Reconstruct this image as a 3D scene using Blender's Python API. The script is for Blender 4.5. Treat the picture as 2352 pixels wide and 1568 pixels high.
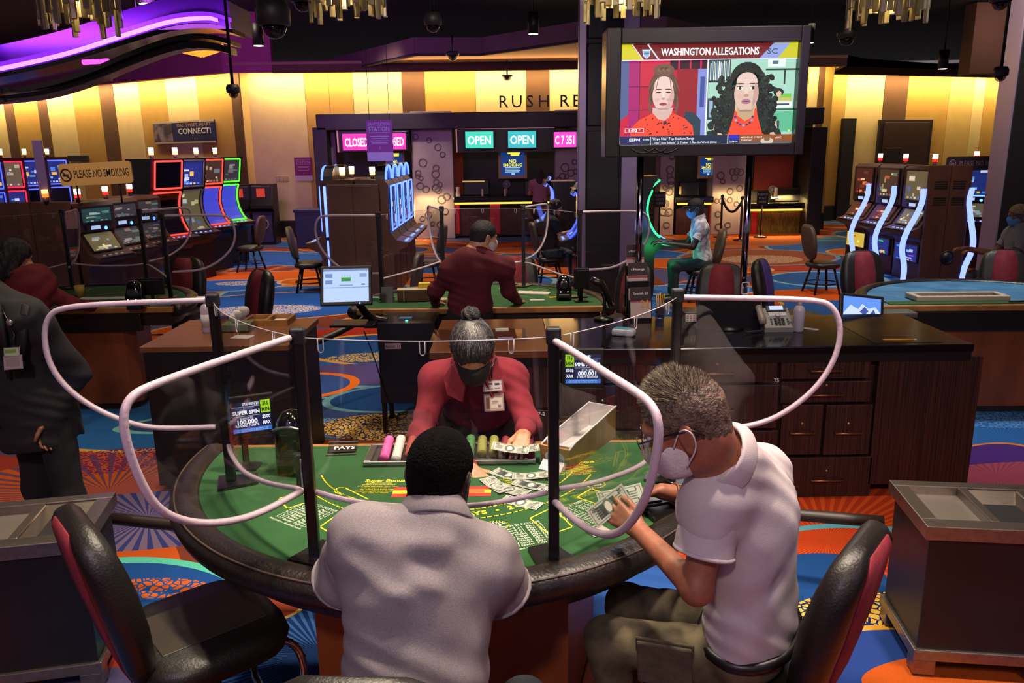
import bpy, bmesh, math, random
import numpy as np
from mathutils import Vector, Matrix, Euler, Quaternion
R_ = random.Random(7)
sc = bpy.context.scene
COL = sc.collection
PI = math.pi
for o in list(bpy.data.objects):
    bpy.data.objects.remove(o)

# ------------------------------------------------------------------ camera, world, exposure
CAM_H, FPX, PITCH, ROLL = 2.2, 1829.0, math.radians(13.6), math.radians(-0.8)
CX, CY = 1176.0, 784.0
_f = Vector((0, math.cos(PITCH), -math.sin(PITCH)))
_r0 = Vector((1, 0, 0)); _u0 = _r0.cross(_f)
_r = _r0 * math.cos(ROLL) + _u0 * math.sin(ROLL)
_u = _u0 * math.cos(ROLL) - _r0 * math.sin(ROLL)
cd = bpy.data.cameras.new('camera'); cam = bpy.data.objects.new('camera', cd); COL.objects.link(cam)
cd.sensor_width = 36; cd.lens = 36 * FPX / 2352; cd.clip_end = 200
M = Matrix((_r, _u, -_f)).transposed().to_4x4(); M.translation = (0, 0, CAM_H)
cam.matrix_world = M
sc.camera = cam
sc.view_settings.view_transform = 'Standard'; sc.view_settings.look = 'None'
sc.view_settings.gamma = 1; sc.view_settings.use_curve_mapping = False
sc.view_settings.exposure = 0.35
sc.cycles.max_bounces = 6; sc.cycles.diffuse_bounces = 3; sc.cycles.glossy_bounces = 3
sc.cycles.transparent_max_bounces = 24; sc.cycles.transmission_bounces = 4
sc.cycles.sample_clamp_indirect = 4; sc.cycles.use_denoising = True
sc.cycles.use_adaptive_sampling = True; sc.cycles.adaptive_threshold = .02
sc.cycles.caustics_reflective = False; sc.cycles.caustics_refractive = False
w = bpy.data.worlds.new('hall_ambience'); sc.world = w; w.use_nodes = True
w.node_tree.nodes['Background'].inputs[0].default_value = (0.76, 0.66, 0.70, 1)
w.node_tree.nodes['Background'].inputs[1].default_value = 0.17

def lamp(name, kind, loc, target, energy, color, size=0.2, angle=60, blend=0.5, sizey=None):
    l = bpy.data.lights.new(name, kind); l.energy = energy; l.color = color
    if kind == 'SPOT':
        l.spot_size = math.radians(angle); l.spot_blend = blend; l.shadow_soft_size = size
    elif kind == 'AREA':
        l.size = size
        if sizey: l.shape = 'RECTANGLE'; l.size_y = sizey
    else:
        l.shadow_soft_size = size
    o = bpy.data.objects.new(name, l); COL.objects.link(o); o.location = loc
    d = Vector(target) - Vector(loc)
    if kind != 'POINT': o.rotation_euler = d.to_track_quat('-Z', 'Y').to_euler()
    return o
WARM = (1.0, 0.83, 0.62)
# ceiling downlights over the gaming tables and aisles, then added fill spots
lamp('hall_and_fill_spot', 'SPOT', (0.3, 2.6, 5.2), (0.0, 2.5, 0.9), 820, WARM, .16, 66, .7)
lamp('hall_and_fill_spot', 'SPOT', (-1.0, 3.9, 5.2), (-0.6, 3.1, 0.9), 420, WARM, .16, 66, .7)
lamp('hall_and_fill_spot', 'SPOT', (1.9, 2.3, 5.2), (0.9, 2.2, 0.9), 560, (1, .80, .68), .16, 60, .7)
lamp('hall_and_fill_spot', 'SPOT', (0.2, 6.9, 5.2), (0.2, 7.0, 0.9), 520, WARM, .16, 60, .7)
lamp('hall_and_fill_spot', 'SPOT', (-3.6, 7.0, 5.2), (-3.4, 6.8, 0.9), 420, WARM, .16, 60, .7)
lamp('hall_and_fill_spot', 'SPOT', (4.2, 7.0, 5.2), (4.2, 7.0, 0.9), 560, (.9, .88, .9), .16, 60, .7)
lamp('hall_and_fill_spot', 'SPOT', (2.2, 4.6, 5.2), (2.0, 5.0, 0.9), 260, WARM, .16, 60, .7)
lamp('hall_and_fill_spot', 'SPOT', (-2.2, 4.6, 5.2), (-2.2, 4.6, 0.0), 380, WARM, .16, 66, .7)
for x, y, e in ((-1.6, 9.5, 620), (3.2, 10.5, 620), (-4.6, 12.5, 620), (0.2, 14.5, 700), (5.6, 15.5, 620), (-5, 17.5, 520), (2.5, 17.8, 520), (-8.2, 13, 420), (7.2, 11.0, 420)):
    lamp('hall_and_fill_spot', 'SPOT', (x, y, 5.2), (x, y, 0), e, (1.0, .80, .62), .2, 80, .8)
for x, y, tx, ty, tz, e in ((5.6, 9.2, 7.0, 12.8, .9, 520), (-1.8, 8.6, -2.2, 12.0, .9, 380), (-5.6, 7.6, -6.3, 11.0, 1.0, 420), (-3.0, 17.6, -3.2, 20.3, 1.4, 420), (0.6, 17.6, 0.8, 20.3, 1.4, 420), (4.6, 17.6, 4.8, 20.3, 1.4, 420), (-6.0, 10.5, -6.2, 15.0, 1.2, 300), (1.2, 6.4, 0.9, 8.0, .9, 200)):
    lamp('hall_and_fill_spot', 'SPOT', (x, y, 5.2), (tx, ty, tz), e, (1.0, .82, .66), .2, 62, .8)  # aimed spots added to brighten end panels, cage front and chairs
lamp('hall_and_fill_spot', 'SPOT', (-0.8, -2.4, 5.2), (-0.4, 5.5, .8), 400, (1, .84, .72), .2, 56, .8)  # fill spots added behind the camera to brighten surfaces facing it
lamp('hall_and_fill_spot', 'SPOT', (2.6, -2.0, 5.2), (2.6, 5.2, .8), 340, (1, .84, .72), .2, 50, .8)
lamp('hall_and_fill_spot', 'SPOT', (0.5, 2.0, 5.2), (1.2, 11.5, 1.2), 420, (1, .84, .72), .2, 50, .8)  # another added fill spot, aimed down the hall toward the column
# unseen violet area lamps added to tint the ceiling fascias and the hall
lamp('violet_wash', 'AREA', (-5.0, 13.0, 3.9), (-11.0, 23.5, 5.0), 150, (.55, .14, .85), 1.5)
lamp('violet_wash', 'AREA', (1.0, 13.2, 5.0), (0.6, 16.5, 4.4), 16, (.55, .34, .8), 1.6)
lamp('violet_wash', 'AREA', (-4.0, 15.4, 5.0), (-3.6, 18.6, 4.4), 14, (.6, .28, .8), 1.6)
lamp('violet_wash', 'AREA', (-1.5, -1.5, 3.6), (-0.2, 2.2, 1.0), 26, (.62, .36, .95), 2.0)
lamp('violet_wash', 'AREA', (3.5, -0.5, 3.4), (1.2, 2.2, 1.0), 12, (.62, .36, .95), 1.5)

lamp('fascia_wash', 'AREA', (7.6, 17.0, 5.0), (8.0, 20.4, 4.4), 16, (1, .66, .66), 1.6)  # unseen area lamps added so the right fascias are not dark
lamp('fascia_wash', 'AREA', (11.5, 19.0, 5.0), (12.5, 22.6, 4.4), 16, (1, .62, .58), 1.6)

def AZ(px, py, z):
    d = _f + _r * ((px - CX) / FPX) - _u * ((py - CY) / FPX)
    t = (z - CAM_H) / d.z
    return Vector((0, 0, CAM_H)) + d * t
def AY(px, py, y):
    d = _f + _r * ((px - CX) / FPX) - _u * ((py - CY) / FPX)
    return Vector((0, 0, CAM_H)) + d * (y / d.y)

# ------------------------------------------------------------------ materials
def lin(h):
    h = h.lstrip('#')
    v = [int(h[i:i + 2], 16) / 255 for i in (0, 2, 4)]
    return tuple(x / 12.92 if x <= .04045 else ((x + .055) / 1.055) ** 2.4 for x in v)
def rgb(c): return lin(c) if isinstance(c, str) else c
_MC = {}
def mat(name, color='#808080', rough=.5, metal=0., emit=None, es=1., vary=0., vs=12., bump=0., bs=60., spec=.5, stretch=None, color2=None, ramp=(.35, .65), coat=0.):
    if name in _MC: return _MC[name]
    m = bpy.data.materials.new(name); m.use_nodes = True; _MC[name] = m
    nt = m.node_tree; n = nt.nodes; L = nt.links; b = n['Principled BSDF']
    c = rgb(color)
    b.inputs['Base Color'].default_value = (*c, 1); b.inputs['Roughness'].default_value = rough
    b.inputs['Metallic'].default_value = metal; b.inputs['Specular IOR Level'].default_value = spec
    if coat: b.inputs['Coat Weight'].default_value = coat; b.inputs['Coat Roughness'].default_value = .08
    m.diffuse_color = (*c, 1)
    if vary or bump or color2:
        tc = n.new('ShaderNodeTexCoord'); src = tc.outputs['Object']
        if stretch:
            mp = n.new('ShaderNodeMapping'); mp.inputs['Scale'].default_value = stretch
            L.new(src, mp.inputs[0]); src = mp.outputs[0]
    if vary or color2:
        t = n.new('ShaderNodeTexNoise'); t.inputs['Scale'].default_value = vs; t.inputs['Detail'].default_value = 4
        L.new(src, t.inputs['Vector'])
        cr = n.new('ShaderNodeValToRGB'); e = cr.color_ramp.elements
        e[0].position, e[1].position = ramp
        if color2: a, d = c, rgb(color2)
        else: a = tuple(x * (1 - vary) for x in c); d = tuple(min(1, x * (1 + vary)) for x in c)
        e[0].color = (*a, 1); e[1].color = (*d, 1)
        L.new(t.outputs['Fac'], cr.inputs[0]); L.new(cr.outputs[0], b.inputs['Base Color'])
    if bump:
        t2 = n.new('ShaderNodeTexNoise'); t2.inputs['Scale'].default_value = bs; t2.inputs['Detail'].default_value = 3
        L.new(src, t2.inputs['Vector'])
        bp = n.new('ShaderNodeBump'); bp.inputs['Strength'].default_value = bump; bp.inputs['Distance'].default_value = .02
        L.new(t2.outputs['Fac'], bp.inputs['Height']); L.new(bp.outputs[0], b.inputs['Normal'])
    if emit is not None:
        b.inputs['Emission Color'].default_value = (*rgb(emit), 1); b.inputs['Emission Strength'].default_value = es
    return m
def em(color, s=1.):
    return mat('glow_%s_%g' % (str(color).strip('#'), s), '#050505' if s >= .8 else color, .5, emit=color, es=s)
def clear(name, tint=(1, 1, 1), ior=1.45, rough=0.0, haze=0.0):
    if name in _MC: return _MC[name]
    m = bpy.data.materials.new(name); m.use_nodes = True; _MC[name] = m
    nt = m.node_tree; n = nt.nodes; L = nt.links; n.remove(n['Principled BSDF'])
    out = n['Material Output']
    t = n.new('ShaderNodeBsdfTransparent'); t.inputs[0].default_value = (*tint, 1)
    g = n.new('ShaderNodeBsdfGlossy'); g.inputs['Roughness'].default_value = rough
    lw = n.new('ShaderNodeLayerWeight'); lw.inputs[0].default_value = .5
    pw = n.new('ShaderNodeMath'); pw.operation = 'POWER'; pw.inputs[1].default_value = 5; L.new(lw.outputs['Facing'], pw.inputs[0])
    f = n.new('ShaderNodeMath'); f.operation = 'MULTIPLY_ADD'; f.inputs[1].default_value = .9; f.inputs[2].default_value = ((ior - 1) / (ior + 1)) ** 2; L.new(pw.outputs[0], f.inputs[0])
    mx = n.new('ShaderNodeMixShader'); L.new(f.outputs[0], mx.inputs[0]); L.new(t.outputs[0], mx.inputs[1]); L.new(g.outputs[0], mx.inputs[2])
    last = mx.outputs[0]
    if haze:
        df = n.new('ShaderNodeBsdfDiffuse'); df.inputs[0].default_value = (.8, .8, .8, 1)
        m2 = n.new('ShaderNodeMixShader'); m2.inputs[0].default_value = haze
        L.new(last, m2.inputs[1]); L.new(df.outputs[0], m2.inputs[2]); last = m2.outputs[0]
    L.new(last, out.inputs[0])
    return m

# ------------------------------------------------------------------ mesh builder
_TXT = {}
def _text_mesh(s, bold):
    k = (s, bold)
    if k not in _TXT:
        cu = bpy.data.curves.new('lettering', 'FONT'); cu.body = s; cu.size = 1; cu.resolution_u = 2
        cu.offset = bold; cu.align_x = 'CENTER'; cu.align_y = 'CENTER'
        o = bpy.data.objects.new('lettering', cu)
        me = bpy.data.meshes.new_from_object(o)
        n = len(me.vertices); co = np.empty(n * 3, dtype=np.float32)
        me.vertices.foreach_get('co', co)
        _TXT[k] = (co.reshape(-1, 3), [tuple(p.vertices) for p in me.polygons])
        bpy.data.objects.remove(o); bpy.data.curves.remove(cu); bpy.data.meshes.remove(me)
    return _TXT[k]
def frame(o, x, y):
    x = Vector(x).normalized(); y = Vector(y); z = x.cross(y).normalized(); y = z.cross(x)
    m = Matrix((x, y, z)).transposed().to_4x4(); m.translation = o
    return m
def TR(x=0, y=0, z=0, rx=0, ry=0, rz=0):
    return Matrix.Translation((x, y, z)) @ Euler((rx, ry, rz)).to_matrix().to_4x4()

class MB:
    def __init__(s): s.v = []; s.f = []; s.m = []; s.sm = []; s.mi = 0; s.smooth = False
    def add(s, vs, fs, smooth=None, mi=None):
        b = len(s.v); s.v.extend([tuple(p) for p in vs])
        s.f.extend([tuple(i + b for i in f) for f in fs])
        s.m.extend([s.mi if mi is None else mi] * len(fs)); s.sm.extend([s.smooth if smooth is None else smooth] * len(fs))
        return s
    def box(s, c, d, M=None, bev=0., mi=None):
        hx, hy, hz = d[0] / 2, d[1] / 2, d[2] / 2
        if bev <= 0:
            vs = [Vector((c[0] + a * hx, c[1] + b * hy, c[2] + e * hz)) for e in (-1, 1) for b in (-1, 1) for a in (-1, 1)]
            fs = [(0, 2, 3, 1), (4, 5, 7, 6), (0, 1, 5, 4), (2, 6, 7, 3), (0, 4, 6, 2), (1, 3, 7, 5)]
            if M: vs = [M @ p for p in vs]
            return s.add(vs, fs, False, mi)
        bm = bmesh.new(); bmesh.ops.create_cube(bm, size=1, matrix=Matrix.Translation(c) @ Matrix.Diagonal((d[0], d[1], d[2], 1)))
        bmesh.ops.bevel(bm, geom=bm.edges[:], offset=min(bev, min(hx, hy, hz) * .98), segments=3 if bev > .02 else 2, affect='EDGES', profile=.5)
        return s.frombm(bm, M, bev > .02, mi)
    def frombm(s, bm, M=None, smooth=False, mi=None):
        bm.verts.index_update()
        vs = [M @ p.co if M else p.co.copy() for p in bm.verts]; fs = [[q.index for q in f.verts] for f in bm.faces]
        bm.free(); return s.add(vs, fs, smooth, mi)
    def tube(s, pts, r, n=8, closed=False, mi=None, flat=1., smooth=True, caps=True):
        P = [Vector(p) for p in pts]; k = len(P); rs = r if isinstance(r, (list, tuple)) else [r] * k
        T = []
        for i in range(k):
            a = P[(i - 1) % k] if (i or closed) else P[0]; b = P[(i + 1) % k] if (i < k - 1 or closed) else P[-1]
            t = (b - a); T.append(t.normalized() if t.length > 1e-9 else Vector((0, 0, 1)))
        ref = Vector((0, 0, 1)) if abs(T[0].z) < .9 else Vector((1, 0, 0))
        nrm = (ref - T[0] * ref.dot(T[0])).normalized(); vs = []
        for i in range(k):
            nrm = (nrm - T[i] * nrm.dot(T[i])).normalized(); bi = T[i].cross(nrm)
            for j in range(n):
                a = 2 * PI * j / n; vs.append(P[i] + (nrm * math.cos(a) + bi * math.sin(a) * flat) * rs[i])
        fs = [(i * n + j, i * n + (j + 1) % n, ((i + 1) % k) * n + (j + 1) % n, ((i + 1) % k) * n + j) for i in range(k if closed else k - 1) for j in range(n)]
        if not closed and caps: fs += [tuple(range(n - 1, -1, -1)), tuple((k - 1) * n + j for j in range(n))]
        return s.add(vs, fs, smooth, mi)
    def cyl(s, a, b, r, r2=None, n=16, mi=None, smooth=True):
        return s.tube([a, b], [r, r if r2 is None else r2], n, mi=mi, smooth=smooth)
    def prism(s, poly, M, d, mi=None, smooth=False):
        n = len(poly); ar = sum(poly[i][0] * poly[(i + 1) % n][1] - poly[(i + 1) % n][0] * poly[i][1] for i in range(n))
        if ar < 0: poly = poly[::-1]
        vs = [M @ Vector((p[0], p[1], 0)) for p in poly] + [M @ Vector((p[0], p[1], d)) for p in poly]
        fs = [tuple(range(n - 1, -1, -1)), tuple(range(n, 2 * n))] + [(i, (i + 1) % n, n + (i + 1) % n, n + i) for i in range(n)]
        if d < 0: fs = [f[::-1] for f in fs]
        return s.add(vs, fs, smooth, mi)
    def face(s, pts, mi=None): return s.add(pts, [tuple(range(len(pts)))], False, mi)
    def loft(s, rings, closed=True, caps=True, mi=None, smooth=True):
        n = len(rings[0]); k = len(rings); vs = [p for r in rings for p in r]
        fs = [(i * n + j, i * n + (j + 1) % n, (i + 1) * n + (j + 1) % n, (i + 1) * n + j) for i in range(k - 1) for j in range(n if closed else n - 1)]
        if caps and closed: fs += [tuple(range(n - 1, -1, -1)), tuple((k - 1) * n + j for j in range(n))]
        return s.add(vs, fs, smooth, mi)
    def lathe(s, prof, M=None, n=20, mi=None, smooth=True):
        rings = []
        for r, z in prof:
            rings.append([(M or Matrix()) @ Vector((r * math.cos(2 * PI * j / n), r * math.sin(2 * PI * j / n), z)) for j in range(n)])
        return s.loft(rings, True, True, mi, smooth)
    def ell(s, c, r, n=12, M=None, mi=None):
        prof = [(max(1e-4, math.sin(PI * i / n)), -math.cos(PI * i / n)) for i in range(n + 1)]
        m = Matrix.Translation(c) @ (M or Matrix()) @ Matrix.Diagonal((r[0], r[1], r[2], 1))
        return s.lathe(prof, m, n * 2, mi)
    def text(s, t, size, M, ext=.001, bold=0., mi=None, sx=1., w=None):
        co, fs = _text_mesh(t, bold)
        if w:  # fit to width
            cw = co[:, 0].max() - co[:, 0].min(); sx = w / (cw * size)
        vs = [M @ Vector((p[0] * size * sx, p[1] * size, ext)) for p in co]
        return s.add(vs, fs, False, mi)
    def rects(s, L, M, z=.001):
        for (x0, y0, x1, y1, mi) in L:
            s.add([M @ Vector(p) for p in ((x0, y0, z), (x1, y0, z), (x1, y1, z), (x0, y1, z))], [(0, 1, 2, 3)], False, mi)
        return s
    def mesh(s, name, mats):
        me = bpy.data.meshes.new(name); me.from_pydata(s.v, [], s.f)
        for m in (mats if isinstance(mats, (list, tuple)) else [mats]): me.materials.append(m)
        me.polygons.foreach_set('material_index', s.m); me.polygons.foreach_set('use_smooth', s.sm)
        me.update(); return me

def tag(o, label=None, cat=None, group=None, kind=None):
    if label: o['label'] = label
    if cat: o['category'] = cat
    if group: o['group'] = group
    if kind: o['kind'] = kind
    return o
_W = {}
def thing(name, label, cat, loc=(0, 0, 0), rz=0., group=None, kind=None):
    o = bpy.data.objects.new(name, None); COL.objects.link(o); o.empty_display_size = .1
    o.location = loc; o.rotation_euler = (0, 0, rz)
    _W[o.name] = Matrix.Translation(loc) @ Euler((0, 0, rz)).to_matrix().to_4x4()
    return tag(o, label, cat, group, kind)
def part(parent, name, mb, mats, L=False, label=None, kind=None):
    """a mesh under its thing; L: the mesh is in the thing's own coordinates, else in world coordinates"""
    me = mb.mesh(name, mats) if isinstance(mb, MB) else mb
    o = bpy.data.objects.new(name, me); COL.objects.link(o); o.parent = parent
    if not L and parent.name in _W: o.matrix_parent_inverse = _W[parent.name].inverted()
    return tag(o, label, None, None, kind)
def single(name, mb, mats, label, cat, group=None, kind=None):
    V_ = np.array(mb.v); c = (V_.max(0) + V_.min(0)) / 2; c[2] = V_[:, 2].min()
    mb.v = [tuple(p) for p in (V_ - c)]
    o = bpy.data.objects.new(name, mb.mesh(name, mats)); COL.objects.link(o); o.location = c
    _W[o.name] = Matrix.Translation(c)
    return tag(o, label, cat, group, kind)
def struct(name, mb, mats, parent=None):
    o = bpy.data.objects.new(name, mb.mesh(name, mats)); COL.objects.link(o)
    if parent: o.parent = parent
    else: o['kind'] = 'structure'
    return o
def dup(root, loc, rz=0., label=None, group=None, scale=None):
    r = root.copy(); COL.objects.link(r); r.location = loc; r.rotation_euler = (0, 0, rz)
    if label: r['label'] = label
    if group: r['group'] = group
    if scale: r.scale = scale
    for ch in list(root.children):
        c = ch.copy(); COL.objects.link(c); c.parent = r
        for g in list(ch.children):
            d = g.copy(); COL.objects.link(d); d.parent = c
    return r
def arc(c, r, a0, a1, n, z=0., ry=None):
    ry = ry or r
    return [Vector((c[0] + r * math.cos(a0 + (a1 - a0) * i / n), c[1] + ry * math.sin(a0 + (a1 - a0) * i / n), z)) for i in range(n + 1)]
def smoothpts(P, it=2, closed=False):
    P = [Vector(p) for p in P]
    for _ in range(it):
        Q = [] if closed else [P[0]]
        for i in range(len(P) if closed else len(P) - 1):
            a, b = P[i], P[(i + 1) % len(P)]; Q += [a * .75 + b * .25, a * .25 + b * .75]
        if not closed: Q.append(P[-1])
        P = Q
    return P
def rrect(w, h, r, n=5, cx=0., cy=0.):
    out = []
    for (sx, sy, a) in ((1, -1, -PI / 2), (1, 1, 0), (-1, 1, PI / 2), (-1, -1, PI)):
        for i in range(n + 1):
            t = a + PI / 2 * i / n
            out.append((cx + sx * (w / 2 - r) + r * math.cos(t), cy + sy * (h / 2 - r) + r * math.sin(t)))
    return out

# ------------------------------------------------------------------ smooth-blend bodies
def _bx(P, lo, hi, M=None): pass
class SDF:
    """signed distance field on a grid: tapered limbs and ellipsoids melted into one closed surface"""
    def __init__(s): s.p = []
    def cap(s, a, b, ra, rb=None, k=.03, op=0): s.p.append(('c', np.array(a, float), np.array(b, float), ra, ra if rb is None else rb, k, op)); return s
    def chain(s, pts, rs, k=.03):
        for i in range(len(pts) - 1): s.cap(pts[i], pts[i + 1], rs[i], rs[i + 1], k)
        return s
    def ell(s, c, r, M=None, k=.03, op=0): s.p.append(('e', np.array(c, float), np.array(r, float), np.array((M or Matrix()).to_3x3()), 0, k, op)); return s
    def box(s, c, h, M=None, rd=.01, k=.01, op=0): s.p.append(('b', np.array(c, float), np.array(h, float), np.array((M or Matrix()).to_3x3()), rd, k, op)); return s
    def crease(s, a, b, w=.03, amp=.008): s.p.append(('c', np.array(a, float), np.array(b, float), w, w, amp, 3)); return s
    def plane(s, c, n, k=.004): s.p.append(('p', np.array(c, float), np.array(Vector(n).normalized(), float), 0, 0, k, 2)); return s
    def bounds(s):
        lo = np.full(3, 1e9); hi = -lo
        for q in s.p:
            if q[6] or q[0] == 'p': continue
            if q[0] == 'c':
                r = max(q[3], q[4]); lo = np.minimum(lo, np.minimum(q[1], q[2]) - r); hi = np.maximum(hi, np.maximum(q[1], q[2]) + r)
            else:
                r = float(np.linalg.norm(q[2])) if q[0] == 'b' else float(q[2].max()); lo = np.minimum(lo, q[1] - r); hi = np.maximum(hi, q[1] + r)
        return lo, hi
    def mesh(s, h=.006, inflate=0., noise=None, clip=None):
        lo, hi = s.bounds(); lo = lo - inflate - 3 * h; hi = hi + inflate + 3 * h
        n = np.ceil((hi - lo) / h).astype(int) + 1
        ax = [(lo[i] + h * np.arange(n[i])).astype(np.float32) for i in range(3)]
        D = np.full(n, .5, np.float32)
        for q in s.p:
            k = q[5]; op = q[6]
            if q[0] == 'p':
                d = (ax[0][:, None, None] - q[1][0]) * q[2][0] + (ax[1][None, :, None] - q[1][1]) * q[2][1] + (ax[2][None, None, :] - q[1][2]) * q[2][2]
                np.maximum(D, d.astype(np.float32), out=D); continue
            r = max(q[3], q[4]) if q[0] == 'c' else float(np.max(q[2])) if q[0] == 'e' else float(np.linalg.norm(q[2]))
            a = np.minimum(q[1], q[2]) if q[0] == 'c' else q[1]; b = np.maximum(q[1], q[2]) if q[0] == 'c' else q[1]
            mg = r + k + inflate + 4 * h + .01 + (2 * r if op == 3 else 0)
            i0 = np.clip(np.floor((a - mg - lo) / h).astype(int), 0, n); i1 = np.clip(np.ceil((b + mg - lo) / h).astype(int) + 1, 0, n)
            if (i1 <= i0).any(): continue
            X = ax[0][i0[0]:i1[0], None, None]; Y = ax[1][None, i0[1]:i1[1], None]; Z = ax[2][None, None, i0[2]:i1[2]]
            sl = (slice(i0[0], i1[0]), slice(i0[1], i1[1]), slice(i0[2], i1[2]))
            if q[0] == 'c':
                ab = q[2] - q[1]; L2 = max(float(ab @ ab), 1e-9)
                t = np.clip(((X - q[1][0]) * ab[0] + (Y - q[1][1]) * ab[1] + (Z - q[1][2]) * ab[2]) / L2, 0, 1)
                d = np.sqrt((X - q[1][0] - t * ab[0]) ** 2 + (Y - q[1][1] - t * ab[1]) ** 2 + (Z - q[1][2] - t * ab[2]) ** 2) - (q[3] + t * (q[4] - q[3]))
            else:
                m = q[3].T; x, y, z = X - q[1][0], Y - q[1][1], Z - q[1][2]
                u = m[0][0] * x + m[0][1] * y + m[0][2] * z; v = m[1][0] * x + m[1][1] * y + m[1][2] * z; w_ = m[2][0] * x + m[2][1] * y + m[2][2] * z
                if q[0] == 'e':
                    rx, ry, rz = q[2]; k0 = np.sqrt((u / rx) ** 2 + (v / ry) ** 2 + (w_ / rz) ** 2)
                    k1 = np.sqrt((u / rx ** 2) ** 2 + (v / ry ** 2) ** 2 + (w_ / rz ** 2) ** 2); d = k0 * (k0 - 1) / np.maximum(k1, 1e-6)
                else:
                    rd = q[4]; qx, qy, qz = np.abs(u) - q[2][0] + rd, np.abs(v) - q[2][1] + rd, np.abs(w_) - q[2][2] + rd
                    d = np.sqrt(np.maximum(qx, 0) ** 2 + np.maximum(qy, 0) ** 2 + np.maximum(qz, 0) ** 2) + np.minimum(np.maximum(qx, np.maximum(qy, qz)), 0) - rd
            d = d.astype(np.float32); A = D[sl]
            if op == 0:
                hh = np.maximum(k - np.abs(A - d), 0) / k; D[sl] = np.minimum(A, d) - hh * hh * (k * .25)
            elif op == 3:
                D[sl] = A + q[5] * np.exp(-np.maximum(d + q[3], 0) ** 2 / (q[3] * q[3]))
            elif op == 1:
                d = -d; hh = np.maximum(k - np.abs(A - d), 0) / k; D[sl] = np.maximum(A, d) + hh * hh * (k * .25)
        D -= inflate
        if noise is not None:
            D += noise(ax[0][:, None, None], ax[1][None, :, None], ax[2][None, None, :]).astype(np.float32)
        if clip is not None:
            D = np.maximum(D, clip(ax[0][:, None, None], ax[1][None, :, None], ax[2][None, None, :]).astype(np.float32))
        return surface_nets(D, lo, h)
def surface_nets(D, lo, h):
    S = D < 0
    c = np.zeros(tuple(x - 1 for x in D.shape), np.int8)
    for i in (0, 1):
        for j in (0, 1):
            for k in (0, 1):
                c += S[i:S.shape[0] - 1 + i, j:S.shape[1] - 1 + j, k:S.shape[2] - 1 + k]
    act = np.argwhere((c > 0) & (c < 8))
    idx = np.full(c.shape, -1, np.int32); idx[tuple(act.T)] = np.arange(len(act))
    acc = np.zeros((len(act), 3)); cnt = np.zeros(len(act))
    cor = [(i, j, k) for i in (0, 1) for j in (0, 1) for k in (0, 1)]
    val = {q: D[act[:, 0] + q[0], act[:, 1] + q[1], act[:, 2] + q[2]].astype(float) for q in cor}
    for q in cor:
        for a in range(3):
            if q[a] == 0:
                p = list(q); p[a] = 1; p = tuple(p); v0, v1 = val[q], val[p]
                m = (v0 < 0) != (v1 < 0); t = np.where(m, v0 / np.where(m, v0 - v1, 1), 0)
                pos = np.array(q, float)[None, :].repeat(len(act), 0); pos[:, a] += t
                acc[m] += pos[m]; cnt[m] += 1
    V_ = lo + h * (act + acc / np.maximum(cnt, 1)[:, None])
    F = []
    for a in range(3):
        b, cc = (a + 1) % 3, (a + 2) % 3
        s0 = [slice(None)] * 3; s1 = [slice(None)] * 3; s0[a] = slice(0, -1); s1[a] = slice(1, None)
        A, B = S[tuple(s0)], S[tuple(s1)]
        e = np.argwhere(A != B)
        e = e[(e[:, b] > 0) & (e[:, cc] > 0) & (e[:, b] < c.shape[b]) & (e[:, cc] < c.shape[cc])]
        ins = A[tuple(e.T)]
        q = []
        for db, dc in ((-1, -1), (0, -1), (0, 0), (-1, 0)):
            g = e.copy(); g[:, b] += db; g[:, cc] += dc; q.append(idx[tuple(g.T)])
        q = np.stack(q, 1); q[~ins] = q[~ins][:, ::-1]; F.append(q)
    F = np.concatenate(F); F = F[(F >= 0).all(1)]
    return V_, F
def np_mesh(name, VF, mats, midx=None):
    V_, F = VF
    me = bpy.data.meshes.new(name); me.vertices.add(len(V_)); me.vertices.foreach_set('co', V_.astype(np.float32).ravel())
    me.loops.add(F.size); me.polygons.add(len(F)); me.loops.foreach_set('vertex_index', F.astype(np.int32).ravel())
    me.polygons.foreach_set('loop_start', np.arange(0, F.size, 4, dtype=np.int32))
    for m in (mats if isinstance(mats, (list, tuple)) else [mats]): me.materials.append(m)
    if midx is not None: me.polygons.foreach_set('material_index', midx.astype(np.int32))
    me.update(calc_edges=True); me.validate()
    me.polygons.foreach_set('use_smooth', np.ones(len(me.polygons), bool))
    return me
# ------------------------------------------------------------------ the setting
def AP(px, py, p0, n):
    d = _f + _r * ((px - CX) / FPX) - _u * ((py - CY) / FPX); o = Vector((0, 0, CAM_H))
    return o + d * ((Vector(p0) - o).dot(Vector(n)) / d.dot(Vector(n)))

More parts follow.
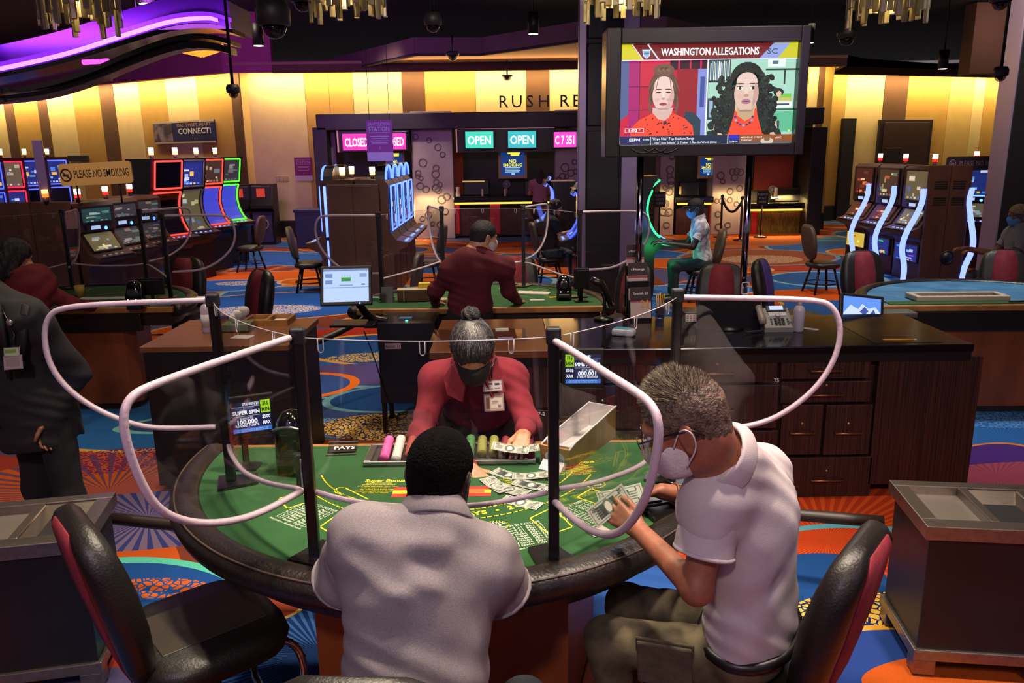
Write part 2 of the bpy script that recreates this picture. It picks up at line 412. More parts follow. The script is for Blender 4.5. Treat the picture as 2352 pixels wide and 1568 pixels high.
# --- carpet: swirls, rings and speckled ovals, laid out in floor coordinates
def carpet():
    m = bpy.data.materials.new('patterned_carpet'); m.use_nodes = True; nt = m.node_tree; n = nt.nodes; L = nt.links
    b = n['Principled BSDF']; b.inputs['Roughness'].default_value = .95; b.inputs['Specular IOR Level'].default_value = .1
    tc = n.new('ShaderNodeTexCoord'); sp = n.new('ShaderNodeSeparateXYZ'); L.new(tc.outputs['Object'], sp.inputs[0])
    cb = n.new('ShaderNodeCombineXYZ'); L.new(sp.outputs[0], cb.inputs[0]); L.new(sp.outputs[1], cb.inputs[1])
    P = cb.outputs[0]
    def math_(op, a, b_=None, clampit=False):
        q = n.new('ShaderNodeMath'); q.operation = op; q.use_clamp = clampit
        for i, v in enumerate((a, b_)):
            if v is None: continue
            if isinstance(v, (int, float)): q.inputs[i].default_value = v
            else: L.new(v, q.inputs[i])
        return q.outputs[0]
    def mix(a, c, f):
        q = n.new('ShaderNodeMix'); q.data_type = 'RGBA'
        L.new(a, q.inputs[6]); 
        if isinstance(c, str): q.inputs[7].default_value = (*lin(c), 1)
        else: L.new(c, q.inputs[7])
        L.new(f, q.inputs[0]); return q.outputs[2]
    def noise(scale, det=2, vec=None, dist=0.):
        q = n.new('ShaderNodeTexNoise'); q.inputs['Scale'].default_value = scale; q.inputs['Detail'].default_value = det
        q.inputs['Distortion'].default_value = dist; L.new(vec or P, q.inputs['Vector']); return q.outputs['Fac']
    # broad colour fields
    mp = n.new('ShaderNodeMapping'); mp.inputs['Scale'].default_value = (.30, .42, 1); mp.inputs['Rotation'].default_value = (0, 0, .5); L.new(P, mp.inputs[0])
    f = noise(1.0, 0.6, mp.outputs[0], .6)
    cr = n.new('ShaderNodeValToRGB'); cr.color_ramp.interpolation = 'CONSTANT'; L.new(f, cr.inputs[0])
    cols = [(0, '#274a86'), (.36, '#55507c'), (.43, '#7d3c2c'), (.48, '#cc5a22'), (.54, '#7c4238'), (.58, '#a33a2a'), (.62, '#564f78'), (.67, '#2c5aa0')]
    e = cr.color_ramp.elements
    e[0].position = 0; e[0].color = (*lin(cols[0][1]), 1); e[1].position = cols[1][0]; e[1].color = (*lin(cols[1][1]), 1)
    for p_, c_ in cols[2:]:
        x = e.new(p_); x.color = (*lin(c_), 1)
    col = cr.outputs[0]
    def dist(c, s=(1, 1), rot=0.):
        q = n.new('ShaderNodeMapping'); q.vector_type = 'TEXTURE'
        q.inputs['Location'].default_value = (c[0], c[1], 0); q.inputs['Rotation'].default_value = (0, 0, rot); q.inputs['Scale'].default_value = (s[0], s[1], 1)
        L.new(P, q.inputs[0]); l = n.new('ShaderNodeVectorMath'); l.operation = 'LENGTH'; L.new(q.outputs[0], l.inputs[0]); return l.outputs['Value'], q.outputs[0]
    def ring(col, d, r, w_, color):
        return mix(col, color, math_('COMPARE', d, r) if 0 else _cmp(d, r, w_))
    def _cmp(d, r, w_):
        q = n.new('ShaderNodeMath'); q.operation = 'COMPARE'; L.new(d, q.inputs[0]); q.inputs[1].default_value = r; q.inputs[2].default_value = w_; return q.outputs[0]
    vor = n.new('ShaderNodeTexVoronoi'); vor.feature = 'DISTANCE_TO_EDGE'; vor.inputs['Scale'].default_value = 25; L.new(P, vor.inputs['Vector'])
    cells = math_('GREATER_THAN', vor.outputs['Distance'], .10)
    def disc(col, c, s, rot, fill, line=None, lw=.05, speck=None, rays=None):
        d, loc = dist(c, s, rot)
        ins = math_('LESS_THAN', d, 1.0)
        if fill: col = mix(col, fill, ins)
        if rays:
            s2 = n.new('ShaderNodeSeparateXYZ'); L.new(loc, s2.inputs[0]); a = math_('ARCTAN2', s2.outputs[1], s2.outputs[0])
            wv = math_('SINE', math_('MULTIPLY', a, 70.)); col = mix(col, rays, math_('MULTIPLY', ins, math_('GREATER_THAN', wv, .2)))
        if speck: col = mix(col, speck, math_('MULTIPLY', ins, cells))
        if line: col = mix(col, line, _cmp(d, 1.0, lw))
        return col
    # repeating field of ovals beyond the tables
    for (sc_, off, rad, colr, linec) in ((.26, (3.1, 1.7, 0), .60, None, '#c07a3a'), (.31, (.4, 5.2, 0), .50, '#2d5fa6', '#7aa6b8'), (.42, (1.2, .7, 0), .34, '#c2571f', '#c99a4e'), (.36, (7.7, 2.9, 0), .30, None, '#9a8a90')):
        q = n.new('ShaderNodeMapping'); q.inputs['Scale'].default_value = (sc_, sc_ * 1.15, 1); q.inputs['Location'].default_value = off; L.new(P, q.inputs[0])
        v = n.new('ShaderNodeTexVoronoi'); v.inputs['Scale'].default_value = 1; v.inputs['Randomness'].default_value = .75; L.new(q.outputs[0], v.inputs['Vector'])
        far = math_('GREATER_THAN', sp.outputs[1], 6.6)
        if colr: col = mix(col, colr, math_('MULTIPLY', far, math_('LESS_THAN', v.outputs['Distance'], rad)))
        col = mix(col, linec, math_('MULTIPLY', far, _cmp(v.outputs['Distance'], rad, .012)))
        if colr is None: col = mix(col, '#c9b79a', math_('MULTIPLY', math_('MULTIPLY', far, math_('LESS_THAN', v.outputs['Distance'], .13)), cells))
    # the pattern round the near table
    G = lambda px, py: AZ(px, py, 0)
    for it in CARPET: 
        c = G(*it[0]); col = disc(col, (c.x, c.y), *it[1:])
    # pile
    pn = noise(220, 2); pv = math_('ADD', math_('MULTIPLY', pn, .7), .44)
    hs = n.new('ShaderNodeMix'); hs.data_type = 'RGBA'; hs.blend_type = 'MULTIPLY'; hs.inputs[0].default_value = 1
    cc = n.new('ShaderNodeCombineColor'); [L.new(pv, cc.inputs[i]) for i in range(3)]
    L.new(col, hs.inputs[6]); L.new(cc.outputs[0], hs.inputs[7])
    L.new(hs.outputs[2], b.inputs['Base Color'])
    bp = n.new('ShaderNodeBump'); bp.inputs['Strength'].default_value = .35; bp.inputs['Distance'].default_value = .01; L.new(pn, bp.inputs['Height']); L.new(bp.outputs[0], b.inputs['Normal'])
    return m
# (pixel on the floor, semi-axes in m, turn, fill, outline, outline width, speckle, rays)
CARPET = [
    ((250, 1130), (1.5, .8), .3, '#d05a1c', None, .02, None, '#6c4a66'),
    ((230, 960), (1.2, .62), -.5, '#2f6cae', '#e0b04a', .035),
    ((230, 1060), (.55, .26), .2, None, None, 0, '#7a2a5c'),
    ((340, 1190), (.95, .42), .1, '#7d6a86', None, .02, None, '#3b3f80'),
    ((330, 1370), (.62, .34), -.35, '#1f4f96', '#5fcfb4', .085),
    ((345, 1350), (.30, .10), 0, None, None, 0, '#e0641c'),
    ((740, 1500), (.75, .55), .3, '#1c3f86', '#4fb8c0', .05, None, '#4a7ac4'),
    ((610, 1390), (.2, .16), .3, '#8a3a28', '#d8aa50', .06),
    ((640, 700), (1.8, 1.1), .15, '#2456a8', '#e08a3a', .022),
    ((600, 712), (.85, .40), .1, None, None, 0, '#d9c9c4'),
    ((760, 770), (1.3, .40), .5, '#a8301f', None, .02),
    ((720, 790), (.85, .26), .2, '#7fb0c4', None, 0, '#4a7f9c'),
    ((900, 800), (1.05, .72), -.2, '#24508f', '#e6a23c', .045),
    ((845, 820), (.46, .19), .1, None, None, 0, '#e6bd52'),
    ((800, 860), (1.3, .42), .15, '#594b83', None, .02),
    ((690, 885), (.52, .42), .2, '#35549a', '#ee7420', .09),
    ((760, 940), (1.7, .36), .25, '#3a4f86', '#7fcfc4', .035),
    ((940, 910), (.75, .42), .2, '#1f4f8f', '#6fa8b4', .05),
    ((720, 985), (1.05, .26), .05, '#3c6cae', None, 0, '#86a6c8'),
    ((900, 978), (.60, .33), .0, '#1d2f63', None, 0, '#ecb840'),
    ((1900, 1240), (1.35, .95), .2, '#b8391a', None, .02, None, '#d8541e'),
    ((1890, 1330), (.85, .5), .5, None, '#5fb0c4', .05),
    ((1850, 1350), (.5, .3), .5, '#1d4a8a', None, 0),
    ((1440, 1370), (.5, .34), .5, '#2c60b4', '#c04a30', .04, None, '#3a5aa0'),
    ((2300, 1010), (1.3, .85), .2, '#2f6cae', '#e0a840', .028, None, '#265c98'),
    ((2330, 950), (.9, .35), 0, '#2a62a8', None, 0, '#5f92c8'),
    ((2280, 1060), (.5, .26), .6, '#4a2a78', '#e08030', .04),
    ((2290, 1095), (.72, .22), .2, '#a34a4c', None, 0, None, '#8a3a66'),
    ((1960, 1430), (.42, .25), .4, '#1a2a5c', None, 0, '#e6b848'),
    ((1980, 1545), (.75, .30), .2, '#27428a', '#dca034', .06),
    ((2240, 1550), (.5, .16), .1, '#c0561c', None, 0),
    ((1700, 540), (1.7, 2.2), 0, '#b0501f', '#8a6a6a', .03),
    ((620, 640), (2.6, .9), 0, '#d4611c', '#c9b0a0', .02),
    ((520, 655), (1.0, .62), 0, '#2d5cae', '#b8a8b8', .03),
    ((560, 650), (.5, .24), 0, None, None, 0, '#dcc8a0'),
    ((740, 645), (.75, .5), 0, '#d46a20', '#d8b07a', .05),
    ((1740, 590), (1.6, 1.2), .1, '#8a4a34', '#7890a8', .03),
    ((1750, 595), (.8, .6), .1, None, None, 0, '#c0a888'),
    ((1900, 640), (.95, .8), 0, '#2f5a98', '#7fb0c0', .05),
    ((1950, 675), (1.6, .5), 0, '#d0581a', None, 0),
    ((1600, 665), (1.0, .5), 0, '#3a6cb4', '#c8b8a0', .04),
]
mb = MB(); mb.face([(-40, -40, 0), (40, -40, 0), (40, 32, 0), (-40, 32, 0)])
struct('floor', mb, carpet())

CEIL = mat('ceiling_black', '#17131a', .95)
mb = MB(); mb.box((0, 14, 5.55), (52, 40, .2)); struct('ceiling', mb, CEIL)

# --- striped walls, each strip of the covering a shallow panel
PALE = mat('wall_pale', '#d9c48c', .7, vary=.04, vs=3, bump=.05, bs=300)
GOLD = mat('wall_gold', '#bb9448', .7, vary=.04, vs=3, bump=.05, bs=300)
BROWN = mat('wall_brown', '#5a3a20', .7, vary=.08, vs=3, bump=.05, bs=300)
MIDT = mat('wall_tan', '#c8aa66', .7, vary=.05, vs=3, bump=.05, bs=300)
DARK = mat('dark_frame', '#1c181b', .5, vary=.15, vs=6)
def stripe_wall(name, p0, p1, marks, zt=4.4, zb=0.):
    p0, p1 = Vector((*p0, 0)), Vector((*p1, 0)); ax = (p1 - p0).normalized(); nr = Vector((ax.y, -ax.x, 0))
    mb = MB(); L_ = (p1 - p0).length
    Mw = frame(p0, ax, (0, 0, 1)) if True else None   # x along the wall, y up, z = toward the hall
    mb.box((L_ / 2, zt / 2, -.16), (L_, zt, .3), Mw); w_ = struct(name, mb, MIDT)
    xs = []
    for px, py, c in marks:
        q = AP(px, py, p0, nr); xs.append(((q - p0).dot(ax), c))
    for i in range(len(xs) - 1):
        a, b = max(0, xs[i][0]), min(L_, xs[i + 1][0])
        if b - a < .02: continue
        q = MB(); d = .012 if xs[i][1] is not BROWN else .02
        q.box(((a + b) / 2, zt / 2, d / 2), (b - a - .012, zt, d), Mw, bev=.004)
        struct('panel', q, xs[i][1], w_)
    return w_, Mw, L_
LW = stripe_wall('wall_left', (-27.0, 34.55), (-6.75, 21.0), [(-500, 250, GOLD), (-300, 250, PALE), (-230, 250, BROWN), (-160, 250, GOLD), (-60, 250, PALE), (10, 250, BROWN), (32, 250, GOLD), (88, 250, BROWN), (110, 250, PALE), (171, 250, GOLD), (233, 250, BROWN), (266, 250, PALE), (324, 250, GOLD), (386, 250, PALE), (457, 250, GOLD), (535, 250, BROWN), (584, 250, PALE), (640, 250, PALE)])
BW = stripe_wall('wall_back', (-6.75, 21.2), (8.35, 21.4), [(560, 215, PALE), (701, 215, GOLD), (756, 215, GOLD), (811, 215, PALE), (924, 215, BROWN), (976, 215, GOLD), (1092, 215, PALE), (1209, 215, BROWN), (1262, 215, PALE), (1400, 215, GOLD), (1520, 215, PALE), (1640, 215, BROWN), (1700, 215, GOLD), (1855, 215, PALE), (1878, 215, BROWN), (1892, 215, GOLD), (1960, 215, GOLD)])
RW = stripe_wall('wall_right', (8.3, 23.4), (17.9, 26.8), [(1870, 215, BROWN), (1893, 215, GOLD), (1943, 215, PALE), (2030, 215, BROWN), (2084, 215, GOLD), (2180, 215, MIDT), (2236, 215, PALE), (2262, 215, GOLD), (2420, 215, GOLD)])
for nm, (w_, Mw, L_) in (('baseboard_left', LW), ('baseboard_back', BW), ('baseboard_right', RW)):
    q = MB(); q.box((L_ / 2, .22, .035), (L_, .44, .05), Mw, bev=.01); struct(nm, q, mat('baseboard_dark', '#171216', .5))
# cove lights hidden above the top of each wall
COVE = (1.0, .72, .32)
def cove(p0, p1, e):
    c = (Vector(p0) + Vector(p1)) / 2; l = (Vector(p1) - Vector(p0)).length
    ax = (Vector(p1) - Vector(p0)).normalized(); nr = Vector((ax.y, -ax.x, 0))
    o = lamp('cove_light', 'AREA', c, c - Vector((0, 0, 1)) - nr * .45, e, COVE, l, sizey=.12)
    zz = (Vector((0, 0, 1)) + nr * .45).normalized(); o.rotation_euler = Matrix((ax, zz.cross(ax), zz)).transposed().to_euler()
cove((-20.0, 29.5, 4.12), (-6.9, 20.72, 4.12), 330)
cove((-6.5, 20.85, 4.12), (8.2, 21.0, 4.12), 270)
cove((8.7, 23.1, 4.12), (17.4, 26.2, 4.12), 210)

# --- fascias and soffits over the walls
FAS = mat('fascia_mauve', '#6b5058', .85, vary=.06, vs=2); SOF = mat('soffit_tan', '#a08068', .85, vary=.05, vs=2)
FASB = mat('fascia_brown', '#5c4434', .8)
FASL = mat('fascia_plum', '#a04c78', .9, vary=.06, vs=2)
def fascia(name, pts, z0, z1, m, th=.12):
    mb = MB()
    for a, b in zip(pts[:-1], pts[1:]):
        a, b = Vector((*a, 0)), Vector((*b, 0)); l = (b - a).length; Mw = frame(a, b - a, (0, 0, 1))
        mb.box((l / 2, (z0 + z1) / 2, -th / 2), (l + .02, z1 - z0, th), Mw)
    return struct(name, mb, m)
ci = [(-20.4, 29.0), (-6.9, 20.25), (8.3, 20.55), (8.75, 22.75), (18.0, 26.0)]
fascia('trim_1', [ci[0], (-6.9, 20.25), (-5.72, 20.28)], 4.08, 5.46, FASL, .2)
fascia('trim_2', [(-5.72, 20.30)] + ci[2:], 4.06, 4.34, FASB)
p = lambda px, py: (lambda q: (q.x, q.y))(AZ(px, py, 4.22))
outer = [p(700, 178), p(951, 122), p(1104, 122), p(1400, 80), p(1530, 80), p(1870, 152), p(2160, 178), (16.6, 24.0)]
outer[-2] = p(2130, 172)
fascia('trim_3', outer, 4.22, 4.54, FAS, .1)
fascia('trim_4', [(a, b + .03) for a, b in outer], 4.17, 4.23, mat('reveal_dark', '#3a2830', .9), .1)
mb = MB(); inner = [(18.0, 26.0), (8.75, 22.7), (8.3, 20.5), (-6.8, 20.25)]
mb.prism([(a, b + .02) for a, b in outer] + inner, Matrix.Translation((0, 0, 4.25)), .06); struct('trim_5', mb, SOF)
lamp('soffit_glow', 'AREA', (0.3, 19.6, 3.9), (0.3, 18.6, 4.3), 45, (1, .55, .2), 6, sizey=.4)
# tall plum panel and duct at the right, dark pier at the right edge
mb = MB(); a = AY(2243, 45, 20); b = AY(2335, 45, 20)
mb.box(((a.x + b.x) / 2 , 20.3, 4.6), (b.x - a.x, .5, 1.6)); struct('trim_6', mb, FASB)
mb = MB(); xp = AY(2322, 300, 10.6).x; mb.box((xp + .8, 10.78, 2.75), (1.6, .36, 5.5), None, .01)
pr = struct('wall_pier', mb, mat('pier_dark', '#141116', .5))
q = MB(); q.box((xp - .012, 10.78, 2.75), (.024, .36, 5.5), None, .004); struct('corner_trim', q, mat('trim_lilac', '#8a7a98', .4, .3), pr)

# --- the dark column before the cage
XL, X1, X2, XR = (AY(v, 300, 11).x for v in (1328, 1348, 1424, 1468))
mb = MB(); mb.box(((X1 + XR) / 2, 11.42, 2.75), (XR - X1, .8, 5.5)); colm = struct('column', mb, mat('column_black', '#121013', .35, vary=.2, vs=4)); colm['kind'] = 'structure'
TRM = mat('column_metal', '#a898b8', .28, .85)
q = MB(); q.box(((XL + X1) / 2, 11.06, 2.75), (X1 - XL, .1, 5.5), bev=.015); struct('corner_trim', q, TRM, colm)
q = MB(); q.box(((X2 + XR) / 2, 11.0, 2.75), (XR - X2 - .04, .06, 5.5), bev=.01); struct('corner_trim', q, TRM, colm)
for z in (1.9, 3.0, 4.1):
    q = MB(); q.box(((X1 + X2) / 2, 11.0, z), (X2 - X1, .04, 1.04), bev=.01); struct('panel', q, mat('column_panel', '#171419', .3), colm)
# doors and dark openings in the right and left wall
def wall_slab(name, W, a, b, c, d, m, z=.06):
    _, Mw, _ = W; inv = Mw.inverted(); P0 = Mw.translation; nr = Mw.to_3x3().col[2]
    p_, q_ = inv @ AP(a, c, P0, nr), inv @ AP(b, d, P0, nr)
    mb = MB(); mb.box(((p_.x + q_.x) / 2, (p_.y + q_.y) / 2, z / 2), (abs(q_.x - p_.x), abs(p_.y - q_.y), z), Mw, bev=.01)
    return mb, (p_, q_, Mw)
mb, (p_, q_, Mw) = wall_slab('door_1', RW, 2017, 2113, 275, 510, DARK, .1); d1 = struct('door_1', mb, mat('door_frame_dark', '#241a1c', .5))
mb2, _ = wall_slab('x', RW, 2026, 2104, 281, 510, DARK, .13); struct('door_leaf', mb2, mat('door_brown', '#3a2118', .5, vary=.2, vs=5, stretch=(8, 1, 1)), d1)
mb3, _ = wall_slab('x', RW, 2026, 2046, 340, 510, DARK, .15); struct('side_panel', mb3, mat('door_side', '#1d1416', .5), d1)
mb, _ = wall_slab('trim_7', RW, 1932, 1941, 272, 515, DARK, .12); struct('trim_7', mb, DARK)
mb, _ = wall_slab('door_2', LW, -40, 12, 262, 540, DARK, .1); struct('door_2', mb, mat('door_tan', '#8a6a34', .6))
mb, _ = wall_slab('trim_8', LW, 160, 206, 357, 370, DARK, .08); struct('trim_8', mb, mat('vent_dark', '#171210', .6))
# ------------------------------------------------------------------ cashier cage at the back
YC = 20.3
def R2(a, b, c, d, Y=YC):   # pixel rectangle on the plane y=Y -> x0, x1, z0, z1
    p0 = AY(a, (c + d) / 2, Y); p1 = AY(b, (c + d) / 2, Y); m = AY((a + b) / 2, c, Y); n_ = AY((a + b) / 2, d, Y)
    return p0.x, p1.x, n_.z, m.z
def pbox(mb, a, b, c, d, Y=YC, dep=.3, bev=0., mi=None):
    x0, x1, z0, z1 = R2(a, b, c, d, Y); mb.box(((x0 + x1) / 2, Y + dep / 2, (z0 + z1) / 2), (x1 - x0, dep, z1 - z0), None, bev, mi); return mb
MARB = mat('marble_lilac', '#b0a0a0', .35, color2='#8a7a80', vs=1.2, ramp=(.3, .7))
cage = thing('cashier_cage', 'dark framed cashier cage with counters between pale ringed pillars', 'counter', (1.9, YC, 0))
mb = MB(); pbox(mb, 725, 1893, 254, 292, YC - .3, 1.0, .02); part(cage, 'header', mb, DARK)
for a, b in ((725, 757), (1858, 1893)):
    mb = MB(); x0, x1, _, _ = R2(a, b, 290, 540, YC - .3); z1 = R2(a, b, 254, 292, YC - .3)[2]; mb.box(((x0 + x1) / 2, YC + .2, z1 / 2), (x1 - x0, 1.0, z1), None, .02); part(cage, 'side_post', mb, DARK)
mb = MB(); pbox(mb, 757, 1858, 290, 545, YC + .85, .05); part(cage, 'back_panel', mb, mat('cage_interior', '#1b1416', .6, vary=.3, vs=2))
RING = mat('ring_dark', '#6a5a5c', .5)
for k, (a, b) in enumerate(((945, 1040), (1275, 1332), (1518, 1552), (1640, 1716))):
    mb = MB(); x0, x1, _, _ = R2(a, b, 300, 400); mb.box(((x0 + x1) / 2, YC + .35, 1.56), (x1 - x0, .7, 3.12), None, .02)
    pl = part(cage, 'pillar', mb, MARB); q = MB()
    for i in range(26):
        cx_, cz = x0 + .08 + R_.random() * (x1 - x0 - .16), .2 + R_.random() * 2.7; r_ = .05 + R_.random() * .05
        q.tube([Vector((cx_ + r_ * math.cos(t), YC - .004, cz + r_ * math.sin(t))) for t in [2 * PI * j / 9 for j in range(9)]], .016, 5, True)
    part(pl, 'ring_pattern', q, RING, kind='stuff')
mb = MB(); pbox(mb, 758, 776, 292, 540, YC + .1, .6); part(cage, 'pilaster', mb, mat('grey_post', '#5a5456', .5))
for a, b, yc in ((776, 945, 452), (1041, 1275, 450), (1552, 1640, 452), (1717, 1858, 466)):
    mb = MB(); pbox(mb, a, b, yc, yc + 14, YC - .12, .8, .02); ct = part(cage, 'counter_top', mb, mat('counter_black', '#0e0c0d', .2))
    mb = MB(); pbox(mb, a + 3, b - 3, yc + 14, yc + 18, YC + .02, .04); part(ct, 'light_strip', mb, em('#ffb040', 2.2))
for k, (a, b, c_) in enumerate(((776, 945, '#2a1a16'), (1041, 1275, '#3a1c18'), (1552, 1640, '#3c2418'), (1717, 1840, '#6a5a22'))):
    mb = MB(); pbox(mb, a, b, 478, 540, YC + .14, .3); part(cage, 'counter_front', mb, mat('counter_front_%d' % k, c_, .3, vary=.4, vs=6, stretch=(6, 1, 1)))
    lamp('counter_glow', 'AREA', ((R2(a, b, 470, 480)[0] + R2(a, b, 470, 480)[1]) / 2, YC - .05, .92), ((R2(a, b, 470, 480)[0] + R2(a, b, 470, 480)[1]) / 2, YC + .1, 0), (60, 70, 50, 110)[k], (1, .72, .25), abs(R2(a, b, 470, 480)[1] - R2(a, b, 470, 480)[0]) * .9, sizey=.05)
for a, b in ((1043, 1056), (1126, 1149), (1630, 1640), (1728, 1740)):
    mb = MB(); pbox(mb, a, b, 466, 538, YC + .08, .1, .02); part(cage, 'red_post', mb, mat('post_red', '#b01c28', .4))
mb = MB(); pbox(mb, 1840, 1856, 476, 534, YC + .08, .1, .02); part(cage, 'red_post', mb, mat('post_orange', '#a85420', .4), label='orange post')
mb = MB(); pbox(mb, 1041, 1064, 350, 447, YC + .5, .2); part(cage, 'accent_panel', mb, mat('accent_orange', '#b8401c', .6), label='orange accent panel')
mb = MB(); pbox(mb, 1732, 1822, 358, 436, YC + .6, .1); part(cage, 'accent_panel', mb, mat('accent_red', '#7a2014', .6), label='dark red accent panel')
for a, b, c, d in ((1065, 1124, 412, 448), (1205, 1262, 414, 448), (1562, 1606, 418, 450), (1780, 1850, 432, 462), (905, 940, 420, 452)):
    mb = MB(); pbox(mb, a, b, c, d, YC + .25, .25, .02)
    part(cage, 'counter_monitor', mb, mat('monitor_black', '#0c0b0c', .35))
for a, b, c in ((1062, 1113, 415), (1250, 1275, 414), (1655, 1672, 416)):
    mb = MB(); pbox(mb, a, b, c, c + 3, YC + .2, .03); part(cage, 'lit_edge', mb, em('#c9a060', .8))

for px in (992, 1303, 1535, 1678):
    c_ = AY(px, 500, YC); lamp('pillar_glow', 'AREA', (c_.x, YC - .35, 1.0), (c_.x, YC + .25, .3), 7, (1, .70, .28), .8, sizey=.08)
# backlit name above the cage
mb = MB(); x0, x1, z0, z1 = R2(1145, 1328, 220, 247, YC + .3)
Mt = frame(((x0 + x1) / 2 + 1.19, YC - .2, R2(1145, 1328, 220, 247, YC - .2)[2] + .165), (1, 0, .004), (0, 0, 1))
t_ = thing('name_letters', 'dark capital letters of a name standing on top of the cashier cage', 'sign', (x0 + 1, YC - .2, z0))
zl = R2(1145, 1328, 221, 247, YC - .2); xs_ = [1156, 1187, 1217, 1249, 1296, 1324, 1352, 1380, 1412, 1440, 1468]
for ch, px in zip('RUSHREWARDS', xs_):
    q = MB(); c_ = AY(px, 234, YC - .2); Ml = frame((c_.x, YC - .2, (zl[2] + zl[3]) / 2 + .0), (1, 0, 0), (0, 0, 1))
    q.text(ch, .405, Ml, .06, 0.0); q.text(ch, .405, Ml, .03, 0.0); q.text(ch, .405, Ml, .0, 0.0)
    part(t_, 'letter', q, mat('letter_black', '#0d0a0a', .4))

# counter screens
def screen_sign(a, b, c, d, text, glow, lab, Y=YC - .36, tc='#ffffff', es=1.3):
    x0, x1, z0, z1 = R2(a, b, c, d, Y); t = thing('counter_screen', lab, 'screen', ((x0 + x1) / 2, Y, z0))
    mb = MB(); mb.box(((x0 + x1) / 2, Y + .05, (z0 + z1) / 2), (x1 - x0 + .08, .08, z1 - z0 + .08), None, .01); part(t, 'bezel', mb, mat('bezel_black', '#0b0a0c', .4))
    mb = MB(); mb.box(((x0 + x1) / 2, Y + .006, (z0 + z1) / 2), (x1 - x0, .012, z1 - z0)); sc_ = part(t, 'lit_panel', mb, em(glow, es))
    mb = MB(); Ml = frame(((x0 + x1) / 2, Y - .001, (z0 + z1) / 2 - .02), (1, 0, 0), (0, 0, 1)); mb.text(text, .28, Ml, .004, .02, w=(x1 - x0) * .84); part(sc_, 'lettering', mb, em(tc, 1.2))
    return t
screen_sign(787, 850, 307, 345, 'CLOSED', '#e0309a', 'pink screen reading CLOSED, left of the hanging purple notice')
screen_sign(872, 932, 306, 343, 'CLOSED', '#e0309a', 'pink screen reading CLOSED, half covered by the purple notice')
screen_sign(1069, 1133, 302, 340, 'OPEN', '#37b8a0', 'green screen reading OPEN, the more leftward of the two')
screen_sign(1167, 1231, 301, 339, 'OPEN', '#2fa0a8', 'teal screen reading OPEN, the more rightward of the two')
screen_sign(1272, 1324, 303, 338, 'C 7 351', '#d83fae', 'pink numbered screen on the pillar beside the dark column')
for k, (a, b) in enumerate(((774, 941), (1047, 1274))):
    t = thing('screen_rail', ('black box rail with thin lit edge behind the CLOSED screens', 'black box rail with thin lit edge behind the OPEN screens')[k], 'rail', ((R2(a, b, 292, 350)[0] + R2(a, b, 292, 350)[1]) / 2, YC - .2, 2.2))
    mb = MB(); pbox(mb, a, b, 294, 350, YC - .2, .3, .01); part(t, 'box', mb, mat('bezel_black', '#0b0a0c'))
    mb = MB(); pbox(mb, a, b, 292, 295, YC - .24, .06); part(t, 'lit_edge', mb, em('#b0707c', .8))
    mb = MB(); pbox(mb, a, a + 3, 295, 350, YC - .24, .06); part(t, 'lit_edge', mb, em('#b0707c', .5))

def poster(a, b, c, d, Y, base, lines, lab, name='poster', frame_m=None, cat='poster', thick=.03, W=None):
    if W:
        Mw = W[1]; P0 = Mw.translation; nr = Mw.to_3x3().col[2]; p_, q_ = Mw.inverted() @ AP(a, c, P0, nr), Mw.inverted() @ AP(b, d, P0, nr)
        w_, h_ = abs(q_.x - p_.x), abs(p_.y - q_.y); o_ = Mw @ Vector((min(p_.x, q_.x), min(p_.y, q_.y), .06)); Mz = frame(o_, Mw.to_3x3().col[0], (0, 0, 1)); t = thing(name, lab, cat, tuple(o_))
        mb = MB(); mb.box((w_ / 2, h_ / 2, -thick / 2), (w_, h_, thick), Mz); bd = part(t, 'board', mb, base)
    else:
        x0, x1, z0, z1 = R2(a, b, c, d, Y); w_, h_ = x1 - x0, z1 - z0; t = thing(name, lab, cat, ((x0 + x1) / 2, Y, z0))
        mb = MB(); mb.box(((x0 + x1) / 2, Y + thick / 2, (z0 + z1) / 2), (w_, thick, h_)); bd = part(t, 'board', mb, base)
    if frame_m:
        for (u0, u1, v0, v1) in ((x0 - .06, x0, z0 - .06, z1 + .06), (x1, x1 + .06, z0 - .06, z1 + .06), (x0, x1, z1, z1 + .06), (x0, x1, z0 - .06, z0)):
            mb = MB(); mb.box(((u0 + u1) / 2, Y + .02, (v0 + v1) / 2), (u1 - u0, .07, v1 - v0)); part(t, 'frame_strip', mb, frame_m)
    Ml = (Mz @ Matrix.Translation((0, 0, .001))) if W else frame((x0, Y - .001, z0), (1, 0, 0), (0, 0, 1)); mats = []; mb = MB()
    for kind, *r in lines:
        if kind == 't': s_, u, v, sz, m = r[:5]; mb.text(s_, sz * h_, Ml @ Matrix.Translation((u * w_, v * h_, 0)), .003, r[6] if len(r) > 6 else .01, mi=_mi(mats, m), w=r[5] * w_ if len(r) > 5 and r[5] else None)
        else: u0, v0, u1, v1, m = r; mb.rects([(u0 * w_, v0 * h_, u1 * w_, v1 * h_, _mi(mats, m))], Ml, .0015)
    part(t, 'print', mb, mats); return t
def _mi(L_, m):
    if m not in L_: L_.append(m)
    return L_.index(m)
WHT = mat('print_white', '#d8d4d0', .6); YEL = mat('print_yellow', '#e8d030', .6); BLK = mat('print_black', '#14110f', .6)
GY = em('#e8e040', 1.0); GW = em('#9ac8e8', .9)
BLU = mat('poster_blue', '#12357a', .5, emit='#10408a', es=.5); OAK = mat('oak_frame', '#b89058', .5)
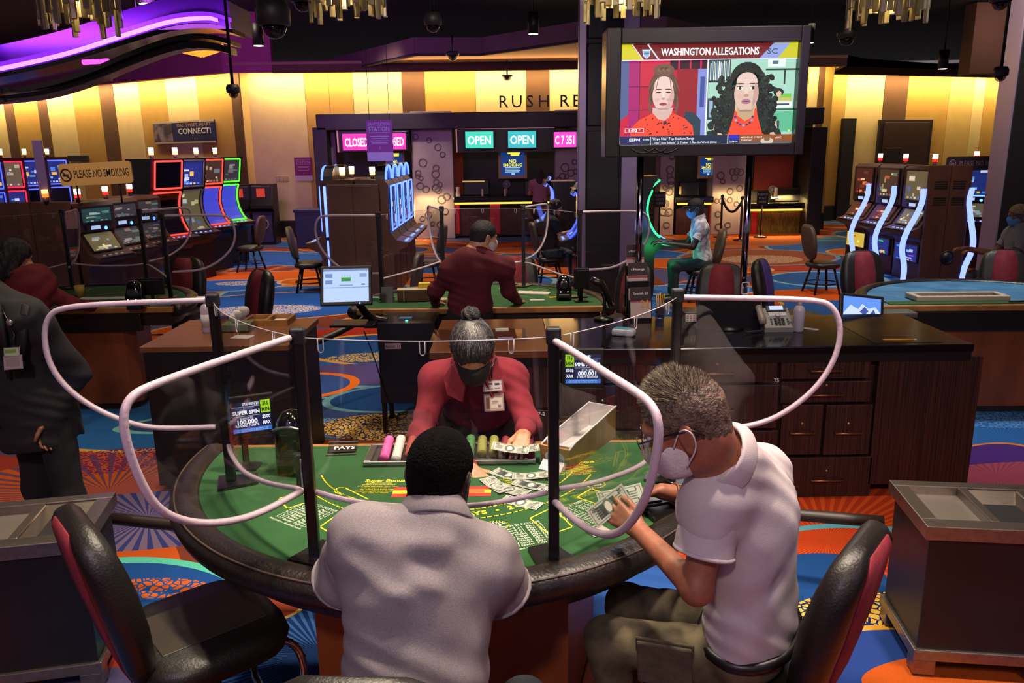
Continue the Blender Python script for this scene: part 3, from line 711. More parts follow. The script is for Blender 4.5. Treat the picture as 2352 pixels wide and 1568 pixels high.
def nosmoke(a, b, c, d, lab, Y=YC + .3):
    return poster(a, b, c, d, Y, BLU, [('t', 'NO', .5, .62, .20, GY, .3, .03), ('t', 'SMOKING', .5, .46, .18, GY, .8, .02), ('r', .42, .86, .78, .93, GY), ('r', .3, .93, .8, 1.0, GY)] + [('r', .18, .34 - .06 * i, .82 - .05 * (i % 2), .37 - .06 * i, GW) for i in range(4)] + [('r', .45, .05, .57, .14, GW)], lab, frame_m=OAK)
nosmoke(1150, 1205, 350, 404, 'blue no smoking poster in oak frame behind the counter beside the woman')
nosmoke(1608, 1646, 362, 404, 'blue no smoking poster in oak frame under the television')
nosmoke(892, 924, 352, 404, 'blue no smoking poster partly behind the hanging purple notice')
for a, b, c, d, lab in ((1156, 1171, 415, 431, 'round counter fan left of the woman at the cage'), (1766, 1782, 427, 443, 'round counter fan below the dark red panel')):
    x0, x1, z0, z1 = R2(a, b, c, d, YC + .1); r_ = (x1 - x0) / 2; t = thing('desk_fan', lab, 'fan', ((x0 + x1) / 2, YC + .1, z0 - .12))
    mb = MB(); mb.tube([Vector(((x0 + x1) / 2 + r_ * math.cos(u), YC + .1, (z0 + z1) / 2 + r_ * math.sin(u))) for u in [2 * PI * j / 16 for j in range(16)]], .012, 6, True)
    for j in range(8): u = PI * j / 8; mb.cyl(((x0 + x1) / 2 - r_ * math.cos(u), YC + .1, (z0 + z1) / 2 - r_ * math.sin(u)), ((x0 + x1) / 2 + r_ * math.cos(u), YC + .1, (z0 + z1) / 2 + r_ * math.sin(u)), .005, n=5)
    part(t, 'cage_ring', mb, mat('fan_grey', '#8a8088', .4))
    mb = MB(); mb.ell(((x0 + x1) / 2, YC + .14, (z0 + z1) / 2), (.05, .04, .05), 6); mb.cyl(((x0 + x1) / 2, YC + .14, z0 - .12), ((x0 + x1) / 2, YC + .14, z0), .02, n=8); part(t, 'motor_stand', mb, mat('fan_grey', '#8a8088', .4))
# figurine, cups and cards on the counters
for px, py, hh, lab in ((1052, 449, .26, 'pale figurine on the counter beside the ringed pillar'), (1781, 463, .28, 'pale figurine on the counter under the dark red panel')):
    c_ = AY(px, py, YC); mb = MB(); mb.lathe([(.12, 0), (.12, .02), (.05, .03), (.06, .1), (.04, .16), (.05, .2), (.045, hh - .01), (.01, hh)], Matrix.Translation((c_.x, YC, 1.03 if px < 1500 else .89)), 10)
    single('figurine', mb, mat('figurine_cream', '#c8b8a0', .4), lab, 'figurine')
for px in (1108, 1160, 1262, 1562):
    c_ = AY(px, 444, YC); mb = MB(); mb.box((c_.x, YC, 1.03 + .1), (.05, .05, .2), None, .01)
    single('card_stand', mb, mat('card_cream', '#c8b48a', .5), 'cream upright card stand on a cashier counter, ' + {1108: 'left of the round fan', 1160: 'below the blue poster', 1262: 'right of the woman in pink', 1562: 'under the television'}[px], 'card stand', 'card stands on the cashier counters')

# queue posts, ropes and post signs in front of the cage
def stanchion(px, py, lab):
    c_ = AZ(px, py, 0); t = thing('rope_stanchion', lab, 'stanchion', (c_.x, c_.y, 0), 0, 'rope stanchions before the cage')
    mb = MB(); mb.lathe([(.17, 0), (.17, .02), (.04, .05)], None, 14); part(t, 'base', mb, mat('stanchion_metal', '#3a3032', .35, .7), True)
    mb = MB(); mb.cyl((0, 0, .04), (0, 0, .98), .028, n=10); mb.ell((0, 0, 1.0), (.045, .045, .045), 6); part(t, 'post', mb, mat('stanchion_metal', '#3a3032', .35, .7), True); return c_
S = [stanchion(968, 545, 'dark rope stanchion before the ringed pillar, leftmost'), stanchion(990, 543, 'dark rope stanchion beside the ringed pillar, second from left'),
     stanchion(1655, 545, 'dark rope stanchion right of the man in the cap'), stanchion(1700, 552, 'dark rope stanchion left of the television pole')]
for a, b, lab in ((S[0], S[1], 'dark velvet rope sagging between the stanchions by the ringed pillar'), (S[2], S[3], 'dark velvet rope sagging between the stanchions under the television')):
    mb = MB(); mb.tube([a.lerp(b, i / 10) + Vector((0, 0, .93 - .35 * (1 - (2 * i / 10 - 1) ** 2) * .8)) for i in range(11)], .03, 8); single('velvet_rope', mb, mat('rope_velvet', '#1c1214', .8), lab, 'rope')
for px, py, lab in ((936, 545, 'black notice on a post left of the stanchions'), (1513, 548, 'black notice on a post behind the green lit slot machine'), (1746, 545, 'black notice on a post before the lime lit counter')):
    c_ = AZ(px, py, 0); t = thing('post_sign', lab, 'sign', (c_.x, c_.y, 0))
    mb = MB(); mb.lathe([(.16, 0), (.16, .02), (.03, .05)], None, 14); mb.cyl((0, 0, .04), (0, 0, .8), .02, n=8); part(t, 'post', mb, mat('stanchion_metal', '#3a3032'), True)
    mb = MB(); mb.box((0, 0, .95), (.28, .03, .36), None, .008); part(t, 'board', mb, mat('bezel_black', '#0b0a0c'), True)
    mb = MB(); Ml = frame((0, -.018, .95), (1, 0, 0), (0, 0, 1))
    for s_, z_ in (('PLEASE', .09), ('WAIT', 0), ('HERE', -.09)): mb.text(s_, .08, Ml @ Matrix.Translation((0, z_, 0)), .002, .01)
    part(t, 'print', mb, mat('print_grey', '#8a8488'), True)

# wall posters, hanging notice, banner
MAG = mat('notice_magenta', '#8a1c66', .6); MAGD = mat('notice_violet', '#6a1890', .6, emit='#5a10a0', es=.15); LILAC = mat('notice_lilac', '#8a70d8', .6, emit='#6a50c8', es=.15)
PINKW = mat('print_pink', '#d89ab8', .6); CRM = mat('print_cream', '#d8c0c0', .6)
NOTICE = lambda tw, lc: [('r', 0, 0, 1, .22, lc), ('t', 'SANITIZATION', .5, .9, .11, tw, .82, .01), ('t', 'STATION', .5, .78, .16, tw, .8, .02), ('r', .1, .69, .9, .705, tw)] + [('r', .14 + .05 * (i % 2), .6 - .055 * i, .86 - .05 * (i % 2), .62 - .055 * i, tw) for i in range(4)] + [('t', 'i', .5, .33, .12, tw)]
poster(677, 717, 361, 415, 21.05, MAG, NOTICE(PINKW, CRM), 'magenta sanitization station poster on the wall over the dark bin', 'wall_notice')
poster(302, 332, 377, 427, 19, MAG, NOTICE(PINKW, CRM), 'magenta sanitization station poster right of the tan no smoking sign', 'wall_notice', W=LW)
poster(842, 902, 276, 370, 12.1, MAGD, NOTICE(LILAC, LILAC), 'violet sanitization station notice hanging over the blue lit slot bank', 'hanging_notice', thick=.02)
hn = bpy.data.objects['hanging_notice']
for px in (848, 894):
    c_ = AY(px, 277, 12.1); q = MB(); q.cyl((c_.x, 12.11, c_.z - .02), (c_.x, 12.11, 5.46), .004, n=5); part(hn, 'hanging_wire', q, BLK)
NAVY = mat('banner_navy', '#1c2250', .5); GRYP = mat('banner_photo', '#8a7c88', .6, color2='#3a343c', vs=3, ramp=(.42, .58)); TANB = mat('print_tan', '#b08a58', .6)
poster(355, 501, 281, 327, 22.4, NAVY, [('r', .0, .08, .32, .92, GRYP), ('r', .0, .92, 1, 1, mat('banner_edge', '#b8a890', .5)), ('r', 0, 0, 1, .07, mat('banner_edge', '#b8a890', .5)), ('t', 'CONNECT!', .68, .52, .34, WHT, .52, .025), ('t', 'LIKE. TWEET. HEART.', .68, .80, .2, TANB, .55, .01), ('t', 'f  o  t', .68, .2, .16, TANB)], 'navy banner reading CONNECT with a grey photo on the striped wall', 'wall_banner', W=LW)
for i, px in enumerate((637, 647, 658)):
    mb = MB(); pbox(mb, px - 4, px + 4, 404, 417, 21.1, .06, .01); single('wall_socket', mb, mat('socket_cream', '#c8b890', .5), 'small cream wall plate over the dark bin, %s of the three' % ('leftmost', 'middle', 'rightmost')[i], 'socket', 'wall plates over the dark bin')
# ------------------------------------------------------------------ gaming tables
LEA = mat('rail_leather', '#1d1614', .38, bump=.15, bs=90, vary=.2, vs=8)
FELT = mat('felt_green', '#1b4c20', .9, vary=.14, vs=5, bump=.2, bs=400)
FELTB = mat('felt_blue', '#2a5f86', .75, color2='#4a82a6', vs=5, ramp=(.3, .7))
WOODR = mat('wood_redbrown', '#7c3c18', .45, vary=.3, vs=4, stretch=(1, 1, .15))
WOODD = mat('wood_dark', '#2a140d', .4, color2='#1a0d09', vs=26, stretch=(3, 3, .12), ramp=(.35, .65), bump=.1, bs=40)
OAKE = mat('edge_oak', '#9a6a34', .45, vary=.2, vs=10)
TH = .93
def tshape(r, yb, n=44):
    a = math.asin(yb / r); return [(r * math.cos(t), r * math.sin(t)) for t in [PI - a + (PI + 2 * a) * i / n for i in range(n + 1)]]
def gaming_table(label, loc, rz, felt=FELT, strip=None):
    t = thing('casino_table', label, 'gaming table', loc, rz)
    mb = MB(); mb.prism(tshape(1.03, .125), Matrix.Translation((0, 0, TH - .03)), .03); part(t, 'felt_top', mb, felt, True)
    if strip:
        q = MB(); q.box((0, .06, TH + .003), (1.9, .13, .006)); part(t, 'felt_strip', q, strip, True, label='green felt strip along the dealer edge')
    prof = [(1.005, .928), (1.02, .945), (1.05, .951), (1.085, .945), (1.112, .925), (1.118, .895), (1.105, .862), (1.07, .842), (1.03, .842), (1.005, .86)]
    a = math.asin(.125 / 1.03); rings = []
    for i in range(57):
        u = PI - a + (PI + 2 * a) * i / 56; rings.append([Vector((p_[0] * math.cos(u), p_[0] * math.sin(u), p_[1])) for p_ in prof])
    mb = MB(); mb.loft(rings, True, True); rl = part(t, 'padded_rail', mb, LEA, True)
    q = MB(); q.tube([Vector((1.096 * math.cos(u), 1.096 * math.sin(u), .938)) for u in [PI - a + (PI + 2 * a) * i / 56 for i in range(57)]], .004, 6); part(rl, 'piping', q, mat('piping_brown', '#4a3c34', .4), True)
    mb = MB(); mb.box((0, .14, TH - .025), (2.06, .04, .05), None, .008); part(t, 'dealer_edge', mb, OAKE, True)
    mb = MB(); mb.prism(tshape(.99, .11), Matrix.Translation((0, 0, .76)), .12); part(t, 'apron', mb, WOODD, True)
    mb = MB(); mb.prism([(-.46, -.62), (.46, -.62), (.62, .0), (.56, .1), (-.56, .1), (-.62, .0)], Matrix.Translation((0, 0, .06)), .72); part(t, 'pedestal', mb, WOODR, True)
    mb = MB(); mb.prism([(-.44, -.58), (.44, -.58), (.58, .0), (.52, .06), (-.52, .06), (-.58, .0)], Matrix.Translation((0, 0, 0)), .07); part(t, 'plinth', mb, BLK, True)
    return t
TC = Vector((-.27, 3.2, 0)); MC = Vector((-.25, 6.6, 0)); LC = Vector((-3.92, 6.83, 0)); BC = Vector((4.02, 6.42, 0))
T1 = gaming_table('green felt blackjack table at the front with printed bets and a dark padded rail', TC, 0)
T2 = gaming_table('green felt table in the middle where the burgundy shirted man deals', MC, PI)
T3 = gaming_table('green felt table at the left behind the plain wooden stand', LC, PI)
T4 = gaming_table('table covered in blue with a white padded tray, by the right slot bank', BC, PI - .03, FELTB, FELT)
for t, s_, x, z, sz in ((T3, '6P704', .62, .70, .075), (T4, 'BJ702', -.58, .70, .085)):
    mb = MB(); Mx = frame((x, .118, z - .0), (-1, 0, 0), (0, 0, 1)); mb.box((x, .115, z + .01), (.34, .012, .12), None, .003, mi=0); mb.text(s_, sz, Mx @ Matrix.Translation((0, 0, .006)), .003, .008, mi=1)
    part(t, 'number_plate', mb, [mat('plate_black', '#0d0b0c', .4), mat('print_grey', '#8a8488')], True)
    mb = MB(); mb.box((0, .135, .80), (1.5, .05, .16), None, .01); part(t, 'drop_box_rail', mb, mat('bezel_black', '#0b0a0c'), True)

# printed layout on the near table (flat print on the felt)
PY = mat('print_layout_yellow', '#d8c81e', .8); PW = mat('print_layout_white', '#c9d2bc', .8); PR = mat('print_layout_red', '#b02a1a', .8); PO = mat('print_layout_orange', '#a8642a', .8)
mb = MB(); Z0 = TH + .0008
def onfelt(px, py): v = AZ(px, py, TH); return Vector((v.x - TC.x, v.y - TC.y, 0))
def fline(pts, w=.006, mi=0, closed=False, mb=mb):
    P = [Vector((p[0], p[1], 0)) for p in pts]; n = len(P)
    for i in range(n if closed else n - 1):
        a, b = P[i], P[(i + 1) % n]; d = (b - a); l = d.length; d.normalize(); s_ = Vector((-d.y, d.x, 0)) * w / 2; e_ = d * w / 2
        mb.face([(*(a - e_ - s_)[:2], Z0), (*(b + e_ - s_)[:2], Z0), (*(b + e_ + s_)[:2], Z0), (*(a - e_ + s_)[:2], Z0)], mi)
def ftext(s_, sz, p_, ang, mi=1, w=None, bold=.01): mb.text(s_, sz, Matrix.Translation((p_[0], p_[1], Z0)) @ Matrix.Rotation(ang, 4, 'Z'), 0, bold, mi, w=w)
def pol(r, deg): a = math.radians(deg); return Vector((r * math.cos(a), r * math.sin(a), 0))
# arcs with the payout band
for r_ in (.545, .622):
    fline([pol(r_, -158 + 136 * i / 60) for i in range(61)], .006)
def arctext(s_, r_, deg, sz, mi, bold, pitch):
    n = len(s_)
    for i, ch in enumerate(s_):
        if ch == ' ': continue
        d_ = deg + (i - (n - 1) / 2) * pitch; q = pol(r_, d_); ftext(ch, sz, q, math.radians(d_ + 90), mi, bold=bold)
arctext('Dealer must stand on all 17s', .515, -76.8, .030, 1, .03, 1.95)
arctext('INSURANCE PAYS \u2022 2-1', .583, -82.7, .040, 0, .05, 2.5)
SPOTS = [-152, -128, -104, -74, -50, -26]
c_ = onfelt(1140, 1207); fline([c_ + Vector((.045 * math.cos(u), .034 * math.sin(u), 0)) for u in [2 * PI * j / 26 for j in range(26)]], .005, 0, True)
for j, s_ in enumerate(('MATCH', 'THE', 'DEALER')): ftext(s_, .019, c_ + Vector((0, .016 - .015 * j, 0)), 0, 1, bold=.02)
fline([onfelt(*q) for q in ((1217, 1190), (1270, 1165), (1315, 1210), (1262, 1228))], .006, 0, True)
fline([onfelt(*q) for q in ((1325, 1142), (1358, 1122), (1420, 1145), (1388, 1163))], .006, 0, True)
fline([onfelt(*q) for q in ((735, 1210), (780, 1178), (800, 1182), (760, 1225))], .006, 0, True)
fline([onfelt(*q) for q in ((640, 1145), (660, 1168), (720, 1148), (690, 1130))], .006, 0, True)
fline([onfelt(*q) for q in ((830, 1150), (768, 1130), (775, 1120), (792, 1120), (845, 1146))], .006, 0)
c_ = onfelt(1365, 1112); fline([c_ + Vector((.042 * math.cos(u), .034 * math.sin(u), 0)) for u in [2 * PI * j / 26 for j in range(26)]], .005, 0, True); ftext('MATCH', .018, c_ + Vector((0, .01, 0)), .3, 1); ftext('DEALER', .018, c_ + Vector((0, -.01, 0)), .3, 1)
# pay tables
def paytable(p0, ang, w_=.165):
    Mp = Matrix.Translation((p0.x, p0.y, Z0)) @ Matrix.Rotation(ang, 4, 'Z')
    mb.text('SPANISH 21 PAYOFFS', .021, Mp @ Matrix.Translation((0, .075, 0)), 0, .012, 1, w=w_)
    rows = [('5 Card 21', 'Pays 3-2'), ('6 Card 21', 'Pays 2-1'), ('7 Card 21', 'Pays 3-1'), ('6-7-8 Mixed', 'Pays 3-2'), ('6-7-8 Suited', 'Pays 2-1'), ('6-7-8 Spades', 'Pays 3-1'), ('7-7-7 Mixed', 'Pays 3-2'), ('7-7-7 Suited', 'Pays 2-1'), ('7-7-7 Spades', 'Pays 3-1')]
    for i, (a_, b_) in enumerate(rows):
        mb.text(a_, .017, Mp @ Matrix.Translation((-.032, .056 - .0155 * i, 0)), 0, .012, 1, w=.085); mb.text(b_, .017, Mp @ Matrix.Translation((.054, .056 - .0155 * i, 0)), 0, .012, 1, w=.058)
    mb.text('Not paid on doubled hands', .015, Mp @ Matrix.Translation((0, -.088, 0)), 0, .01, 1, w=w_)
paytable((onfelt(1205, 1228)), .32)
paytable(onfelt(700, 1180), -.62); paytable(onfelt(1340, 1180), .75)
for p_, an in ((onfelt(880, 1117), -.02), (onfelt(1200, 1108), -.3), (onfelt(1330, 1075), .2)):
    Mp = Matrix.Translation((p_.x, p_.y, Z0)) @ Matrix.Rotation(an, 4, 'Z')
    mb.text('Super Bonus', .036, Mp @ Matrix.Translation((0, .055, 0)), 0, .03, 0, w=.16)
    for i in range(7):
        mb.text(('$5 bet wins one thousand dollars', '$25 bet or more wins five thousand', '7-7-7 same suit, dealer shows seven', 'All other players at the table win', 'fifty dollars envy bonus each', 'Void on splits and doubles', 'See rules for details')[i], .014, Mp @ Matrix.Translation((-.02, .033 - .0155 * i, 0)), 0, .012, 0, w=.13 + .03 * ((i * 7) % 3 - 1))
c_ = onfelt(1120, 1130)
for p_ in (onfelt(932, 1130), onfelt(1098, 1128)):
    for i, m_ in enumerate((2, 0, 2)): mb.rects([(p_.x - .05, p_.y - .045 + .03 * i, p_.x + .05, p_.y - .015 + .03 * i, m_)], Matrix.Translation((0, 0, Z0 - .001)), .001)
p_ = onfelt(1095, 1128); mb.rects([(p_.x - .03, p_.y - .02, p_.x + .03, p_.y + .02, 3)], Matrix.Translation((0, 0, Z0)), .0006)
part(T1, 'printed_layout', mb, [PY, PW, PR, PO], True)
# fainter layouts on the two other green tables
for t in (T2, T3):
    mb = MB()
    for r_ in (.5, .66): fline([pol(r_, -158 + 136 * i / 40) for i in range(41)], .008, 0, mb=mb)
    for d_ in SPOTS:
        Ms = Matrix.Translation(pol(.82, d_)) @ Matrix.Rotation(math.radians(d_ + 90), 4, 'Z'); fline([(Ms @ Vector(v)) for v in ((-.055, -.075, 0), (.055, -.075, 0), (.055, .075, 0), (-.055, .075, 0))], .008, 0, True, mb=mb)
    part(t, 'printed_layout', mb, [mat('print_layout_dim', '#7aa050', .8)], True)

# ------------------------------------------------------------------ clear guards round the tables
PLEX = clear('clear_acrylic', (.955, .955, .96), 1.42); TUBE = mat('edge_tube_white', '#bca8b4', .35, bump=.1, bs=60); POST = mat('post_black', '#131012', .32)
ZT = 1.68
def shift(mb, c=TC): mb.v = [(p[0] - c[0], p[1] - c[1], p[2] - c[2]) for p in mb.v]; return mb
def guard(label, loc, rz):
    t = thing('acrylic_guard', label, 'divider', loc, rz)
    posts = {'LF': (-.64, 2.32), 'RF': (.122, 2.28), 'LB': (-1.115, 2.93), 'RB': (.615, 2.90)}
    for k, (x, y) in posts.items():
        mb = MB(); mb.box((x, y, (TH + ZT) / 2), (.034, .030, ZT - TH), Matrix.Identity(4), .004); shift(mb); ps = part(t, 'post', mb, POST, True)
        d = Vector((x - TC.x, y - TC.y, 0)).normalized(); Mb = frame((x, y, 0), d, (0, 0, 1)) @ Matrix.Identity(4)
        q = MB(); q.prism([(-.10, -.045), (.05, -.07), (.05, .07), (-.10, .045)], frame((x, y, TH + .001), d, Vector((-d.y, d.x, 0))), .012); shift(q); part(ps, 'base_plate', q, POST, True)
        q = MB(); q.box((x, y, ZT - .015), (.044, .04, .05), None, .006); shift(q); part(ps, 'cap', q, mat('cap_black', '#0c0a0c', .5), True)
    for a, b, bot in (('LB', 'LF', [(505, 985), (530, 1028), (590, 1076), (640, 1100), (692, 1118)]), ('LF', 'RF', [(708, 1124), (790, 1139), (870, 1145), (1000, 1148), (1120, 1145), (1256, 1129)]), ('RF', 'RB', [(1262, 1126), (1340, 1104), (1430, 1068), (1500, 1030), (1545, 1004)])):
        A, B = Vector((*posts[a], 0)), Vector((*posts[b], 0)); ax = (B - A).normalized(); nr = Vector((ax.y, -ax.x, 0)); P = [AP(*q, A, nr) for q in bot]; l = (B - A).length
        Ml = frame(A, ax, (0, 0, 1)); inv = Ml.inverted(); pl = [(inv @ q)[:2] for q in P]
        bow = lambda q: q + nr * (.05 * (1 - (2 * max(0, min(1, (q - A).dot(ax) / l)) - 1) ** 2))
        S_ = [P[0].lerp(P[0], 0)] + P[1:]; n_ = 14; top = []; bt = []
        for i in range(n_ + 1):
            u = .02 + (l - .04) * i / n_
            zb = np.interp(u, [q[0] for q in pl], [q[1] for q in pl]); w_ = bow(A + ax * u)
            top.append(Vector((w_.x, w_.y, ZT - .02))); bt.append(Vector((w_.x, w_.y, zb)))
        mb = MB(); rr = []
        for u_, v_ in zip(top, bt): rr.append([u_ - nr * .003, u_ + nr * .003, v_ + nr * .003, v_ - nr * .003])
        mb.loft(rr, True, True, smooth=False); shift(mb); pn = part(t, 'clear_panel', mb, PLEX, True)
        q = MB(); q.tube(bt, .0085, 8); shift(q); part(pn, 'edge_tube', q, TUBE, True)
        q = MB()
        q.tube([v + nr * .0 for v in top], .0016, 5); shift(q); part(pn, 'polished_edge', q, mat('polished_edge', '#b0a8b0', .2), True)
        for f_ in (.08, .5, .92):
            c_ = top[int(f_ * n_)]; q = MB(); q.tube([c_ + ax * s_ * .008 + Vector((0, 0, -z_)) for s_, z_ in ((-1, 0), (-1, .035), (-.5, .042), (.5, .042), (1, .035), (1, 0))], .0018, 5); shift(q); part(pn, 'clip_slot', q, mat('polished_edge', '#b0a8b0', .2), True)
    W_ = {'LF': ((-.227, -.505), [(664, 776), (500, 830), (345, 885), (300, 910), (282, 950), (288, 1010), (318, 1098), (358, 1166), (420, 1198), (500, 1203), (590, 1183), (692, 1128)]),
          'LB': ((-.55, -.065), [(478, 689), (300, 695), (150, 704), (112, 722), (100, 768), (112, 835), (152, 892), (220, 940), (300, 973), (370, 985), (495, 980)]),
          'RF': ((.18, -.60), [(1266, 778), (1330, 816), (1400, 862), (1468, 904), (1502, 935), (1514, 975), (1510, 1040), (1490, 1128), (1460, 1188), (1420, 1228), (1370, 1226), (1320, 1196), (1264, 1142)]),
          'RB': ((.5, -.09), [(1552, 682), (1700, 684), (1878, 688), (1914, 704), (1932, 748), (1924, 810), (1888, 876), (1830, 930), (1760, 970), (1670, 986), (1556, 976)])}
    for k, (d, o_) in W_.items():
        A = Vector((*posts[k], 0)); ax = Vector((*d, 0)).normalized(); nr = Vector((ax.y, -ax.x, 0)); P = smoothpts([AP(*q, A, nr) for q in o_], 2)
        Ml = frame(A - nr * .003, ax, (0, 0, 1)); inv = Ml.inverted(); mb = MB(); mb.prism([(inv @ q)[:2] for q in P], Ml, .006); shift(mb)
        pn = part(t, 'wing_panel', mb, PLEX, True); q = MB(); q.tube(P, .0105, 10); shift(q); part(pn, 'edge_tube', q, TUBE, True)
    return t
GD = guard('clear acrylic guard with white tubed edges standing on the front green table', TC, 0)
dup(GD, MC, PI, 'clear acrylic guard with white tubed edges on the middle green table')
dup(GD, LC, PI, 'clear acrylic guard with white tubed edges on the left green table')

# ------------------------------------------------------------------ chairs
VIN = mat('vinyl_black', '#171311', .42, bump=.12, bs=120, vary=.2, vs=6); REDV = mat('fabric_red', '#741426', .8, vary=.2, vs=20, bump=.2, bs=300); CHR = mat('chrome', '#b8b2ae', .12, 1.0); PURV = mat('fabric_violet_lit', '#4a2a7a', .7)
def card_chair(label, loc, rz, band=REDV, name='card_chair'):
    t = thing(name, label, 'chair', loc, rz, 'padded chairs round the gaming tables')
    def sect(w_, d_, y, z, r_, tilt=0):
        return [Vector((p_[0], y + p_[1] * math.cos(tilt), z + p_[1] * math.sin(tilt))) for p_ in rrect(w_, d_, r_, 4)]
    mb = MB(); mb.loft([sect(.44, .42, .02, .49, .1), sect(.50, .47, .02, .51, .13), sect(.53, .50, .02, .555, .14), sect(.51, .48, .02, .59, .14), sect(.42, .40, .02, .605, .14)]); st = part(t, 'seat', mb, VIN, True)
    q = MB(); q.box((0, .02, .604), (.27, .36, .008), None, .003); part(st, 'seat_inset', q, mat('vinyl_brown', '#2c2319', .5, bump=.1, bs=150), True)
    prof = ((.54, .30, .06, -.215), (.62, .40, .09, -.23), (.74, .47, .105, -.25), (.87, .48, .115, -.275), (.98, .45, .105, -.30), (1.06, .39, .09, -.32), (1.10, .28, .06, -.33), (1.115, .16, .03, -.333))
    mb = MB(); mb.loft([[Vector((p_[0], y + p_[1], z + p_[1] * .25)) for p_ in rrect(w_, d_, d_ * .48, 4)] for z, w_, d_, y in prof]); bk = part(t, 'backrest', mb, VIN, True)
    for sy, nm in ((-1, 'rear_band'), (1, 'front_band')):
        q = MB(); rg = []
        for z, w_, d_, y in prof[:-1]:
            ww = w_ * (.62 if sy < 0 else .5); yy = y + sy * (d_ / 2 - .002); zz = z + sy * d_ / 2 * .25; rg.append([Vector((-ww / 2, yy, zz)), Vector((ww / 2, yy, zz)), Vector((ww / 2, yy + sy * .008, zz)), Vector((-ww / 2, yy + sy * .008, zz))][::sy])
        q.loft(rg); part(bk, nm, q, band, True, label='red fabric band')
    mb = MB(); mb.cyl((0, .02, .05), (0, .02, .5), .04, n=12); mb.lathe([(.26, 0), (.26, .02), (.09, .05), (.05, .09)], TR(0, .02, 0), 20); part(t, 'pedestal', mb, mat('metal_black', '#161315', .35, .5), True)
    mb = MB(); mb.tube(smoothpts([(-.13, .22, .50), (-.15, .30, .45), (-.17, .31, .3), (-.17, .22, .2), (.17, .22, .2), (.17, .31, .3), (.15, .30, .45), (.13, .22, .50)], 2), .014, 8)
    mb.tube([(-.16, .31, .4), (.16, .31, .4)], .01, 8); part(t, 'footrest', mb, CHR, True)
    return t
def face(d): return math.atan2(d[1], d[0]) - PI / 2
ch = card_chair('empty black padded chair with red rear band, nearest at the left of the front table', (-1.12, 2.49, 0), face((.757, .653)))
rest = [((.75, 2.28, 0), face((-.78, .62)), 'black padded chair with red rear band carrying the man in the white polo'),
        ((-.33, 1.79, 0), face((.05, 1)), 'black padded chair carrying the man in the grey shirt, only its back top in view'),
        ((.98, 7.55, 0), face((-.85, -.6)), 'red backed chair at the right end of the middle table'),
        ((.05, 8.05, 0), face((0, -1)), 'red backed chair behind the standing dealer in the burgundy shirt'),
        ((-2.62, 7.35, 0), face((-.75, -.66)), 'red backed chair turned sideways at the right end of the left table'),
        ((-3.55, 8.25, 0), face((-.1, -1)), 'red backed chair behind the left table, seen through the clear guard'),
        ((3.72, 8.00, 0), face((.15, -1)), 'red backed chair behind the blue table, before the blue lit slots'),
        ((5.05, 7.95, 0), face((-.3, -1)), 'red backed chair behind the blue table, before the masked man at the right'),
        ((2.72, 7.62, 0), face((.85, -.5)), 'black chair with a violet lit side at the left end of the blue table'),
        ((1.94, 7.2, 0), face((-.2, -1)), 'low black chair right of the brochures, behind the television pole')]
for l_, a_, lab in rest:
    c_ = dup(ch, l_, a_, lab)
    if 'carrying the man' in lab:
        for g in [g for k in c_.children for g in k.children if 'front_band' in g.name]: bpy.data.objects.remove(g)
    if 'violet' in lab:
        for g in [g for k in c_.children for g in k.children if 'band' in g.name]:
            g.data = g.data.copy(); g.data.materials[0] = PURV; g['label'] = 'violet fabric band'  # violet light on this chair is put into the band colour

for g in [g for k in ch.children for g in k.children if 'front_band' in g.name]: bpy.data.objects.remove(g)
def slot_stool(label, loc, rz):
    t = thing('slot_stool', label, 'stool', loc, rz, 'stools at the slot machines')
    mb = MB(); mb.loft([[Vector((p_[0], p_[1], z)) for p_ in rrect(w_, w_ * .94, w_ * .3, 4)] for z, w_ in ((.385, .36), (.40, .44), (.43, .47), (.465, .45), (.48, .34))]); part(t, 'seat', mb, VIN, True)
    mb = MB(); mb.loft([[Vector((p_[0], y + p_[1], z)) for p_ in rrect(w_, .07, .03, 3)] for z, w_, y in ((.52, .12, -.19), (.58, .30, -.21), (.72, .40, -.235), (.88, .40, -.26), (.99, .32, -.28), (1.04, .16, -.29))]); part(t, 'backrest', mb, mat('vinyl_taupe', '#4a3c30', .5, bump=.1, bs=150), True)
    mb = MB(); mb.box((0, -.19, .48), (.08, .03, .16), None, .01); part(t, 'back_bracket', mb, mat('metal_black', '#161315'), True)
    for sx in (-1, 1):
        for sy in (-1, 1):
            mb = MB(); mb.cyl((sx * .12, sy * .12, .39), (sx * .20, sy * .20, 0), .018, n=8); part(t, 'leg', mb, mat('metal_black', '#161315'), True)
    mb = MB(); mb.tube([Vector((.235 * math.cos(u), .235 * math.sin(u), .16)) for u in [2 * PI * j / 20 for j in range(20)]], .010, 6, True); part(t, 'foot_ring', mb, mat('metal_black', '#161315'), True)
    return t
STO = [((715, 668), (1, .1), 'black stool facing the left side of the blue lit slot bank'), ((578, 622), (-1, .1), 'black stool at the green lit curved slot machine'),
       ((1608, 690), (-1, .05), 'black stool carrying the man in the cap'), ((1885, 672), (1, .12), 'tan backed stool left of the blue strip slots'),
       ((1262, 655), (1, .15), 'black stool carrying the woman in front of the dark column'), ((925, 745), (-1, .1), 'low black stool lit blue, beside the blue lit slot bank'),
       ((985, 665), (-1, .2), 'black stool with an oval lit back right of the blue lit slot bank'), ((2300, 780), (-1, .1), 'black stool carrying the masked man at the right edge')]
st0 = None
for (px, py), d, lab in STO:
    c_ = AZ(px, py, 0)
    if px == 925: c_ = Vector((-1.35, 9.3, 0))
    if px == 2300: c_ = Vector((6.35, 10.0, 0))
    if st0 is None: st0 = slot_stool(lab, c_, face(d))
    else: dup(st0, c_, face(d), lab)
STOOLP = {k[0]: AZ(*k[0], 0) for k in STO}
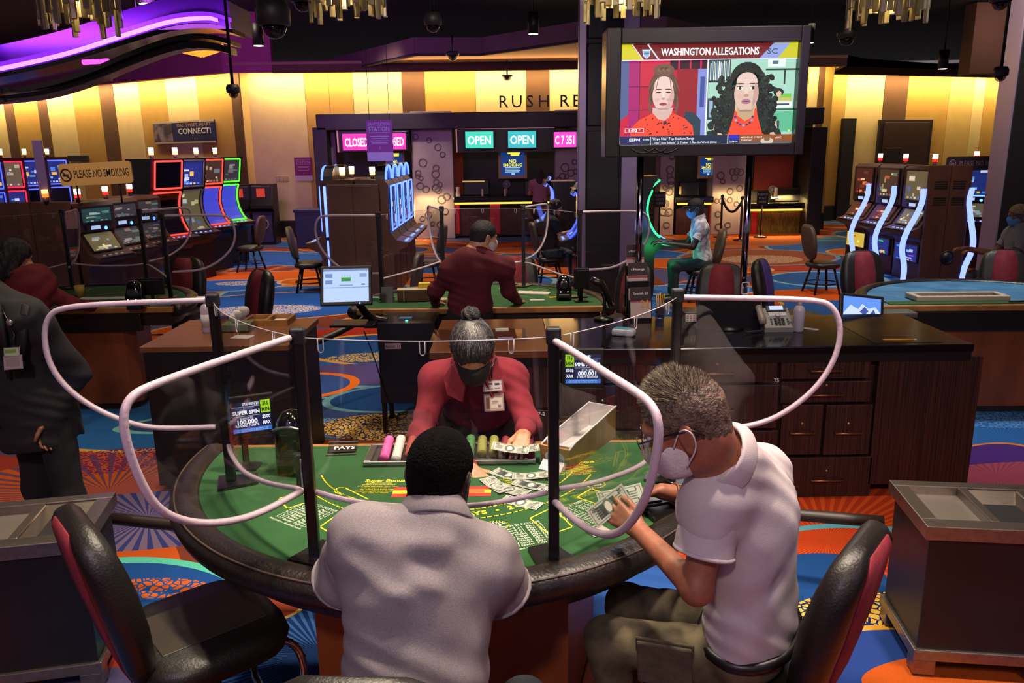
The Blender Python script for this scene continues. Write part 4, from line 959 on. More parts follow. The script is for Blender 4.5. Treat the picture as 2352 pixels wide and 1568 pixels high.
# ------------------------------------------------------------------ slot machines and kiosks
CAB = mat('cabinet_brown', '#3a1d14', .5, vary=.25, vs=5, stretch=(1, 1, .3)); CABB = mat('cabinet_black', '#131013', .35); SCRD = mat('screen_off', '#0a0c18', .15)
DECK = mat('deck_grey', '#5a4a48', .3, .3); CANDLE = em('#ffb070', 3.0); CANW = em('#ffe8d0', 4.0); CANR = em('#e02018', 2.0)
def game_art(mb, mats, M, w, h, pal, seed):
    """flat lit game picture: bands, reels and blobs of colour"""
    r = random.Random(seed); mb.rects([(-w / 2, -h / 2, w / 2, h / 2, _mi(mats, em(pal[0], .75)))], M, .001)
    for i in range(7):
        a, b = r.uniform(-.45, .25) * w, r.uniform(-.45, .3) * h; mb.rects([(a, b, a + r.uniform(.08, .3) * w, b + r.uniform(.05, .2) * h, _mi(mats, em(pal[1 + i % (len(pal) - 1)], .75)))], M, .0018 + .0001 * i)
    for i in range(5): mb.rects([(-.4 * w + .165 * i * w, -.46 * h, -.4 * w + .165 * i * w + .1 * w, -.39 * h, _mi(mats, em(pal[1 + i % (len(pal) - 1)], .75)))], M, .0026)
ART = {'blue': ('#1c2a6a', '#4a7ac8', '#8ab0d8', '#c0c8e0', '#e0b050'), 'gold': ('#3a2a1c', '#8a7a4a', '#b0a878', '#5a6a6a', '#a05030'), 'grey': ('#2c2a30', '#5a5a60', '#7c7a78', '#48605a', '#6a5a50'),
       'teal': ('#1a3a3c', '#4a8078', '#8aa89a', '#2a5a60', '#b0b090'), 'red': ('#3a1412', '#8a3a20', '#b86a40', '#5a2a24', '#c0a080'), 'plain': ('#3a44c8', '#3c48cc'), 'cream': ('#5a5238', '#a8a078', '#7a8a9a', '#c8c0a0', '#4a5a8a')}
def glow_strip(t, pts, r, col, s_, nm='light_strip'):
    mb = MB(); mb.tube(pts, r, 6); return part(t, nm, mb, em(col, s_), True)
def slot(label, loc, rz, style, glow='#3a50ff', gs=4., art=('blue', 'blue'), h=1.9, w=.68, group=None, candle=True, seed=0, belly=None):
    """front faces -y in its own coordinates"""
    t = thing('slot_machine', label, 'slot machine', loc, rz, group); d = .62
    if style == 'upright':      # tilted lower screen
        prof = [(.31, 0), (.31, h), (-.10, h), (-.16, h - .05), (-.16, 1.18), (-.12, 1.14), (-.30, .88), (-.46, .82), (-.46, .77), (-.28, .70), (-.22, .62), (-.22, 0)]
    elif style == 'curved':
        prof = [(.31, 0), (.31, h), (-.26, h), (-.17, 1.62), (-.10, 1.45), (-.08, 1.3), (-.11, 1.12), (-.20, .95), (-.28, .88), (-.46, .83), (-.46, .78), (-.28, .70), (-.22, .62), (-.22, 0)]
    else:
        prof = [(.31, 0), (.31, h), (-.12, h), (-.18, h - .08), (-.18, 1.0), (-.26, .88), (-.44, .83), (-.44, .78), (-.26, .70), (-.22, .62), (-.22, 0)]
    Mx = Matrix(((0, 0, 1, -w / 2), (1, 0, 0, 0), (0, 1, 0, 0), (0, 0, 0, 1)))
    mb = MB(); mb.prism(prof, Mx, w); part(t, 'cabinet', mb, CABB if style == 'curved' else CAB, True)
    def scr(nm, p0, p1, ws, a, sd, frame_c=None):
        (y0, z0), (y1, z1) = p0, p1; L_ = math.hypot(y1 - y0, z1 - z0); Mf = frame((0, (y0 + y1) / 2, (z0 + z1) / 2), (1, 0, 0), (0, y1 - y0, z1 - z0))
        mb = MB(); mb.box((0, 0, .006), (ws + .05, L_ + .04, .02), Mf, .006); s_ = part(t, nm, mb, CABB, True)
        mats = []; mb = MB(); Mg = Mf @ Matrix.Translation((0, 0, .017))
        if a: game_art(mb, mats, Mg, ws, L_, ART[a], sd)
        else: mb.rects([(-ws / 2, -L_ / 2, ws / 2, L_ / 2, 0)], Mg); mats = [SCRD]
        part(s_, 'picture', mb, mats, True)
        if frame_c:
            for x in (-1, 1): 
                q = MB(); q.cyl(Mf @ Vector((x * (ws / 2 + .03), -L_ / 2 - .02, .02)), Mf @ Vector((x * (ws / 2 + .03), L_ / 2 + .02, .02)), .014, n=6); part(s_, 'light_strip', q, em(frame_c, gs * .55), True)
            for y in (-1, 1):
                q = MB(); q.cyl(Mf @ Vector((-ws / 2 - .03, y * (L_ / 2 + .02), .02)), Mf @ Vector((ws / 2 + .03, y * (L_ / 2 + .02), .02)), .014, n=6); part(s_, 'light_strip', q, em(frame_c, gs * .55), True)
    if style == 'upright':
        scr('upper_screen', (-.165, 1.30), (-.165, h - .08), w * .74, art[0], seed, glow if gs and belly == 'frame' else None)
        scr('lower_screen', (-.285, .905), (-.135, 1.13), w * .72, art[1], seed + 1, None)
        mb = MB(); mb.box((0, -.168, 1.215), (w * .6, .03, .09), None, .01); cr_ = part(t, 'player_panel', mb, CABB, True); q = MB(); q.box((-.05, -.186, 1.22), (.16, .006, .05)); part(cr_, 'lit_panel', q, em('#a0b8e0', 1.0), True); q = MB(); q.cyl((.13, -.185, 1.2), (.13, -.195, 1.2), .025, n=10); part(cr_, 'card_slot_light', q, em('#4a80ff', 4), True)
        if belly and belly != 'frame':
            q = MB(); q.box((0, -.235, .45), (w * .86, .03, .3), None, .01); bp_ = part(t, 'belly_panel', q, CABB, True); mats = []; q = MB(); game_art(q, mats, frame((0, -.252, .45), (1, 0, 0), (0, 0, 1)), w * .8, .26, belly, seed + 5); part(bp_, 'picture', q, mats, True)
    elif style == 'stack':
        scr('upper_screen', (-.185, h - .58), (-.185, h - .10), w * .66, art[0], seed, glow); scr('middle_screen', (-.185, h - 1.06), (-.185, h - .70), w * .66, art[1], seed + 1, glow); scr('lower_screen', (-.20, h - 1.24), (-.19, h - 1.12), w * .6, 'cream', seed + 2)
    elif style == 'curved':
        scr('upper_screen', (-.185, 1.66), (-.255, h - .06), w * .70, art[0], seed, glow)
        mats = []; mb = MB(); cs = [(-.295, .885), (-.215, .955), (-.125, 1.12), (-.095, 1.3), (-.115, 1.45), (-.165, 1.57)]
        mm = [em(c, .8) for c in ART[art[1]]] if art[1] else [SCRD]; r = random.Random(seed)
        rg = [[Vector((-w * .34, y, z)), Vector((w * .34, y, z)), Vector((w * .34, y + .02, z)), Vector((-w * .34, y + .02, z))] for y, z in cs]; mb.loft(rg, True, True, 0, False)
        if art[1] and art[1] != 'plain':
            for i in range(16):
                k = r.randrange(5); f_ = r.random(); x = r.uniform(-.3, .2) * w; a_, b_ = cs[k], cs[k + 1]; L2 = [(a_[0] + (b_[0] - a_[0]) * u - .004, a_[1] + (b_[1] - a_[1]) * u) for u in (f_ * .5, f_ * .5 + .45)]
                mb.face([(x, *L2[0]), (x + .12 * w, *L2[0]), (x + .12 * w, *L2[1]), (x, *L2[1])], 1 + i % (len(mm) - 1))
        s_ = part(t, 'curved_screen', mb, mm, True)
        for x in (-1, 1):
            q = MB(); q.tube(smoothpts([Vector((x * w * .39, y - .012, z)) for y, z in cs], 1), .016, 6); part(s_, 'light_strip', q, em(glow, gs * .55), True)
        for y, z in (cs[0], cs[-1]): q = MB(); q.cyl((-w * .39, y - .012, z), (w * .39, y - .012, z), .014, n=6); part(s_, 'light_strip', q, em(glow, gs * .55), True)
    else:
        scr('tall_screen', (-.185, 1.04), (-.185, h - .12), w * .62, art[0], seed, glow)
        q = MB(); q.tube([Vector((.30 * w / .68 * math.cos(u), -.15, h + .20 * math.sin(u))) for u in [PI * j / 10 for j in range(11)]], .018, 6); part(t, 'arch_light', q, em(glow, gs * .55), True)
        q = MB(); q.prism([(.32 * math.cos(PI * j / 10) * w / .68, .22 * math.sin(PI * j / 10)) for j in range(11)], frame((0, -.13, h - .01), (1, 0, 0), (0, 0, 1)), -.14); part(t, 'arch_top', q, CABB, True)
    mb = MB(); mb.box((0, -.38, .835), (w * .92, .17, .02), TR(0, 0, 0), .008); dk = part(t, 'button_deck', mb, DECK, True)
    for i in range(4): q = MB(); q.lathe([(.022, 0), (.02, .014)], TR(-.18 + .11 * i, -.39, .845), 8); part(dk, 'button', q, em('#7a9aff' if style != 'upright' or gs else '#8a7a70', 1.5 if gs else .4), True)
    if candle:
        mb = MB(); mb.cyl((0, .1, h), (0, .1, h + .06), .03, n=10); tp = part(t, 'top_candle', mb, mat('candle_base', '#6a4a50', .4), True)
        q = MB(); q.cyl((0, .1, h + .06), (0, .1, h + .11), .04, n=10); part(tp, 'red_light', q, CANR if style == 'upright' else CANDLE, True)
        q = MB(); q.cyl((0, .1, h + .11), (0, .1, h + .18), .042, n=10); part(tp, 'white_light', q, CANW, True)
    return t
RX, LX = PI / 2, -PI / 2       # fronts facing +x / -x
def end_panel(label, x0, x1, y, h, seams=1, fan=True, vents=False, name='bank_end_panel'):
    t = thing(name, label, 'cabinet panel', ((x0 + x1) / 2, y, 0)); mb = MB(); mb.box(((x0 + x1) / 2, y, h / 2), (x1 - x0, .05, h), None, .01); pn = part(t, 'board', mb, CAB)
    q = MB(); q.box(((x0 + x1) / 2, y - .027, h / 2), (.008, .006, h)); part(pn, 'seam', q, mat('seam_dark', '#150b08'))
    if fan:
        q = MB(); c_ = Vector((x0 + (x1 - x0) * .62, y - .03, .42)); q.tube([c_ + Vector((.10 * math.cos(u), 0, .10 * math.sin(u))) for u in [2 * PI * j / 16 for j in range(16)]], .012, 6, True); q.cyl(c_, c_ + Vector((0, -.01, 0)), .085, n=16); part(pn, 'fan_vent', q, mat('vent_black', '#080606'))
    if vents:
        for vx in (.3, .72):
            for vz in (h - .25, h - .5):
                for j in range(4): q = MB(); q.box((x0 + (x1 - x0) * vx, y - .028, vz - .035 * j), (.2, .008, .014)); part(pn, 'vent_slot', q, mat('vent_black', '#080606'))
    return t
# A: far left bank of red and blue lit machines
gA = 'far left bank of lit machines'
for i, (px, yy, g_, a_) in enumerate(((-12, 16.2, '#3a50ff', ('blue', 'blue')), (38, 17.0, '#ff2040', ('cream', 'blue')), (92, 17.9, '#4a5aff', ('blue', None)), (143, 18.8, '#4a5aff', ('blue', None)))):
    x = (AY(px, 420, yy)).x
    slot(('blue lit machine cut by the left edge', 'red lit machine with a picture on both screens, far left', 'blue lit machine behind the violet sign strip, far left', 'blue lit machine half behind the tan no smoking sign')[i], (x - .2, yy, 0), PI * .30, 'stack', g_, 3.2, a_, 2.16, .66, None, True, 10 + i)
# B: dark low bank with grey screens
xB = -5.62
for i in range(3):
    slot(('brown machine with a teal grey upper screen, nearest of the low bank', 'brown machine with grey screens, second in the low bank', 'brown machine with a pale upper screen, third in the low bank', 'brown machine with violet lit panel, last in the low bank')[i], (xB - .28, 11.2 + .78 * i, 0), RX * .82, 'upright', '#5a60ff', 0, (('teal', 'cream'), ('grey', 'grey'), ('grey', 'grey'), ('grey', 'red'))[i], 1.56, .70, 'low bank of brown machines', True, 20 + i)
end_panel('dark brown end panel of the low bank of machines, at the left', -6.9, -5.86, 10.75, 1.6)
# C: curved bank
for i, (px, yy, g_, a_) in enumerate(((385, 13.5, '#ff3a30', (None, None)), (438, 14.3, '#50484a', ('blue', 'cream')), (484, 15.4, '#ff3a28', ('gold', 'plain')), (526, 16.4, '#48f028', ('grey', 'plain')))):
    x = AY(px, 450, yy).x; slot(('curved machine with red edges and dark screens behind the low bank', 'curved machine with pale picture and unlit edges', 'curved machine with orange red edges and a blue screen', 'curved machine with green edges and a blue screen')[i], (x - .12, yy, 0), PI * .36, 'curved', g_, 4 if i != 1 else .6, a_, 2.12, .70, None, True, 30 + i)
# D: blue lit bank by the middle table
xD0, xD1 = AY(757, 550, 12).x, AY(876, 550, 12).x
end_panel('tall brown end panel of the blue lit bank behind the middle table', xD0, xD1, 12.0, 1.72)
for i in range(4):
    slot('arched blue lit machine, %s from the front, right of its bank' % ('first', 'second', 'third', 'fourth')[i], ((xD0 + xD1) / 2 + .33, 12.45 + .72 * i, 0), RX, 'portal', '#4a6aff', 6, ('blue', 'blue'), 1.78, .66, None, i != 2, 40 + i)
for i in range(2):
    slot('arched blue lit machine hidden on the left of its bank, %s' % ('nearest', 'next')[i], ((xD0 + xD1) / 2 - .33, 12.45 + .75 * i, 0), LX, 'portal', '#4a6aff', 6, ('blue', 'blue'), 1.78, .66, None, True, 50 + i)
mb = MB(); mb.tube([(xD0 - .02, 11.97, .95), (xD0 - .02, 11.97, 1.7)], .02, 6); mb.tube([(xD0 - .02, 11.97, .45), (xD0 - .02, 11.97, .9)], .015, 6); single('edge_light', mb, em('#5a76ff', 3), 'blue light strip down the left edge of the brown end panel', 'light')
# E: machines on both sides of the dark column
slot('brown machine with green edge lights that the man in the cap plays', (AY(1500, 500, 12.2).x - .24, 12.25, 0), RX, 'curved', '#28e070', 5, ('blue', 'blue'), 1.78, .70, None, True, 60)
slot('dark machine left of the column that the woman plays', (1.20, 12.3, 0), LX, 'curved', '#3a50ff', 4, ('grey', 'blue'), 1.60, .70, None, False, 61)
slot('blue lit machine beyond the woman at the middle of the hall', (.92, 15.4, 0), LX, 'curved', '#4a5aff', 5, ('blue', 'blue'), 1.6, .70, None, False, 62)
# F: blue strip bank on the right
xF0, xF1 = AY(2120, 520, 12.7).x, AY(2218, 520, 12.7).x
end_panel('tall brown end panel with vents between two blue light strips, right bank', xF0, xF1, 12.7, 1.86, vents=True)
for i in range(3):
    slot(('slot machine with cream and blue screens, nearest of the right bank', 'slot machine with dim red lower screen, middle of the right bank', 'slot machine with orange upper screen, farthest of the right bank')[i], (xF0 + .22, 13.15 + .98 * i, 0), LX * .92, 'upright', '#4a60ff', 5, (('cream', 'cream'), ('gold', 'red'), ('red', 'red'))[i], 1.84, .74, None, True, 70 + i, (ART['blue'] + ('#8a40c0',), ART['blue'] + ('#40c060',), ('#c8b040', '#e0e060', '#d05820', '#c8c8a0'))[i])
for i, yy in enumerate((12.68, 13.66, 14.64)):
    mb = MB(); c_ = [(-.04, 1.5), (-.04, 1.3), (-.10, 1.12), (-.26, .80), (-.30, .55), (-.22, .30), (-.22, 0.05)]; mb.tube(smoothpts([Vector((xF0 + y - .02, yy, z)) for y, z in c_], 2), .045, 8)
    single('curved_light', mb, em('#6a7cff', 2.6), ('long blue light strip at the near corner of the right bank', 'blue light strip between the nearest and middle machines of the right bank', 'blue light strip between the middle and farthest machines of the right bank')[i], 'light')
mb = MB(); mb.tube(smoothpts([Vector((xF1 + y, 12.68, z)) for y, z in ((.02, 1.5), (-.02, 1.3), (.06, 1.0), (.14, .70), (.14, .5), (.04, .25), (.02, .05))], 2), .045, 8); single('curved_light', mb, em('#6a7cff', 2.6), 'blue light strip at the right corner of the vented end panel', 'light')
x = AY(2252, 480, 14.2).x; slot('blue edged machine with two cream screens that the masked man at the right plays', (x, 14.5, 0), -.45, 'upright', '#5a80ff', 5, ('blue', 'cream'), 1.86, .66, None, True, 80, 'frame')
# no smoking signs on the banks
def smoke_sign(a, b, c, d, Y, base, ink, lab, z0, tilt=0):
    x0, x1, zb, zt = R2(a, b, c, d, Y); t = thing('no_smoking_sign', lab, 'sign', ((x0 + x1) / 2, Y, z0)); w_, h_ = x1 - x0, zt - zb
    mb = MB(); Mp = frame(((x0 + x1) / 2, Y + .0, (zb + zt) / 2), (1, 0, tilt), (0, 0, 1)); mb.prism(rrect(w_, h_, h_ * .15), Mp, -.03); part(t, 'board', mb, base)
    mb = MB(); mb.text('PLEASE NO SMOKING', h_ * .5, Mp @ Matrix.Translation((w_ * .08, 0, .001)), .002, .004, w=w_ * .76)
    q0 = Vector((-w_ * .41, 0, .004)); mb.tube([Mp @ (q0 + Vector((h_ * .24 * math.cos(u), h_ * .27 * math.sin(u), 0))) for u in [2 * PI * j / 18 for j in range(18)]], h_ * .03, 5, True); mb.tube([Mp @ (q0 + Vector((-h_ * .17, h_ * .17, 0))), Mp @ (q0 + Vector((h_ * .17, -h_ * .17, 0)))], h_ * .03, 5); mb.rects([(q0.x - h_ * .15, -.02, q0.x + h_ * .12, .01, 0)], Mp, .002)
    part(t, 'print', mb, ink)
    for u in (-.3, .3):
        q = MB(); q.cyl(((x0 + x1) / 2 + u * w_, Y + .03, z0), ((x0 + x1) / 2 + u * w_, Y + .03, zb + .02), .012, n=8); part(t, 'stand_rod', q, mat('metal_black', '#161315'))
    return t
smoke_sign(136, 303, 373, 424, 10.9, mat('sign_tan', '#c89a5a', .5), mat('sign_ink', '#2a1a14', .6), 'tan sign reading PLEASE NO SMOKING on the low bank at the left', 1.56, .035)
smoke_sign(2175, 2318, 359, 391, 13.4, mat('sign_plum', '#2a1e2c', .5), mat('sign_ink_mauve', '#8a707c', .6), 'dark sign reading PLEASE NO SMOKING on the right bank, cut by the pier', 0)
mb = MB(); x0, x1, zb, zt = R2(84, 106, 322, 470, 10.75); mb.box(((x0 + x1) / 2, 10.75, (zb + zt) / 2), (x1 - x0, .02, zt - zb), None, .004); single('sign_back', mb, mat('sign_violet', '#6a5488', .5), 'narrow violet sign seen edge on above the low bank at the left', 'sign')
mb = MB(); c_ = AY(103, 455, 10.7); mb.cyl((c_.x, 10.72, 1.6), (c_.x, 10.72, 1.66), .035, n=10); mb.cyl((c_.x, 10.72, 1.66), (c_.x, 10.72, 1.71), .04, n=10, mi=1); mb.cyl((c_.x, 10.72, 1.71), (c_.x, 10.72, 1.76), .04, n=10, mi=2); single('candle_light', mb, [mat('candle_base', '#6a4a50'), em('#ff6020', 2.5), em('#ffc060', 3)], 'orange lit candle lamp under the violet sign strip', 'lamp')
# kiosks against the wall and a bin
for px, lab in ((556, 'dark standing kiosk with a red screen beside the green edged machine'), (606, 'dark standing kiosk with a red square, its base printed with a ring')):
    Y = 19.6; x0, x1, _, _ = R2(px - 28, px + 26, 430, 550, Y); xm = (x0 + x1) / 2; w_ = x1 - x0; t = thing('kiosk', lab, 'kiosk', (xm, Y, 0))
    mb = MB(); mb.prism([(.35, 0), (.35, 1.45), (0, 1.45), (-.08, 1.1), (-.2, .95), (-.2, .88), (-.05, .8), (-.1, 0)], Matrix(((0, 0, 1, -w_ / 2), (1, 0, 0, 0), (0, 1, 0, 0), (0, 0, 0, 1))), w_); part(t, 'cabinet', mb, CABB, True)
    mb = MB(); mb.box((0, -.06, 1.25), (w_ * .8, .04, .3), TR(0, 0, 0), .01); part(t, 'screen_hood', mb, mat('hood_grey', '#2a2426', .5), True)
    mb = MB(); mb.box((0, -.085, 1.25), (.2, .01, .2)); part(t, 'lit_square', mb, em('#c03a24', .8), True)
    mb = MB(); mb.box((0, -.115, .42), (w_ * .8, .01, .7)); bp_ = part(t, 'front_panel', mb, mat('kiosk_violet', '#3a3054', .5), True); q = MB(); q.tube([Vector((.14 * math.cos(u), -.125, .5 + .14 * math.sin(u))) for u in [2 * PI * j / 14 for j in range(14)]], .02, 6, True); part(bp_, 'ring_print', q, mat('sign_ink_mauve', '#8a707c'), True)
x0, x1, _, _ = R2(678, 742, 475, 560, 18.6); mb = MB(); mb.box(((x0 + x1) / 2, 18.85, .42), (x1 - x0, .5, .84), None, .02); t = thing('waste_bin', 'blue lit dark bin against the wall under the magenta poster', 'bin', ((x0 + x1) / 2, 18.85, 0)); part(t, 'body', mb, mat('bin_blue_lit', '#1a1a3c', .5)); mb = MB(); mb.box(((x0 + x1) / 2, 18.85, .87), (x1 - x0 + .06, .54, .08), None, .02); part(t, 'lid', mb, mat('lid_blue_lit', '#24244a', .4))  # blue light falling on the bin is put into its colours
# ------------------------------------------------------------------ television on its stand, ceiling fittings
YT = 5.62
def R3(a, b, c, d, Y): return R2(a, b, c, d, Y)
tv = thing('television', 'large television in a deep black frame on two chrome poles, showing two women', 'television', (AY(1620, 700, YT).x, YT + .04, 1.0))
x0, x1, z0, z1 = R2(1391, 1852, 62, 358, YT); xm, zm, w_, h_ = (x0 + x1) / 2, (z0 + z1) / 2, x1 - x0, z1 - z0
TVB = mat('tv_case', '#1a1416', .3, vary=.1)
for (a, b, c, d) in ((x0, x0 + .10, z0, z1), (x1 - .06, x1, z0, z1), (x0 + .10, x1 - .06, z1 - .10, z1), (x0 + .10, x1 - .06, z0, z0 + .08)):
    mb = MB(); mb.box(((a + b) / 2, YT + .11, (c + d) / 2), (b - a, .26, d - c), None, .006); part(tv, 'case_side', mb, TVB)
mb = MB(); mb.box((xm, YT + .2, zm), (w_ - .04, .08, h_ - .04)); part(tv, 'case_back', mb, TVB)
sx0, sx1, sz0, sz1 = R2(1426, 1824, 100, 334, YT + .06); sw, sh = sx1 - sx0, sz1 - sz0
mb = MB(); mb.box(((sx0 + sx1) / 2, YT + .12, (sz0 + sz1) / 2), (sw + .07, .1, sh + .07), None, .008); scp = part(tv, 'screen', mb, mat('bezel_black', '#0b0a0c'))
# the broadcast: flat lit shapes, u right 0-398, v up 0-234 in screen units
mats = []; mb = MB(); Ms = frame((sx0, YT + .068, sz0), (1, 0, 0), (0, 0, 1)) @ Matrix.Diagonal((sw / 398, sh / 234, 1, 1))
lay = [0]
def poly(pts, col, s_=1.0):
    lay[0] += 1; z = .0004 + lay[0] * .00006; mb.add([Ms @ Vector((u, v, z)) for u, v in pts], [tuple(range(len(pts)))], False, _mi(mats, em(col, s_)))
def rc(a, b, c, d, col, s_=1.): poly([(a, b), (c, b), (c, d), (a, d)], col, s_)
def oval(cx, cy, rx, ry, col, n=22, rot=0., s_=1.): poly([(cx + rx * math.cos(t) * math.cos(rot) - ry * math.sin(t) * math.sin(rot), cy + rx * math.cos(t) * math.sin(rot) + ry * math.sin(t) * math.cos(rot)) for t in [2 * PI * i / n for i in range(n)]], col, s_)
def wr(s_, u, v, sz, col, w=None, bold=.01):
    lay[0] += 1; z = .0004 + lay[0] * .00006; mb.text(s_, sz, Ms @ Matrix.Translation((u, v, z)), 0, bold, _mi(mats, em(col, 1.0)), w=w)
rc(0, 0, 398, 234, '#10243c')
rc(0, 24, 200, 198, '#b01838'); rc(18, 24, 42, 198, '#a01868'); rc(0, 60, 18, 198, '#4a5a88'); rc(44, 140, 110, 196, '#c0203c'); rc(112, 176, 198, 198, '#2c0c1c'); rc(130, 176, 134, 198, '#c01848'); rc(156, 176, 160, 198, '#c01848'); rc(180, 176, 184, 198, '#c01848')
for v in (84, 138): rc(18, v, 130, v + 2, '#5a1030')
rc(42, 24, 44, 198, '#5a1030'); rc(176, 24, 200, 178, '#7a86c8'); rc(128, 60, 176, 178, '#8c1424'); rc(182, 90, 192, 160, '#3a4a90'); poly([(0, 60), (18, 76), (18, 24), (0, 24)], '#c01838')
poly([(140, 24), (186, 24), (186, 60), (170, 78), (150, 80)], '#1c3a48')
# left presenter
poly([(22, 24), (26, 44), (44, 62), (76, 78), (120, 78), (150, 64), (168, 46), (172, 24)], '#e0452c')
poly([(74, 78), (90, 62), (104, 60), (118, 76), (122, 90), (74, 90)], '#c9a8a0')
oval(98, 132, 34, 44, '#5a4034'); oval(98, 168, 22, 16, '#5a4034'); oval(98, 176, 24, 14, '#6a4c3c'); poly([(66, 140), (64, 104), (70, 92), (76, 120)], '#54392e'); poly([(130, 140), (134, 104), (126, 90), (120, 120)], '#54392e')
poly([(78, 84), (118, 84), (112, 66), (98, 60), (84, 66)], '#c9a8a0')
oval(98, 118, 25, 36, '#d8b8b0'); oval(98, 142, 21, 20, '#dcc0b8')
for s_ in (-1, 1): oval(98 + s_ * 11, 125, 6, 2.2, '#4a2c28'); oval(98 + s_ * 11, 132, 7.5, 1.4, '#4a3028')
oval(98, 111, 4, 3, '#b08a80'); oval(98, 98, 9, 3.6, '#a8485a'); oval(98, 98.6, 8, .8, '#6a2a34')
for i in range(9):
    u0 = 74 + i * 6; poly([(u0, 168 - abs(i - 4) * 3), (u0 + 1.6, 168 - abs(i - 4) * 3), (u0 + (i - 4) * 3.2 + 1, 128), (u0 + (i - 4) * 3.2 - .4, 128)], '#7a5c48') if i not in (3, 4, 5) else None
poly([(98, 84), (118, 92), (123, 112), (121, 134), (112, 118), (108, 98)], '#c4a098'); oval(98, 87, 14, 2.4, '#b08c80'); oval(84, 108, 6, 4, '#d8a8a0'); oval(111, 108, 6, 4, '#c89890'); poly([(96, 126), (99, 126), (101, 113), (95, 113)], '#e4ccc4'); poly([(66, 120), (72, 86), (70, 74), (64, 92)], '#6a4c3c'); poly([(130, 120), (126, 84), (129, 72), (134, 94)], '#6a4c3c')
for k in range(5): oval(88 + 5 * k, 176 + 3 * (k % 2), 5, 4, ('#7a5a46', '#54392e')[k % 2], 10)
rr = random.Random(3)
for i in range(46):
    u, v = rr.uniform(30, 166), rr.uniform(26, 70)
    if abs(u - 98) < 22 and v > 56: continue
    if v > 24 + 52 * min(1, (u - 18) / 50) or v > 24 + 52 * min(1, (174 - u) / 40): continue
    oval(u, v, 2.0, 1.5, '#241418', 8, rr.random())
oval(104, 55, 3.5, 4.5, '#1c2440', 10)
# right guest
rc(200, 24, 398, 198, '#9ccab8'); rc(200, 150, 250, 198, '#30484c')
for i in range(12): rc(203 + i * 3.8, 151, 205.4 + i * 3.8, 190 + (i * 5) % 7, ('#c8d8e0', '#7a98b0', '#e0e0d0')[i % 3])
rc(200, 146, 236, 150, '#1c2c30'); rc(196, 24, 199, 198, '#e8eef0'); rc(330, 172, 398, 176, '#1c3434'); rc(372, 140, 376, 174, '#1c3434'); rc(334, 180, 374, 197, '#d8e8e0'); rc(345, 186, 358, 194, '#4a6a74')
rc(352, 110, 392, 118, '#6ac040'); rc(352, 102, 394, 110, '#c0b060'); rc(350, 86, 394, 100, '#d8e0e0'); rc(356, 92, 388, 96, '#3a4a54'); rc(330, 80, 398, 84, '#2a5a48'); rc(340, 30, 398, 78, '#58b088'); rc(352, 34, 358, 60, '#d0d8d0'); rc(362, 34, 368, 56, '#38484c'); oval(362, 122, 12, 9, '#18161c'); oval(363, 118, 6, 7, '#d0b0a0')
rc(200, 60, 216, 110, '#2a3c48'); rc(204, 66, 212, 104, '#8aa8b8')
poly([(212, 24), (214, 50), (240, 82), (270, 100), (300, 100), (340, 84), (362, 50), (366, 24)], '#c8b098')
poly([(246, 24), (250, 90), (262, 84), (282, 62), (300, 70), (312, 88), (338, 24)], '#e8452a')
oval(288, 148, 40, 44, '#14201e')
poly([(252, 160), (236, 120), (222, 70), (216, 30), (250, 26), (262, 70), (266, 110), (272, 170), (304, 170), (310, 110), (316, 70), (330, 26), (360, 30), (352, 74), (340, 124), (324, 160)], '#14201e')
for s_, (ua, ub) in ((-1, (238, 222)), (1, (334, 352))):
    for i in range(44):
        f_ = i / 43; u = ua + (ub - ua) * f_ * .9 + rr.uniform(-18, 18); v = 158 - 132 * f_ + rr.uniform(-5, 5); oval(u, v, rr.uniform(7, 10), rr.uniform(5, 8), ('#14201e', '#1c2c28', '#0e1614')[i % 3], 9, rr.random() * 3)
for i in range(120):
    sd_ = -1 if i % 2 else 1; f_ = rr.random(); u = (286 + sd_ * (34 + 22 * f_)) + rr.uniform(-14, 14); v = 165 - 135 * f_; oval(u, v, rr.uniform(1.5, 3), rr.uniform(1, 2), ('#30443c', '#0a1210', '#263a34')[i % 3], 7, rr.random() * 3)
poly([(266, 92), (308, 92), (306, 66), (286, 56), (268, 70)], '#b89a78')
oval(287, 120, 28, 42, '#cfb0a0'); oval(287, 146, 24, 22, '#d6bcb0')
for s_ in (-1, 1): oval(287 + s_ * 15, 132, 7.5, 3.4, '#f0e4e0', 14); oval(287 + s_ * 15, 132, 3.2, 3.4, '#1c1414', 12); oval(287 + s_ * 15, 142, 10, 1.5, '#3a2820', 14); oval(287 + s_ * 15, 136, 8, 1.0, '#2a1c1c', 12)
poly([(300, 84), (312, 104), (314, 132), (306, 146), (303, 116)], '#b8968a'); oval(287, 80, 16, 2.6, '#9a7a6c'); oval(272, 112, 7, 5, '#d0a89c'); poly([(285, 134), (289, 134), (291, 117), (283, 117)], '#dcc2b6'); oval(287, 115, 6, 3.5, '#b08a7c'); oval(287, 101, 11, 6, '#a87088'); oval(287, 101.5, 9, 1.2, '#5a2a38')
for i in range(9): a_ = PI + PI * i / 8; oval(284 + 20 * math.cos(a_), 66 + 20 * math.sin(a_), 3, 2.6, ('#2a2a80', '#8aa0d8', '#3a3a58')[i % 3], 9)
